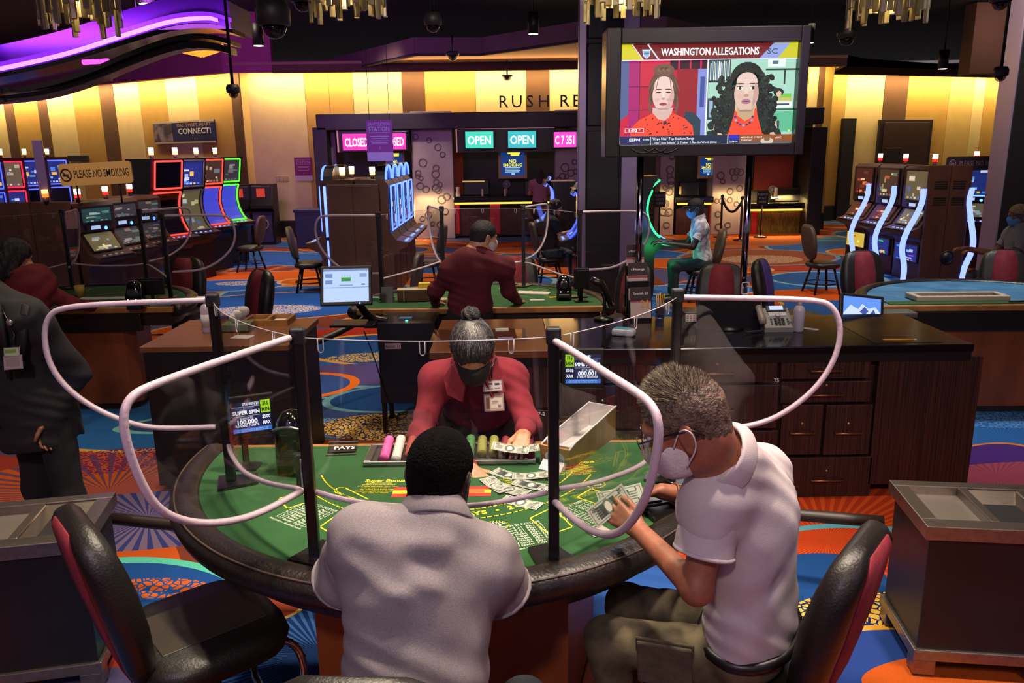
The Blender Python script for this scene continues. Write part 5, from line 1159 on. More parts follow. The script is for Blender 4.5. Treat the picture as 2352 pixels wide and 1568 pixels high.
# headline bar
rc(0, 198, 398, 234, '#6a1c1c'); poly([(0, 199), (47, 199), (20, 234), (0, 234)], '#c8c020'); poly([(316, 199), (398, 199), (398, 234), (346, 234)], '#c0bc24'); poly([(312, 199), (354, 199), (380, 232), (342, 232)], '#8a9ad0')
poly([(47, 199), (50, 199), (24, 234), (21, 234)], '#e0d0d8'); poly([(82, 199), (86, 199), (60, 234), (56, 234)], '#e0d0d8'); rc(0, 197, 398, 199, '#d8d0e8')
poly([(46, 222), (65, 222), (64, 208), (56, 201), (48, 208)], '#c8d8e8'); poly([(48, 219), (63, 219), (62, 209), (56, 204), (50, 209)], '#8ab0d0'); rc(50, 211, 62, 215, '#4a7098')
wr('WASHINGTON ALLEGATIONS', 200, 215, 23, '#f4f0f4', 222, .022); wr('SC', 341, 214, 17, '#3a3c58', 24, .01)
# ticker
rc(0, 0, 398, 24, '#0c2440'); rc(0, 0, 50, 24, '#182058'); wr('ESPN', 33, 15, 10, '#e8e8f0', 25, .03); wr('ESPN', 60, 15, 6, '#c8d0e0', 14); rc(70, 3, 71, 22, '#c8d0e0'); wr('"Hype Hits" Top Stadium Songs', 122, 17, 8, '#e8e8f0', 98, .012); wr("1. Don't Stop Believin'  2. Timber  3. Run the World (Girls)", 148, 7.5, 6.6, '#e0e4f0', 150, .01)
rc(248, 0, 250, 24, '#c8d0e0'); rc(252, 12, 274, 24, '#1a2ab0'); wr('ESPN+', 262, 8, 6.5, '#e0e4f0', 20); rc(276, 0, 398, 24, '#8a4a20'); rc(276, 0, 398, 9, '#5a5450'); wr('MEDICINE STREET', 304, 18, 5, '#f0e8e0', 50); wr('TUESDAY', 292, 11, 5, '#f0e8e0', 26); oval(340, 9, 15, 8, '#c8b8a8'); oval(340, 14, 7, 6, '#7a5a40'); wr('ABC', 366, 17, 6, '#f0e0d8', 14)
rc(10, 32, 54, 42, '#f0d8e0'); rc(11, 33, 53, 41, '#b02030'); wr('1:03', 28, 37, 8.5, '#ffffff', 20, .015); wr('57', 44, 39, 4, '#ffffff')
part(scp, 'broadcast_picture', mb, mats)
mb = MB(); q_ = AY(1818, 299, YT); mb.ell((q_.x, YT + .055, q_.z), (.006, .004, .006), 5); part(tv, 'power_light', mb, em('#c0d020', 2))
for i in range(3):
    mb = MB(); mb.tube([Vector((xm - .5 + .08 * i + .16 * u, YT - .02, z0 + .055 - .03 * math.sin(PI * u))) for u in [j / 8 for j in range(9)]], .006, 6); part(tv, 'cable_loop', mb, mat('cable_black', '#0a0809'))
for px in (1469, 1716):
    c_ = AY(px, 480, YT + .06); zt = z0 + .02
    mb = MB(); mb.cyl((c_.x, YT + .06, 1.0), (c_.x, YT + .06, zt), .024, n=16); pl = part(tv, 'pole', mb, mat('pole_chrome', '#9a8fa0', .12, 1.0))
    q = MB(); q.lathe([(.07, 0), (.07, .012), (.03, .02)], TR(c_.x, YT + .06, 1.0), 18); part(pl, 'flange', q, mat('pole_chrome', '#9a8fa0'))
q = MB(); c_ = AY(1712, 662, YT + .02); Mq = frame((c_.x, YT + .02, c_.z), (1, 0, 0), (0, 0, 1)); q.tube([Mq @ Vector((a, b, 0)) for a, b in rrect(.05, .085, .012)], .004, 6, True); part(tv, 'tag_frame', q, mat('tag_white', '#c8c0c8', .4))
lamp('tv_light', 'AREA', (xm, YT - .03, zm), (xm, 0, zm - .3), 10, (.9, .92, 1), sw, sizey=sh)

# --- chandeliers of hanging glass bars, their upper ends out of sight
GLS = mat('crystal_bar', '#a89868', .15, .4, vary=.3, vs=8); GLS2 = mat('crystal_clear', '#b8ac8c', .12, .3)
def chandelier(label, loc, Rr, seed):
    t = thing('chandelier', label, 'chandelier', loc, 0, 'chandeliers of glass bars along the ceiling'); r = random.Random(seed)
    mb = MB(); mb.lathe([(.02, 1.7), (Rr, 1.72), (Rr, 1.78), (.02, 1.8)], None, 24); part(t, 'ceiling_plate', mb, mat('brass_dark', '#4a3a22', .3, .8), True)
    for rr_, n in ((Rr, 26), (Rr * .66, 16), (Rr * .33, 8)):
        for i in range(n):
            a = 2 * PI * i / n + r.uniform(-.06, .06); zb = r.uniform(0, .22) + (Rr - rr_) * .1
            mb = MB(); x, y = rr_ * math.cos(a), rr_ * math.sin(a); M = TR(x, y, 0, 0, 0, a); mb.box((0, 0, (zb + .25)), (.03, .045, .5), M, .006, 0); mb.cyl((x, y, zb + .48), (x, y, 1.75), .006, n=5, mi=1); mb.cyl((x, y, zb + .5), (x, y, 1.3), .017, n=6, mi=2)
            part(t, 'glass_bar', mb, [GLS2 if i % 3 else GLS, mat('brass_dark', '#4a3a22'), GLS], True)
    for z in (.34, .9): mb = MB(); mb.tube([Vector((Rr * math.cos(u), Rr * math.sin(u), z)) for u in [2 * PI * j / 24 for j in range(24)]], .01, 6, True); part(t, 'ring', mb, mat('brass_dark', '#4a3a22'), True)
    return t
c0 = AY(190, 78, 7.2); ch0 = chandelier('chandelier of glass bars at the upper left before the violet light', (c0.x, 7.2, c0.z), .31, 1)
for px, py, lab in ((801, 52, 'chandelier of glass bars left of the middle of the ceiling'), (1427, 52, 'chandelier of glass bars just left of the television top'), (2034, 64, 'chandelier of glass bars at the upper right')):
    c_ = AY(px, py, 7.2); dup(ch0, (c_.x, 7.2, c_.z), px * .01, lab)
for px in (190, 801, 1427, 2034):
    c_ = AY(px, 60, 7.2); lamp('chandelier_light', 'POINT', (c_.x, 7.2, c_.z + .32), (0, 0, 0), 16, (1, .8, .45), .1)

# --- downlight cans, dome cameras
DK = mat('can_black', '#0c0a0c', .5)
for px, py, Y, r_, lab in ((594, 105, 13, .085, 'black ceiling can light left of the large dome camera'), (1225, 78, 13, .085, 'black ceiling can light above the orange soffit'), (336, 9, 13, .12, 'ceiling can light above the violet wave'), (2165, 158, 15, .085, 'black ceiling can light above the right striped wall'), (1862, 98, 15, .06, 'small ceiling can light at the television\'s right edge')):
    c_ = AY(px, py, Y); t = thing('can_light', lab, 'ceiling light', (c_.x, Y, c_.z)); mb = MB(); mb.cyl((c_.x, Y, c_.z), (c_.x, Y, c_.z + .32), r_, n=18); mb.cyl((c_.x, Y, c_.z + .32), (c_.x, Y, 5.46), .015, n=6); part(t, 'can', mb, DK)
    mb = MB(); mb.cyl((c_.x, Y, c_.z - .004), (c_.x, Y, c_.z), r_ * .86, n=18); part(t, 'lens', mb, em('#ffeac0', 6))
DOME = clear('dome_clear', (.35, .32, .36), 1.6)
for px, py, Y, r_, hh, lab in ((632, 90, 6.2, .088, .19, 'large dark dome camera left of the second chandelier'), (697, 28, 9, .09, .12, 'small dome camera above the large dome camera'), (995, 75, 8, .06, .12, 'dome camera with clear bowl at the top of the middle'), (1943, 106, 8, .065, .1, 'dome camera right of the television under the chandelier'), (2295, 25, 8, .07, .1, 'dome camera at the upper right corner'), (537, 226, 9.5, .055, .1, 'dark dome camera hanging on a long rod by the striped wall'), (2296, 188, 9.6, .06, .11, 'dark dome camera hanging on a rod at the right pier'), (1040, 140, 17.5, .1, .09, 'small dark dome under the orange soffit'), (1165, 186, 20, .1, .04, 'small dark dome over the standing letters')):
    c_ = AY(px, py, Y); t = thing('dome_camera', lab, 'camera', (c_.x, Y, c_.z)); z_ = c_.z + r_
    mb = MB(); mb.lathe([(r_ * 1.0, 0), (r_ * 1.35, .01), (r_ * 1.4, hh * .6), (r_ * 1.1, hh * .95), (.03, hh)], TR(c_.x, Y, z_), 20); part(t, 'housing', mb, mat('dome_housing', '#2a2628', .5))
    mb = MB(); mb.lathe([(r_ * math.cos(u), -r_ * math.sin(u)) for u in [PI / 2 * j / 8 for j in range(9)]][:-1] + [(.002, -r_)], TR(c_.x, Y, z_), 20); part(t, 'bowl', mb, DOME)
    mb = MB(); mb.ell((c_.x, Y, z_ - r_ * .2), (r_ * .5,) * 3, 8); part(t, 'lens', mb, mat('lens_dark', '#1a1618', .2))
    zt = 5.46 if Y < 15 else 4.5
    if zt > z_ + hh: mb = MB(); mb.cyl((c_.x, Y, z_ + hh * .9), (c_.x, Y, zt), .018 if hh < .18 else .03, n=8); part(t, 'rod', mb, DK)

# --- the violet wave feature at the upper left
Yw = 11.0
def wave(name, px, thick, dep, m, parent, y=Yw, zt=None):
    P = smoothpts([AY(a, b, y) for a, b in px], 3); n = len(P); rg = []
    for q in P: rg.append([q + Vector((0, 0, 0)), q + Vector((0, dep, 0)), q + Vector((0, dep, thick)), q + Vector((0, 0, thick))])
    mb = MB(); mb.loft(rg, True, True, smooth=False); return part(parent, name, mb, m)
wv = thing('light_wave', 'curving dark ceiling feature with a violet light band at the upper left', 'light feature', (AY(260, 120, Yw).x, Yw, 3.2))
W1 = [(-120, 190), (0, 168), (150, 135), (300, 85), (400, 55), (480, 50), (530, 66)]
WB = mat('wave_black', '#141014', .25); WV = mat('wave_violet', '#4a1a78', .5); 
wave('upper_band', W1, .34, .9, WV, wv, Yw + .12)
wave('lit_band', [(a, b - 6) for a, b in W1[:-1]] + [(498, 50)], .045, .05, em('#b050ff', 5), wv, Yw)
wave('glow_band', [(a, b - 16) for a, b in W1], .05, .04, em('#7a20d0', 1.2), wv, Yw + .06)
wave('lower_band', [(-120, 200), (0, 178), (150, 146), (300, 98), (400, 68), (480, 62), (535, 76)], .055, .5, WB, wv, Yw - .05)
W2 = [(-120, 222), (0, 214), (100, 203), (200, 172), (300, 128), (400, 92), (470, 86), (530, 102)]
wave('outer_rib', W2, .06, .4, WB, wv, Yw - .4); 
wave('outer_ledge', [(a, b + 22) for a, b in W2], .085, .25, mat('wave_brown', '#2a1c24', .35), wv, Yw - .3)
mb = MB(); mb.tube([AY(190, 143, Yw), AY(250, 140, Yw)], .03, 6); part(wv, 'pink_tube', mb, em('#ff30e0', 4))
wave('left_fin', [(-90, 40), (-40, 110), (-10, 210)], .6, .1, mat('fin_blue', '#1a1a6a', .4, emit='#1414a0', es=.2), wv, Yw - .6)
lamp('wave_light', 'AREA', (AY(260, 100, Yw).x, Yw - .05, 3.75), (AY(260, 100, Yw).x, Yw + 4, 4.6), 40, (.6, .12, 1), 3.2, sizey=.3)
t = thing('amber_light', 'amber lit chevron of light under the end of the violet wave', 'light', (AY(450, 115, 12.5).x, 12.5, 3.4))
for a, b in (((382, 106), (464, 124)), ((464, 124), (514, 108))):
    mb = MB(); mb.tube([AY(*a, 12.5), AY(*b, 12.5)], .05, 6); part(t, 'tube', mb, em('#ff7a20', 2.0)); mb = MB(); mb.cyl(AY(*a, 12.5), AY(*a, 12.5) + Vector((0, 0, 5.46 - AY(*a, 12.5).z)), .012, n=6); part(t, 'hanger', mb, DK)
for px, py in ((245, 176), (326, 138)):
    mb = MB(); c_ = AY(px, py, 13); mb.box((c_.x, 13, c_.z), (.12, .14, .14), None, .01); mb.cyl((c_.x, 13, c_.z), (c_.x, 13, 5.46), .012, n=6); single('ceiling_speaker', mb, DK, 'small black box hanging under the violet wave, %s' % ('lower one' if px < 300 else 'upper one'), 'speaker')
for px in (537,): pass
# ------------------------------------------------------------------ pit stands and what lies on them
VEN = mat('veneer_dark', '#40221a', .42, color2='#1c0f0c', vs=30, stretch=(5, 5, .06), ramp=(.38, .62), bump=.12, bs=30)
GRAN = mat('granite_black', '#141012', .14, vary=.35, vs=160, spec=.3); BRZ = mat('handle_bronze', '#8a5a3a', .3, .8); BRS = mat('lock_brass', '#c0b080', .3, .8)
YF, YB, ZP = 4.72, 5.66, 1.0
xl, xr = AY(985, 800, YF).x, AY(2238, 800, YF).x
pd = thing('pit_stand', 'long dark veneer pit stand with black stone top and rows of drawers', 'cabinet', ((xl + xr) / 2, YF + .4, 0))
mb = MB(); mb.box(((xl + xr) / 2, (YF + YB) / 2 + .03, .52), (xr - xl - .06, YB - YF - .08, .88)); part(pd, 'body', mb, VEN)
mb = MB(); mb.box(((xl + xr) / 2, (YF + YB) / 2 + .04, .04), (xr - xl - .16, YB - YF - .2, .08)); part(pd, 'plinth', mb, BLK)
mb = MB(); xs = AY(1262, 800, YF).x; mb.box(((xs + xr) / 2, (YF + YB) / 2, ZP - .025), (xr - xs, YB - YF, .05), None, .006); part(pd, 'worktop', mb, GRAN)
mb = MB(); mb.box(((xl + xs) / 2, (YF + YB) / 2, ZP - .025), (xs - xl, YB - YF, .05), None, .006); part(pd, 'worktop', mb, mat('top_brown', '#5a3018', .35, vary=.2, vs=8, stretch=(.3, 3, 1)), label='brown wooden worktop section')
mb = MB(); mb.box(((xl + xr) / 2, YF + .02, ZP - .075), (xr - xl - .02, .03, .05)); part(pd, 'top_rail', mb, mat('rail_black', '#0f0b0b', .4))
def drawer(a, b, c, d, lab=None, hx=.5, lock=True, handle=True):
    x0, x1, z0, z1 = R2(a, b, c, d, YF + .03); mb = MB(); mb.box(((x0 + x1) / 2, YF + .03, (z0 + z1) / 2), (x1 - x0 - .012, .03, z1 - z0 - .012), None, .003); dr = part(pd, 'drawer', mb, VEN)
    xm, zm = x0 + (x1 - x0) * hx, (z0 + z1) / 2 - .015; w_ = min(.2, (x1 - x0) * .55)
    if handle: q = MB(); q.tube([(xm - w_ / 2, YF + .015, zm), (xm - w_ / 2, YF - .012, zm), (xm + w_ / 2, YF - .012, zm), (xm + w_ / 2, YF + .015, zm)], .006, 6); part(dr, 'handle', q, BRZ)
    if lock: q = MB(); q.cyl((xm, YF + .016, zm + .06), (xm, YF + .008, zm + .06), .008, n=10); part(dr, 'lock', q, BRS)
    if lab: q = MB(); q.text(lab, .034, frame((x1 - .05, YF + .012, z1 - .028), (1, 0, 0), (0, 0, 1)), .001, .02); part(dr, 'label_print', q, WHT)
for i, (c, d) in enumerate(((818, 938), (940, 1055), (1057, 1160))): drawer(1015, 1262, c, d, '7-%d' % (i + 1), .5, False, i > 1)
for i, (c, d) in enumerate(((818, 880), (882, 985), (987, 1065), (1067, 1150))):
    drawer(1266, 1500, c, d, '7-%d' % (i + 4), .5, True, True); drawer(1504, 1786, c, d, None, .5, True, True)
drawer(1790, 2000, 816, 870); drawer(1790, 2000, 872, 924); drawer(1790, 1888, 926, 1044); drawer(1890, 2000, 926, 1044); drawer(1790, 2000, 1046, 1140)
for px, py, s_ in ((1792, 816, '74'), (1785, 875, '75')):
    q = MB(); c_ = AY(px, py, YF); q.text(s_, .034, frame((c_.x, YF + .012, c_.z), (1, 0, 0), (0, 0, 1)), .001, .02); part(pd, 'label_print', q, WHT)
x0, x1, z0, z1 = R2(2004, 2236, 816, 1130, YF + .03); mb = MB(); mb.box(((x0 + x1) / 2, YF + .03, .5), (x1 - x0, .03, .84), None, .003); part(pd, 'end_board', mb, VEN)
q = MB(); a, b = AZ(1950, 745, ZP), AZ(2135, 790, ZP); q.box(((a.x + b.x) / 2 + .02, (a.y + b.y) / 2, ZP + .001), (.42, .5, .002)); part(pd, 'hatch', q, mat('granite_hatch', '#1a1416', .16, spec=.3))

def P1(px, py): return AZ(px, py, ZP)
# wipes, brochures, phone, bottle, screen, pencil
c_ = P1(1434, 772); Mw = TR(c_.x, c_.y + .03, ZP, 0, 0, -.35); t = thing('wipes_pack', 'teal and white pack of wipes on the black stone top', 'pack', c_); mb = MB(); mb.box((0, 0, .022), (.15, .085, .044), Mw, .015); part(t, 'pack', mb, mat('pack_white', '#b8bcc0', .4, vary=.2, vs=30)); mb = MB(); mb.box((-.01, .005, .045), (.10, .06, .006), Mw, .002); part(t, 'lid', mb, mat('pack_teal', '#4a9aa4', .4))
c_ = P1(1478, 745); t = thing('brochure_rack', 'black tiered rack of cream brochures before the left television pole', 'rack', (c_.x, c_.y + .12, ZP)); Mr = TR(c_.x, c_.y + .12, ZP, 0, 0, .1)
for k, (yy, z0, hh, w_) in enumerate(((.16, .16, .34, .13), (.08, .08, .30, .14), (.0, .0, .22, .15))):
    mb = MB(); mb.box((.0, yy + .02, z0 + .02 + hh * .25), (w_ + .02, .012, hh * .5 + .04), Mr, .002); mb.box((0, yy + .045, z0 / 2), (w_ + .02, .05, max(z0, .02)), Mr); part(t, 'rack_tier', mb, mat('rack_black', '#120f11', .25))
    mb = MB(); Mb_ = Mr @ TR(0, yy - .002, z0 + .02, -.16); mb.box((0, 0, hh / 2), (w_, .006, hh), Mb_); bp_ = part(t, 'brochure', mb, mat('brochure_cream', '#b09a94', .6))
    mats = []; q = MB(); Mq = Mb_ @ frame((0, -.004, 0), (1, 0, 0), (0, 0, 1)); q.rects([(-w_ / 2, hh - .09, w_ / 2, hh, _mi(mats, mat('print_maroon', '#2a1418', .6)))], Mq, .0005); q.text(('a Message on', 'a Message', 'Spanish 21')[k], .024, Mq @ Matrix.Translation((0, hh - .045, 0)), .001, .01, _mi(mats, WHT), w=w_ * .7)
    q.rects([(-w_ / 2, hh - .105, w_ / 2, hh - .095, _mi(mats, mat('print_red', '#a01a30', .6)))], Mq, .0006)
    if k == 2: q.text('21', .07, Mq @ Matrix.Translation((.03, hh * .45, 0)), .001, .02, _mi(mats, mat('print_gold', '#c08a3a', .5)))
    part(bp_, 'print', q, mats)
c_ = P1(1521, 738); t = thing('pencil_cup', 'small clear cup of yellow pencils right of the brochures', 'cup', c_); mb = MB(); mb.lathe([(.032, 0), (.036, .09), (.034, .09), (.03, .004)], TR(c_.x, c_.y + .1, ZP), 14); part(t, 'cup', mb, clear('cup_clear', (.8, .78, .8), 1.4))
for i in range(5): q = MB(); q.cyl((c_.x + .008 * (i - 2), c_.y + .1, ZP + .005), (c_.x + .014 * (i - 2), c_.y + .1 + .006 * (i % 2), ZP + .17 + .01 * (i % 3)), .004, n=6); part(t, 'pencil', q, mat('pencil_yellow', '#c08a20', .5))
c_ = P1(1620, 735); mb = MB(); mb.box((0, 0, .001), (.2, .13, .002), TR(c_.x, 5.57, ZP, 0, 0, .5)); single('paper_sheet', mb, mat('paper_cream', '#b8aaa0', .7), 'loose cream paper at the back of the pit stand under the television', 'paper')
a, b, z0, z1 = R2(1600, 1745, 690, 772, 5.25); t = thing('computer_monitor', 'black computer monitor seen from behind on the pit stand', 'monitor', ((a + b) / 2, 5.25, ZP)); mb = MB(); mb.box(((a + b) / 2, 5.25, (z0 + z1) / 2 + .02), (b - a, .05, z1 - z0), None, .015); part(t, 'shell', mb, mat('monitor_black', '#0c0b0c')); mb = MB(); mb.cyl(((a + b) / 2, 5.26, ZP + .01), ((a + b) / 2, 5.26, z0 + .06), .02); mb.lathe([(.11, 0), (.11, .012), (.02, .02)], TR((a + b) / 2, 5.26, ZP), 18); part(t, 'stand', mb, mat('monitor_black', '#0c0b0c'))
c_ = P1(1588, 752); t = thing('ticket_printer', 'black ticket printer with a patterned card, left of the monitor', 'printer', c_); mb = MB(); mb.box((c_.x, c_.y + .05, ZP + .06), (.13, .16, .12), None, .012); part(t, 'case', mb, mat('monitor_black', '#0c0b0c')); mb = MB(); Mc = frame((c_.x, c_.y - .036, ZP + .075), (1, 0, 0), (0, .3, 1)); mb.box((0, 0, 0), (.1, .05, .004), Mc); mb.rects([(-.045 + .022 * (i % 4), -.02 + .014 * (i // 4), -.03 + .022 * (i % 4), -.012 + .014 * (i // 4), 1) for i in range(12)], Mc, .003); part(t, 'patterned_card', mb, [mat('paper_cream', '#b8aaa0'), mat('print_plum', '#6a3a4a', .6)])
c_ = P1(1788, 764); t = thing('desk_phone', 'grey desk phone with lit display on the black stone top', 'phone', c_); Mp = TR(c_.x, c_.y + .02, ZP, 0, 0, .0)
PHG = mat('phone_grey', '#7c7a78', .4); PHD = mat('phone_dark', '#2a282c', .4); PHL = mat('phone_light', '#b0aeb0', .4)
mb = MB(); mb.prism([(0, 0), (.17, 0), (.17, .12), (.14, .135), (.0, .03)], Mp @ Matrix(((0, 0, 1, -.085), (1, 0, 0, 0), (0, 1, 0, 0), (0, 0, 0, 1))), .19); part(t, 'base', mb, PHG)
Mf = Mp @ frame((0.01, .07, .083), (1, 0, 0), (0, .8, .6)); mb = MB(); mb.box((.012, .075, .004), (.13, .05, .012), Mf, .004); sc_ = part(t, 'display_bezel', mb, PHD); q = MB(); q.box((.012, .078, .011), (.09, .032, .003), Mf); part(sc_, 'display', q, em('#a8b8e8', 1.4))
q = MB(); q.lathe([(.018, 0), (.018, .008), (.009, .01)], Mf @ TR(.012, .02, .002), 14); part(t, 'nav_button', q, PHL); q = MB(); q.box((.012, .03, .002), (.12, .035, .006), Mf, .002); part(t, 'soft_panel', q, PHL)
for r_ in range(4):
    for k in range(3): q = MB(); q.box((-.012 + .024 * k, -.012 - .017 * r_, .004), (.018, .011, .008), Mf, .002); part(t, 'key', q, PHD)
for r_ in range(3):
    for x in (-.04, .068): q = MB(); q.box((x, -.016 - .02 * r_, .004), (.012, .01, .006), Mf, .002); part(t, 'side_key', q, PHD)
mb = MB(); mb.tube([Mp @ Vector(v) for v in ((-.098, -.0, .055), (-.10, .02, .085), (-.10, .08, .125), (-.10, .15, .17), (-.098, .18, .16))], [.018, .024, .019, .024, .018], 10, flat=1.2); part(t, 'handset', mb, mat('handset_cream', '#8a7e70', .4)); mb = MB(); mb.tube([Mp @ Vector((-.11 - .0016 * i + .007 * math.cos(i * 1.9), -.01 - .0006 * i, .012 + .007 * math.sin(i * 1.9))) for i in range(70)], .003, 5); part(t, 'coiled_cord', mb, PHD)
c_ = P1(1836, 763); t = thing('sanitizer_bottle', 'clear pump bottle of sanitizer right of the desk phone', 'bottle', c_); mb = MB(); mb.lathe([(.034, 0), (.037, .01), (.037, .14), (.03, .165), (.015, .175)], TR(c_.x, c_.y + .03, ZP), 18); part(t, 'bottle', mb, mat('gel_bottle', '#b0a8b4', .15, emit=None)); mb = MB(); mb.cyl((c_.x, c_.y + .03, ZP + .17), (c_.x, c_.y + .03, ZP + .21), .015, n=12); mb.box((c_.x - .015, c_.y + .03, ZP + .215), (.055, .018, .014), None, .004); part(t, 'pump', mb, mat('pump_white', '#b8b0b4', .4))
c_ = P1(1862, 757); mb = MB(); mb.box((0, 0, .004), (.10, .035, .008), TR(c_.x, c_.y, ZP, 0, 0, -.7), .003); single('clear_packet', mb, mat('packet_clear', '#a89ca0', .15), 'small clear packet right of the pump bottle', 'packet')
c_ = P1(2067, 781); Mq = TR(c_.x, c_.y, ZP + .0045, 0, 0, -.05); t = thing('pencil', 'yellow orange pencil lying at the right of the black stone top', 'pencil', c_); mb = MB(); mb.cyl(Mq @ Vector((-.09, 0, 0)), Mq @ Vector((.085, 0, 0)), .0042, n=6); part(t, 'shaft', mb, mat('pencil_orange', '#e0982a', .45)); mb = MB(); mb.cyl(Mq @ Vector((-.09, 0, 0)), Mq @ Vector((-.108, 0, 0)), .0042, .0008, n=6); part(t, 'tip', mb, mat('pencil_tip', '#c8a070', .6)); mb = MB(); mb.cyl(Mq @ Vector((.085, 0, 0)), Mq @ Vector((.10, 0, 0)), .0045, n=8); part(t, 'eraser', mb, mat('eraser_pale', '#d0b8b0', .6))
for px, py, w_, d_, col, lab in ((1153, 757, .09, .09, '#c0b8b0', 'white card on the brown end of the pit stand behind the dealer'), (1162, 778, .10, .09, '#8a7a98', 'lilac note on the brown end of the pit stand behind the dealer')):
    c_ = P1(px, py); mb = MB(); mb.box((0, 0, .001), (w_, d_, .002), TR(c_.x, c_.y, ZP, 0, 0, .08)); single('note_card', mb, mat('card_' + col[1:], col, .7), lab, 'card')
c_ = P1(1100, 770); mb = MB(); mb.box((c_.x, c_.y, ZP + .005), (.62, .34, .006), None, .001); single('acrylic_sheet', mb, PLEX, 'clear sheet over the brown end of the pit stand', 'sheet')
c_ = P1(1388, 738); t = thing('scanner_stand', 'black handheld scanner on a bent stand behind the front dealer', 'scanner', c_); X, Y = c_.x, c_.y + .05; mb = MB(); mb.lathe([(.07, 0), (.07, .015), (.02, .03)], TR(X, Y, ZP), 16); mb.tube(smoothpts([(X, Y, ZP + .02), (X + .01, Y, ZP + .14), (X - .01, Y, ZP + .2)], 2), .012, 8); part(t, 'stand', mb, mat('monitor_black', '#0c0b0c')); mb = MB(); mb.tube([(X + .05, Y - .02, ZP + .1), (X + .01, Y, ZP + .22), (X - .03, Y - .02, ZP + .27), (X - .09, Y - .04, ZP + .3)], [.018, .022, .032, .024], 10); part(t, 'scanner_body', mb, mat('scanner_black', '#1a1618', .3))

# plain stand at the left
yf, yb = 4.95, 5.78; xl2, xr2 = AY(318, 790, yf).x, AY(662, 790, yf).x
t = thing('side_stand', 'plain dark stand with a brown wooden top, left of the front dealer', 'cabinet', ((xl2 + xr2) / 2, (yf + yb) / 2, 0))
mb = MB(); mb.box(((xl2 + xr2) / 2, (yf + yb) / 2, .5), (xr2 - xl2 - .03, yb - yf - .03, .92)); part(t, 'body', mb, mat('stand_dark', '#1a1110', .5, vary=.25, vs=5, stretch=(3, 3, .2))); mb = MB(); mb.box(((xl2 + xr2) / 2, (yf + yb) / 2, .02), (xr2 - xl2 - .1, yb - yf - .1, .04)); part(t, 'plinth', mb, BLK)
mb = MB(); mb.box(((xl2 + xr2) / 2, (yf + yb) / 2, .98), (xr2 - xl2, yb - yf, .04), None, .005); part(t, 'top', mb, mat('top_tan', '#7a4c2a', .45, vary=.15, vs=8, stretch=(.3, 3, 1)))
c_ = P1(474, 766); t = thing('sanitizer_bottle', 'tall clear pump bottle on the brown stand at the left', 'bottle', c_); mb = MB(); mb.lathe([(.038, 0), (.04, .01), (.04, .17), (.03, .19), (.014, .2)], TR(c_.x, c_.y + .04, ZP), 18); part(t, 'bottle', mb, mat('gel_bottle', '#b0a8b4')); mb = MB(); mb.lathe([(.0405, .04), (.0405, .13)], TR(c_.x, c_.y + .04, ZP), 18); part(t, 'label_band', mb, mat('band_white', '#c8c4c0', .5)); mb = MB(); mb.cyl((c_.x, c_.y + .04, ZP + .2), (c_.x, c_.y + .04, ZP + .24), .012, n=12); mb.box((c_.x - .02, c_.y + .04, ZP + .245), (.07, .018, .014), None, .004); part(t, 'pump', mb, mat('pump_white', '#b8b0b4'))
c_ = P1(526, 768); t = thing('tissue_box', 'clear box of white tissues behind the left guard post', 'box', c_); mb = MB(); mb.box((c_.x + .02, c_.y + .12, ZP + .05), (.22, .16, .10), None, .004); part(t, 'clear_box', mb, clear('box_clear', (.82, .84, .8), 1.45)); mb = MB()
r = random.Random(4)
for i in range(5): mb.ell((c_.x + .0 + .02 * i, c_.y + .12 + .01 * (i % 2), ZP + .09 + .012 * i), (.035, .02, .035 + .01 * (i % 2)), 6, Euler((r.random(), r.random(), r.random())).to_matrix().to_4x4())
part(t, 'tissue', mb, mat('tissue_white', '#d0c8c0', .8, bump=.4, bs=30)); mb = MB(); mb.box((c_.x + .02, c_.y + .12, ZP + .03), (.19, .13, .05), None, .005); part(t, 'tissue_stack', mb, mat('tissue_sage', '#8a9a7a', .7))
c_ = P1(558, 775); mb = MB(); mb.box((0, 0, .004), (.13, .10, .008), TR(c_.x, c_.y, ZP, 0, 0, -.2), .002); single('napkin', mb, mat('napkin_white', '#cfc4b8', .8), 'folded white napkin on the brown stand at the left', 'napkin')
t = thing('wooden_tray', 'pale wooden tray with a paper at the far corner of the brown stand', 'tray', (-1.75, 5.66, ZP)); a, b = AY(565, 735, 5.62).x, AY(668, 735, 5.62).x
for (u0, u1, v0, v1) in ((a, b, 5.53, 5.55), (a, b, 5.74, 5.76), (a, a + .02, 5.55, 5.74), (b - .02, b, 5.55, 5.74), ((a + b) / 2 - .01, (a + b) / 2 + .01, 5.55, 5.74)):
    mb = MB(); mb.box(((u0 + u1) / 2, (v0 + v1) / 2, ZP + .02), (u1 - u0, v1 - v0, .04)); part(t, 'tray_side', mb, OAKE)
mb = MB(); mb.box(((a + b) / 2, 5.645, ZP + .004), (b - a - .04, .19, .008)); part(t, 'tray_floor', mb, mat('tray_tan', '#8a6a48', .6)); mb = MB(); mb.box(((a + 3 * b) / 4, 5.645, ZP + .011), ((b - a) / 2 - .05, .15, .006)); part(t, 'paper', mb, WHT)

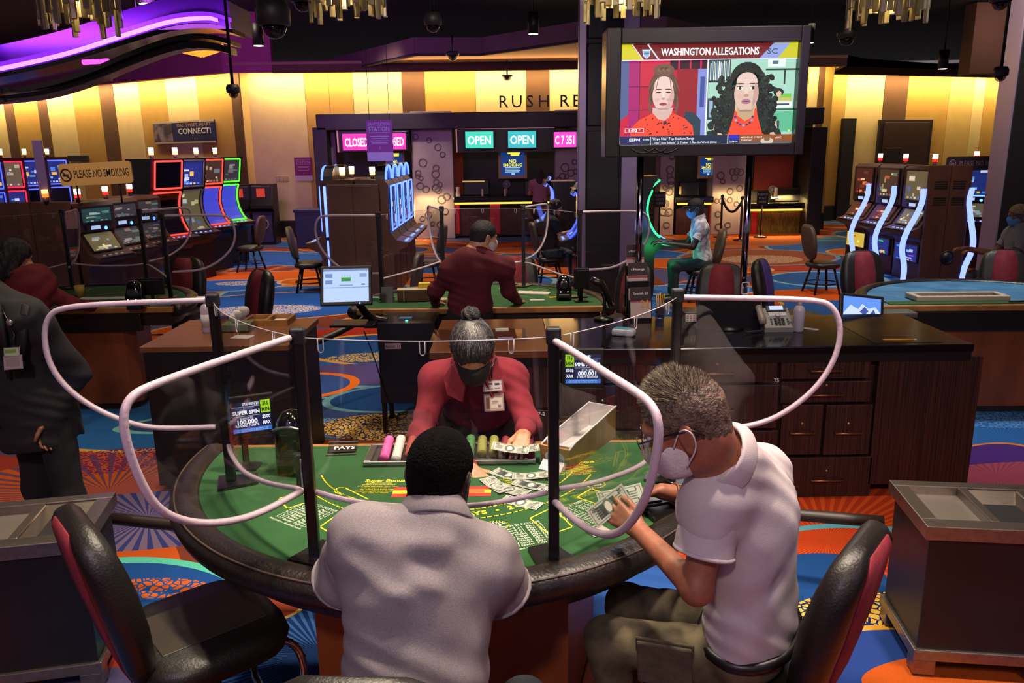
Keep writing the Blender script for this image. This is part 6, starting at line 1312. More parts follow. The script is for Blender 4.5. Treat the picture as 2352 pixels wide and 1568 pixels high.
# steel topped bins at both sides
STEEL = mat('brushed_steel', '#8a7f76', .34, .9, vary=.12, vs=40, stretch=(1, 12, 1)); BINB = mat('bin_black', '#110e11', .45, vary=.2, vs=6)
def bin_(label, loc, rz, w_=.58, d_=.47, h_=.70):
    t = thing('steel_top_bin', label, 'bin', loc, rz)
    mb = MB(); mb.box((0, 0, .38), (w_ - .05, d_ - .05, .52), None, .006); part(t, 'body', mb, BINB, True)
    ft = MB(); 
    mb = MB(); mb.box((0, 0, .105), (w_ - .02, d_ - .02, .05), None, .004); bs_ = part(t, 'base_frame', mb, STEEL, True)
    for sx in (-1, 1):
        for sy in (-1, 1): q = MB(); q.box((sx * (w_ / 2 - .06), sy * (d_ / 2 - .055), .045), (.09, .08, .07), None, .006); q.cyl((sx * (w_ / 2 - .06), sy * (d_ / 2 - .055), 0), (sx * (w_ / 2 - .06), sy * (d_ / 2 - .055), .012), .03, n=12); part(bs_, 'foot', q, STEEL, True)
    hx, hy, z0, z1 = w_ / 2, d_ / 2, h_ - .06, h_
    for nm, (a, b, c, d) in {'lid_front': (-hx, hx, -hy, -hy + .075), 'lid_back': (-hx, hx, hy - .06, hy), 'lid_left': (-hx, -hx + .065, -hy + .075, hy - .06), 'lid_right': (hx - .065, hx, -hy + .075, hy - .06), 'lid_divider': (-.018, .018, -hy + .075, hy - .06)}.items():
        q = MB(); q.box(((a + b) / 2, (c + d) / 2, (z0 + z1) / 2), (b - a, d - c, z1 - z0), None, .003); part(t, 'lid_frame', q, STEEL, True)
    q = MB(); q.box((-(hx - .065 + .018) / 2, .008, h_ - .045), (hx - .083, d_ - .135, .01)); part(t, 'ash_tray', q, mat('tray_steel', '#9a9086', .4, .8), True)
    q = MB(); q.loft([[Vector((x, y, h_ - .01)) for x, y in ((.018, -hy + .075), (hx - .065, -hy + .075), (hx - .065, hy - .06), (.018, hy - .06))], [Vector((x, y, h_ - .05)) for x, y in ((.05, -hy + .09), (hx - .085, -hy + .09), (hx - .085, hy - .12), (.05, hy - .12))]], True, False, smooth=False); ch_ = part(t, 'chute', q, STEEL, True)
    q = MB(); q.box(((hx - .035) / 2, -.015, h_ - .055), (hx - .13, d_ - .2, .008)); part(ch_, 'chute_hole', q, mat('hole_black', '#040304', .8), True)
    return t
b0 = bin_('steel topped black bin at the right, behind the empty chair back', (1.98, 3.13, 0), -.13)
dup(b0, (-2.06, 3.10, 0), .20, 'steel topped black bin at the left, behind the nearest empty chair')
for A, B, z, lab in (((258, 1190), (700, 1214), .42, 'dark padded barrier bar between the left bin and the front table'), ((1300, 1116), (2030, 1198), .42, 'dark padded barrier bar between the front table and the right bin'), ((690, 800), (862, 716), .62, 'dark padded barrier bar sloping up toward the black dealing cabinet')):
    mb = MB(); a, b = AZ(*A, z), AZ(*B, z if z < .5 else .8); mb.tube([a.lerp(b, i / 8) - Vector((0, 0, .02 * math.sin(PI * i / 8))) for i in range(9)], .03, 10); single('barrier_bar', mb, mat('barrier_leather', '#231713', .45), lab, 'barrier')

# things by the middle table
t = thing('dealing_cabinet', 'black cabinet on legs with a small pink label plate at the middle table corner', 'cabinet', (-1.0, 6.1, 0)); x0, x1, z0, z1 = R2(868, 1000, 708, 862, 6.02)
mb = MB(); mb.prism([(0, .26), (.42, .22), (.42, .9), (0, .9)], Matrix(((0, 0, 1, x0), (1, 0, 0, 6.02), (0, 1, 0, 0), (0, 0, 0, 1))), x1 - x0); part(t, 'box', mb, mat('cabinet_black', '#131013'))
for x in (x0 + .02, x1 - .03): 
    for y in (6.05, 6.4): q = MB(); q.box((x, y, .14), (.035, .035, .28)); part(t, 'leg', q, mat('metal_black', '#161315'))
q = MB(); Ml = frame((x0 + .115, 6.018, .72), (1, 0, 0), (0, 0, 1)); q.box((0, 0, 0), (.125, .045, .002), Ml); q.text('Spanish 21', .03, Ml @ Matrix.Translation((0, 0, .001)), .0012, .015, 1, w=.11); part(t, 'label_plate', q, [mat('plate_pink', '#b09098', .6), BLK])
q = MB(); q.box((x0 + .2, 6.2, .905), (.1, .06, .008)); part(t, 'reader', q, mat('reader_blue', '#4a6a98', .3)); q = MB(); q.ell((x0 + .22, 6.1, .905), (.012, .012, .005), 5); part(t, 'green_light', q, em('#30e090', 4))
for X_, Y_ in ((x0 + .1, 6.02),): q = MB(); q.tube(smoothpts([(X_ - .2, 6.0, .85), (X_ - .12, 6.0, .6), (X_ - .06, 6.0, .3), (X_ + .02, 6.05, .1)], 2), .005, 5); part(t, 'cable', q, mat('cable_black', '#0a0809'))
q = MB(); q.tube(smoothpts([(x1 - .2, 6.1, .14), (x1 - .06, 6.08, .2), (x1 + .08, 6.1, .24)], 2), .02, 8); part(t, 'foot_rail', q, CHR)
c_ = AY(795, 655, 5.9); t = thing('pit_monitor', 'tilted black monitor showing a pale table plan, left of the middle table', 'monitor', (c_.x, 5.95, .9)); Mm = frame((c_.x, 5.9, c_.z), (1, .08, .0), (-.06, .45, 1)); w_, h_ = .335, .255
mb = MB(); mb.box((0, 0, -.015), (w_ + .05, h_ + .05, .035), Mm, .008); sh_ = part(t, 'shell', mb, mat('bezel_black', '#0b0a0c')); mats = []; q = MB()
q.rects([(-w_ / 2, -h_ / 2, w_ / 2, h_ / 2, _mi(mats, em('#a8c0e8', 1.0))), (-w_ / 2, h_ * .43, w_ / 2, h_ / 2, _mi(mats, em('#4a5a90', .9))), (-w_ / 2, -.02, w_ / 2, -.014, _mi(mats, em('#5a6a98', .9)))], Mm, .0035)
q.rects([(-.035, .03, .035, .06, _mi(mats, em('#2a8a3a', .9))), (-w_ * .46, .06, -w_ * .30, .09, _mi(mats, em('#6a86c0', .9))), (-w_ * .46, .01, -w_ * .30, .04, _mi(mats, em('#6a86c0', .9))), (w_ * .30, .06, w_ * .46, .09, _mi(mats, em('#8098c8', .9))), (w_ * .34, .0, w_ * .42, .01, _mi(mats, em('#4a5a90', .9)))] + [(-.034 + .02 * i, .068, -.026 + .02 * i, .073, _mi(mats, em('#38904a', .9))) for i in range(4)] + [(-.05, -.004, .05, .004, _mi(mats, em('#7a8ab8', .9)))], Mm, .0040); part(sh_, 'display', q, mats)
q = MB(); q.ell(Mm @ Vector((w_ * .3, -h_ / 2 - .013, .004)), (.006, .006, .006), 5); part(sh_, 'power_light', q, em('#5aa0ff', 4))
mb = MB(); mb.tube(smoothpts([Mm @ Vector((0.02, -.05, -.03)), Vector((c_.x + .05, 6.02, c_.z - .14)), Vector((c_.x + .12, 6.1, .93)), Vector((c_.x + .26, 6.12, .9))], 2), .03, 10); mb.box((c_.x + .02, 6.02, .905), (.34, .22, .02), None, .006); part(t, 'stand_arm', mb, mat('metal_black', '#161315'))
def F2(px, py): return AZ(px, py, TH)
def at(t_, nm, cat, lab, px, py): c_ = F2(px, py); return thing(nm, lab, cat, (c_.x, c_.y, TH)), c_
SHF = mat('shuffler_black', '#0c0a0c', .12, spec=.6)
def shuffler(px, py, lab, s=1., Yb=None):
    t, c_ = at(None, 'card_shuffler', 'shuffler', lab, px, py); mb = MB(); mb.loft([[Vector((c_.x + u * s * k, c_.y + v * s * k, TH + .001 + z * s)) for u, v in rrect(.13, .12, .04, 4)] for z, k in ((0, 1), (.1, 1.0), (.15, .92), (.19, .72), (.21, .42), (.215, .1))]); part(t, 'body', mb, SHF)
    mb = MB(); mb.box((c_.x, c_.y - .062 * s, TH + .045 * s), (.1 * s, .02 * s, .03 * s), None, .004); part(t, 'card_tray', mb, mat('tray_dark', '#2a2628', .3)); 
    for u in (-.03, .03): q = MB(); q.ell((c_.x + u * s, c_.y - .06 * s, TH + .08 * s), (.005,) * 3, 5); part(t, 'indicator', q, em('#d8d0d0', 1.5))
    return t
shuffler(1295, 688, 'glossy black shuffler at the right of the middle table'); shuffler(314, 708, 'glossy black shuffler on the left table', 1.1)
def tablet(px, py, w_, h_, lab, rz=0., z_=.0):
    t, c_ = at(None, 'table_display', 'display', lab, px, py); mb = MB(); M_ = TR(c_.x, c_.y, TH, 0, 0, rz); mb.box((0, 0, .16 + h_ / 2 + z_ - .08), (w_, .03, h_), M_, .008); part(t, 'shell', mb, mat('monitor_black', '#0c0b0c')); mb = MB(); mb.cyl(M_ @ Vector((0, .01, .01)), M_ @ Vector((0, .01, .14 + z_)), .016, n=10); mb.box((0, .01, .006), (.11, .09, .012), M_, .003); part(t, 'stand', mb, mat('metal_black', '#161315')); mb = MB(); mb.box((0, -.0165, .12 + h_ + z_ - .06), (w_ * .7, .002, .006), M_); part(t, 'vent', mb, mat('vent_grey', '#4a4448', .5)); return t
tablet(1335, 693, .13, .18, 'black display on a stand at the right end of the middle table', .2, .03); tablet(352, 698, .22, .15, 'black display seen from behind on the left table', .1)
def slab(px, py, w_, d_, h_, col, lab, nm, cat, rz=0., z=TH, rough=.6):
    c_ = AZ(px, py, z); mb = MB(); mb.box((0, 0, h_ / 2), (w_, d_, h_), TR(c_.x, c_.y, z + .001, 0, 0, rz), min(.004, h_ * .3)); return single(nm, mb, mat('slab_' + col[1:], col, rough), lab, cat)
t, c_ = at(None, 'card_shoe', 'card shoe', 'brown card shoe with pale trim on the middle table, left of the dealer', 950, 694); M_ = TR(c_.x, c_.y + .06, TH, 0, 0, .05)
mb = MB(); mb.box((0, 0, .055), (.28, .11, .1), M_, .006); part(t, 'box', mb, mat('shoe_brown', '#5a3a1c', .4, vary=.2, vs=10)); mb = MB(); mb.box((-.085, -.057, .055), (.006, .004, .1), M_); mb.box((0, 0, .107), (.285, .115, .006), M_); part(t, 'trim', mb, mat('trim_cream', '#b8a888', .5)); mb = MB(); mb.box((.09, .02, .13), (.1, .05, .05), M_, .004); part(t, 'yellow_slip', mb, mat('slip_yellow', '#d8b820', .5))
slab(1008, 694, .14, .1, .03, '#b8a080', 'stack of cream cards by the left hand of the middle dealer', 'card_stack', 'cards'); slab(1225, 674, .30, .12, .012, '#c0b8b0', 'white folded cover on the far side of the middle table', 'folded_cover', 'cover', -.25); slab(1234, 691, .13, .04, .012, '#a8a8a0', 'clear chip holder before the middle shuffler', 'chip_holder', 'holder', 0, TH, .2); slab(1270, 684, .07, .03, .008, '#d8a030', 'yellow marker by the middle shuffler', 'marker', 'marker', .3)
t, c_ = at(None, 'table_sign', 'sign', 'small black tent sign at the left end of the middle table', 888, 695); mb = MB(); mb.prism([(-.05, 0), (.05, 0), (.006, .13), (-.006, .13)], Matrix(((.0, 0, 1, c_.x - .045), (1, 0, 0, c_.y + .04), (0, 1, 0, TH), (0, 0, 0, 1))), .10); part(t, 'board', mb, mat('sign_grey', '#2a2a30', .4))
slab(858, 690, .10, .05, .03, '#6aa898', 'teal pad of slips at the left end of the middle table', 'slip_pad', 'pad'); slab(250, 686, .52, .10, .01, '#c8c0b4', 'white folded cover on the left table', 'folded_cover', 'cover', .03)
c_ = F2(185, 680); mb = MB(); mb.lathe([(.03, 0), (.045, .1), (.04, .1), (.028, .005)], TR(c_.x, c_.y, TH), 14); single('paper_cup', mb, mat('cup_yellow', '#c8a848', .5), 'yellow cup on the left table by the dark haired dealer', 'cup')
slab(378, 700, .22, .08, .02, '#8a9aa8', 'crumpled pale packet at the right end of the left table', 'packet', 'packet', .2)
# blue table: tray and tilted picture display
c_ = F2(2205, 690); t = thing('padded_tray', 'white edged flat tray on the blue covered table', 'tray', (c_.x, c_.y, TH)); Mt_ = TR(c_.x, c_.y + .05, TH + .004, 0, 0, -.03)
for (a, b, c, d) in ((-.38, .38, -.11, -.075), (-.38, .38, .075, .11), (-.38, -.33, -.075, .075), (.33, .38, -.075, .075)): mb = MB(); mb.box(((a + b) / 2, (c + d) / 2, .022), (b - a, d - c, .044), Mt_, .008); part(t, 'tray_side', mb, mat('tray_white', '#b8a890', .5))
mb = MB(); mb.box((0, 0, .006), (.70, .17, .012), Mt_); part(t, 'tray_floor', mb, mat('tray_brown', '#4a3024', .5)); 
for i in range(9): mb = MB(); mb.box((-.28 + .07 * i, 0, .018), (.006, .15, .012), Mt_); part(t, 'tray_rib', mb, mat('rib_grey', '#8a8078', .4))
a = AY(1980, 708, 5.95); t = thing('picture_display', 'tilted display with a blue snowy mountain picture before the blue table', 'display', (a.x, 5.95, .9)); Md = frame((a.x, 5.95, a.z), (1, 0, -.12), (.1, .42, 1)); w_, h_ = .29, .17
mb = MB(); mb.box((0, 0, -.015), (w_ + .05, h_ + .05, .03), Md, .008); sh_ = part(t, 'shell', mb, mat('bezel_black', '#0b0a0c')); mats = []; q = MB(); q.rects([(-w_ / 2, -h_ / 2, w_ / 2, h_ / 2, _mi(mats, em('#5a8ae0', 1.0)))], Md, .0012)
for k, (pts, c) in enumerate((([(-.145, -.05), (-.09, .02), (-.03, -.01), (.0, .035), (.05, .0), (.10, .02), (.145, -.03), (.145, -.085), (-.145, -.085)], '#c0d0f0'), ([(-.02, -.03), (.02, .015), (.05, -.02), (.02, -.05)], '#3a4a98'), ([(.06, -.04), (.09, .0), (.11, -.05)], '#3a4a98'))): q.add([Md @ Vector((x, y, .0016 + .0003 * k)) for x, y in pts], [tuple(range(len(pts)))], False, _mi(mats, em(c, 1.0)))
part(sh_, 'picture', q, mats); mb = MB(); mb.tube([Md @ Vector((0, -.06, -.03)), (a.x + .02, 6.06, .93), (a.x + .1, 6.3, .84)], .022, 8); part(t, 'arm', mb, mat('metal_black', '#161315'))
mb = MB(); c_ = AY(2080, 716, 5.98); mb.box((c_.x, 6.19, .885), (.34, .16, .05), TR(0, 0, 0), .015); single('grey_cushion', mb, mat('cushion_grey', '#4a4640', .7), 'flat grey pad on the front edge below the blue table', 'pad')
mb = MB(); c_ = AZ(2345, 695, TH); mb.tube([(c_.x - .1, c_.y, TH + .01), (c_.x + .08, c_.y - .02, TH + .02)], .008, 6); single('pen', mb, BLK, 'dark pen on the blue table at the right edge', 'pen')
# ------------------------------------------------------------------ what lies on the near table
def Q(px, py, z=TH): return AZ(px, py, z)
ZS = TH + .001
# chip tray with rolls of chips
t = thing('chip_tray', 'steel chip tray at the dealer edge of the front table', 'chip tray', (-.265, 3.18, TH)); tx0, tx1, ty0, ty1 = -.622, .092, 3.075, 3.285
mb = MB(); mb.box(((tx0 + tx1) / 2, (ty0 + ty1) / 2, ZS + .004), (tx1 - tx0, ty1 - ty0, .006)); part(t, 'tray_floor', mb, mat('tray_steel2', '#7a7674', .3, .8))
for (a, b, c, d) in ((tx0, tx1, ty0, ty0 + .012), (tx0, tx1, ty1 - .012, ty1), (tx0, tx0 + .03, ty0 + .012, ty1 - .012), (tx1 - .012, tx1, ty0 + .012, ty1 - .012)): mb = MB(); mb.box(((a + b) / 2, (c + d) / 2, ZS + .012), (b - a, d - c, .022), None, .003); part(t, 'tray_side', mb, mat('tray_rim', '#a8a4a0', .25, .9))
for i in range(13): mb = MB(); mb.box((tx0 + .058 + .0505 * i, 3.18, ZS + .012), (.003, .18, .02)); part(t, 'divider', mb, clear('cup_clear', (.8, .78, .8)))
CH = [('pink', '#d8589a', .165), ('white', '#c8c0b8', .185), ('brick red', '#8a3a34', .15), ('dark red', '#7a2c30', .185), ('brick red', '#8a3a34', .16), ('black', '#2a282a', .15), ('green', '#3a6a3a', .12), ('green', '#3a6a3a', .16), ('olive green', '#7a7a34', .13), ('olive green', '#8a8a40', .13), ('dark red', '#7a2430', .10), ('dark red', '#7a2430', .10), ('wine red', '#6a1c2c', .16)]
for i, (nm, c, L_) in enumerate(CH):
    x = tx0 + .084 + .0505 * i - .0; mb = MB(); n = int(L_ / .0075); prof = []
    for k in range(n): prof += [(.0195, k * .0075), (.0200, k * .0075 + .001), (.0200, k * .0075 + .0058), (.0195, k * .0075 + .0066)]
    y1 = 3.268; mb.lathe(prof, frame((x, y1 - n * .0075, ZS + .027), (1, 0, 0), (0, -.14, .99)) @ Matrix.Diagonal((1, 1, -1, 1)), 16)
    single('chip_roll', mb, mat('chip_%s' % c[1:], c, .5, vary=.25, vs=90, stretch=(1, 3, 1)), ('%s roll of chips, number %s from the left in the steel tray' % (nm, ('one', 'two', 'three', 'four', 'five', 'six', 'seven', 'eight', 'nine', 'ten', 'eleven', 'twelve', 'thirteen')[i])), 'chips', 'rolls of chips in the tray')
# card shoe
A, B = Vector((.175, 3.06, 0)), Vector((.425, 3.46, 0)); ax = (B - A).normalized(); Msh = frame((A.x, A.y, ZS), ax, Vector((-ax.y, ax.x, 0))); L_ = .43
t = thing('card_shoe', 'wooden card shoe with a white inside, on the front table right of the dealer', 'card shoe', (.3, 3.26, TH)); SHW = mat('shoe_oak', '#a8702e', .45, vary=.18, vs=10, stretch=(.4, 4, 1)); SHI = mat('shoe_white', '#d0cac8', .5)
side = [(0.03, 0), (L_, 0), (L_, .145), (.03, .10), (-.02, .085), (0.0, .02)]
for v, nm in ((-.068, 'side_board'), (.062, 'side_board')):
    mb = MB(); mb.prism(side, Msh @ Matrix(((1, 0, 0, 0), (0, 0, -1, v + .006), (0, 1, 0, 0), (0, 0, 0, 1))), .006); sb = part(t, nm, mb, mat('shoe_side', '#7c4c22', .6, vary=.2, vs=10, stretch=(.4, 4, 1)))
    q = MB(); q.tube([Msh @ Vector((u, v, w_ + .001)) for u, w_ in ((-.02, .085), (.03, .10), (L_, .145))], .004, 6); part(sb, 'edge_trim', q, SHI)
mb = MB(); mb.box((L_ - .003, 0, .0725), (.006, .13, .145), Msh); part(t, 'end_board', mb, SHI)
for v in (-.0615, .0605): q = MB(); q.prism([(.04, .01), (L_ - .008, .01), (L_ - .008, .143), (.03, .098)], Msh @ Matrix(((1, 0, 0, 0), (0, 0, -1, v + .001), (0, 1, 0, 0), (0, 0, 0, 1))), .0015); part(t, 'white_liner', q, SHI)
mb = MB(); mb.prism([(.03, .002), (L_ - .006, .002), (L_ - .006, .035), (.16, .035), (.05, .075), (.03, .08)], Msh @ Matrix(((1, 0, 0, 0), (0, 0, -1, .062), (0, 1, 0, 0), (0, 0, 0, 1))), .124); part(t, 'inner_ramp', mb, SHI)
mb = MB(); Mfp = Msh @ frame((-.010, 0, .05), (0, -1, 0), (-.26, 0, 1)); mb.box((0, 0, 0), (.136, .085, .008), Mfp, .002); fp = part(t, 'face_board', mb, SHW); q = MB(); q.prism([(.042 * math.cos(u), .03 * math.sin(u) - .008) for u in [2 * PI * j / 20 for j in range(20)]], Mfp @ Matrix.Translation((0, 0, .0042)), .001); part(fp, 'card_window', q, mat('card_back_blue', '#a8c0d0', .4)); q = MB(); q.tube([Mfp @ Vector((.042 * math.cos(u), .03 * math.sin(u) - .008, .005)) for u in [2 * PI * j / 20 for j in range(20)]], .004, 6, True); part(fp, 'window_rim', q, SHI)
mb = MB(); mb.prism([(-.06, 0), (-.02, 0), (0, .02), (-.02, .03)], Msh @ Matrix(((1, 0, 0, 0), (0, 0, -1, .05), (0, 1, 0, 0), (0, 0, 0, 1))), .1); part(t, 'front_lip', mb, SHI)
# bank notes
NB = mat('note_paper', '#a8aca0', .7, vary=.12, vs=40); NI = mat('note_ink', '#5c645c', .7); ND = mat('note_dark', '#2c322e', .7); NW = mat('note_pale', '#c8c8b8', .7); NG = mat('note_gold', '#a88a48', .6)
def note(p0, ang, lab, z=ZS, bend=.0, roll=(0, 0), value='20', group='bank notes fanned on the front table', dark=0):
    """a bank note; its sheet bends gently along its length"""
    w_, h_ = .156, .066; M0 = Matrix.Translation((p0.x, p0.y, z)) @ Euler((roll[0], roll[1], ang), 'XYZ').to_matrix().to_4x4(); cv = lambda u: bend * (4 * (u / w_) ** 2) 
    t = thing('bank_note', lab, 'bank note', (p0.x, p0.y, z), 0, group); mb = MB(); rg = []
    for i in range(9):
        u = -w_ / 2 + w_ * i / 8; rg.append([M0 @ Vector((u, -h_ / 2, cv(u))), M0 @ Vector((u, h_ / 2, cv(u))), M0 @ Vector((u, h_ / 2, cv(u) + .0006)), M0 @ Vector((u, -h_ / 2, cv(u) + .0006))])
    mb.loft(rg, True, True, smooth=False); sh_ = part(t, 'sheet', mb, NB); q = MB()
    def rect(u0, v0, u1, v1, mi, dz=.0009):
        k = max(1, int(abs(u1 - u0) / .02)); 
        for j in range(k):
            a, b = u0 + (u1 - u0) * j / k, u0 + (u1 - u0) * (j + 1) / k; q.face([M0 @ Vector((a, v0, cv(a) + dz)), M0 @ Vector((b, v0, cv(b) + dz)), M0 @ Vector((b, v1, cv(b) + dz)), M0 @ Vector((a, v1, cv(a) + dz))], mi)
    for v in (-.028, .026): rect(-.072, v, .072, v + .002, 0)
    for u in (-.072, .070): rect(u, -.028, u + .002, .028, 0)
    if dark: rect(-.05, -.02, .03, .02, 1)
    q.add([M0 @ Vector((.021 * math.cos(a) - .004, .026 * math.sin(a), cv(.01) + .0011)) for a in [2 * PI * j / 14 for j in range(14)]], [tuple(range(14))], False, 0); q.add([M0 @ Vector((.012 * math.cos(a) - .004, .018 * math.sin(a), cv(.01) + .0013)) for a in [2 * PI * j / 14 for j in range(14)]], [tuple(range(14))], False, 2)
    for j in range(4): rect(.028, -.014 + .008 * j, .056, -.011 + .008 * j, 0, .0012); rect(-.06, -.014 + .008 * j, -.034, -.011 + .008 * j, 0, .0012)
    for u, v in ((-.058, .019), (.056, .019), (.056, -.021)): q.text(value, .016, M0 @ Matrix.Translation((u, v, cv(u))), .0014, .02, 1)
    part(sh_, 'print', q, [NI, ND, NW]); return t
note(Q(1170, 1092), -.62, 'bank note under the dealer\'s arm, farthest up the felt', ZS, .004, value='20', dark=1)
note(Q(1222, 1096), -.05, 'bank note with a lifted end right of the farthest note', ZS + .006, .006, (0, -.08), '20')
note(Q(1222, 1116), -.5, 'dark faced bank note by the guard post', ZS + .002, .003, value='20', dark=1)
note(Q(1140, 1116), -1.02, 'bank note by the dealer\'s left fingers, overlapping the flag print', ZS + .001, .006, value='20')
note(Q(1172, 1127), -.62, 'bank note lying across the clear guard edge', ZS + .004, .003, value='10')
note(Q(1198, 1155), -.50, 'bank note nearest the players, over the pay line', ZS, .003, value='20')
# plaque at the dealer edge
c_ = Q(787, 1036); t = thing('acrylic_plaque', 'clear plaque with dark lettering left of the chip tray', 'plaque', (c_.x, c_.y, TH)); Mq = TR(c_.x, c_.y, ZS, .25, 0, .06); mb = MB(); mb.box((0, 0, .008), (.125, .10, .012), Mq, .003); part(t, 'block', mb, clear('plaque_clear', (.85, .85, .85), 1.5)); mb = MB(); mb.box((0, .0, .010), (.115, .045, .006), Mq); q = part(t, 'dark_strip', mb, mat('strip_dark', '#1c1416', .4)); mb = MB(); mb.text('PAYS', .03, Mq @ Matrix.Translation((.01, .0, .0165)), .0, .02, w=.09); part(q, 'lettering', mb, WHT)
for v in (-.046, .046): mb = MB(); mb.box((0, v, .012), (.13, .006, .012), Mq); part(t, 'bar', mb, mat('tray_rim', '#a8a4a0'))
# shuffler, handset, display with its built reflection, and the reader
c_ = Q(693, 1072); X, Y = -.90, 3.06
t = thing('card_shuffler', 'rounded glossy black shuffler behind the front left guard post', 'shuffler', (X, Y, TH)); mb = MB(); mb.loft([[Vector((X + u * k, Y + v * k, ZS + z)) for u, v in rrect(.13, .15, .055, 4)] for z, k in ((0, 1), (.1, 1), (.17, .95), (.22, .8), (.25, .5), (.258, .1))]); part(t, 'dome', mb, SHF); mb = MB(); mb.tube([(X - .06 + .12 * i / 6, Y - .06, ZS + .19 + .015 * math.sin(PI * i / 6)) for i in range(7)], .006, 6); part(t, 'trim_arc', mb, mat('tray_rim', '#a8a4a0')); mb = MB(); mb.box((X + .045, Y - .076, ZS + .06), (.05, .02, .09), None, .006); part(t, 'card_tray', mb, mat('tray_dark', '#2a2628'))
t = thing('handset_reader', 'black reader with a silver face at the front left guard post', 'reader', (-.80, 2.83, TH)); Mh = TR(-.80, 2.83, ZS, -.25, 0, .25); mb = MB(); mb.box((0, .02, .075), (.06, .03, .15), Mh, .008); part(t, 'case', mb, mat('monitor_black', '#0c0b0c')); mb = MB(); mb.box((.005, .002, .075), (.035, .008, .11), Mh, .003); fc = part(t, 'silver_face', mb, mat('face_silver', '#8a8a8c', .3, .6)); mb = MB(); mb.box((.005, -.003, .10), (.026, .003, .035), Mh); part(fc, 'window', mb, mat('window_dark', '#2a2c30', .2))
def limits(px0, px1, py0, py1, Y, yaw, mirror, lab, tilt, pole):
    c_ = AY((px0 + px1) / 2, (py0 + py1) / 2, Y); t = thing('display_and_reflection', lab, 'display', (c_.x, Y, TH)); k = -1 if mirror else 1; w_, h_ = .150, .125
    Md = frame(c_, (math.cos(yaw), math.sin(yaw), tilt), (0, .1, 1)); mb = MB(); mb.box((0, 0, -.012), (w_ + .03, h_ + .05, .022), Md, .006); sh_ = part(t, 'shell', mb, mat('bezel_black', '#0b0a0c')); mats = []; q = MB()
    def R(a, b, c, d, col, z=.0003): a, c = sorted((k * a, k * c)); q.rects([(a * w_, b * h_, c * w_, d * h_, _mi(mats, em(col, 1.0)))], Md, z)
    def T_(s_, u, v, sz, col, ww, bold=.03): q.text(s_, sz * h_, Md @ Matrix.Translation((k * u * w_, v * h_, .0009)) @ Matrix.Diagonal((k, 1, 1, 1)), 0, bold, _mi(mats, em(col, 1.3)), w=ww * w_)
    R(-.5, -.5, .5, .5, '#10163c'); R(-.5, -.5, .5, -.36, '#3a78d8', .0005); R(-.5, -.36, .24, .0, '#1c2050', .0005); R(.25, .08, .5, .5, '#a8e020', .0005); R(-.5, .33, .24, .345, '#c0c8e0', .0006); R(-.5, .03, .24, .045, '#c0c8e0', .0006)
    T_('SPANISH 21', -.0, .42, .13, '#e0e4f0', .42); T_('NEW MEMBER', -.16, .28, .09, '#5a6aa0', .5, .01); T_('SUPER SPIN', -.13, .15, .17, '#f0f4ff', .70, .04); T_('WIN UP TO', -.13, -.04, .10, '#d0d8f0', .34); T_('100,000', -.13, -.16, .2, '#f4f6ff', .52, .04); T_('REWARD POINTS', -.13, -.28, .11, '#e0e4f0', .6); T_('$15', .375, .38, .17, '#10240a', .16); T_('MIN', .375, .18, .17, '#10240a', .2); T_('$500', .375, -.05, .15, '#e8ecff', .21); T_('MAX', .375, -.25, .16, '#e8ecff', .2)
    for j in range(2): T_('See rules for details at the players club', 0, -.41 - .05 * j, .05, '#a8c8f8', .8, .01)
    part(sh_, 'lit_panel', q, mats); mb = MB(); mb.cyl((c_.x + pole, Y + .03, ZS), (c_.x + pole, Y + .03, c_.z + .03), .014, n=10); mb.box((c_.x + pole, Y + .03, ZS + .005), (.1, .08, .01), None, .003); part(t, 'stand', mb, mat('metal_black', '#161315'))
limits(536, 620, 922, 990, 3.06, .42, False, 'lit blue limit display with lime corner at the left of the front table', .0, -.05)
limits(1300, 1378, 822, 872, 3.27, -.02, True, 'guard panel reflection of a limit display, built as a lit panel with reversed writing', -.0, -.10)  # solid stand-in for a reflection in the guard panel, not a second display
c_ = Q(1530, 1058); t = thing('card_reader', 'small black reader at the right rear guard post', 'reader', (.62, 3.0, TH)); mb = MB(); mb.box((.60, 2.985, ZS + .10), (.06, .04, .09), None, .008); mb.cyl((.60, 2.985, ZS), (.60, 2.985, ZS + .06), .014, n=8); part(t, 'case', mb, mat('monitor_black', '#0c0b0c')); 
for i in range(3): mb = MB(); mb.box((.60, 2.964, ZS + .125 - .014 * i), (.035, .002, .004)); part(t, 'led_line', mb, em('#7a86a8', .6))
# wallet and tablet by the man in white
c_ = Q(1528, 1170); t = thing('wallet', 'open black wallet on the felt by the man in the white polo', 'wallet', (c_.x, c_.y, TH)); Mw = TR(c_.x, c_.y, ZS, 0, 0, .32)
for y, r_ in ((-.055, .28), (.055, -.12)): mb = MB(); mb.box((0, y, .014), (.18, .105, .02), Mw @ TR(0, 0, 0, r_ * .4), .006); part(t, 'flap', mb, mat('wallet_leather', '#0f0d0e', .25))
mb = MB(); mb.box((-.035, .045, .0285), (.07, .05, .003), Mw @ TR(0, 0, 0, -.05)); part(t, 'card_window', mb, mat('window_pale', '#6a6866', .2)); mb = MB(); mb.box((.04, .05, .0285), (.06, .045, .003), Mw @ TR(0, 0, 0, -.05)); part(t, 'card_slot', mb, mat('slot_grey', '#2a282a', .3))
c_ = Q(1585, 1112); mb = MB(); mb.tube([Vector((c_.x + .09 * math.cos(u), c_.y + .05 * math.sin(u), ZS + .012)) for u in [2 * PI * j / 24 for j in range(24)]], .012, 8, True); single('black_ring', mb, mat('wallet_leather', '#0f0d0e'), 'black rounded case end by the right rear guard post', 'case')
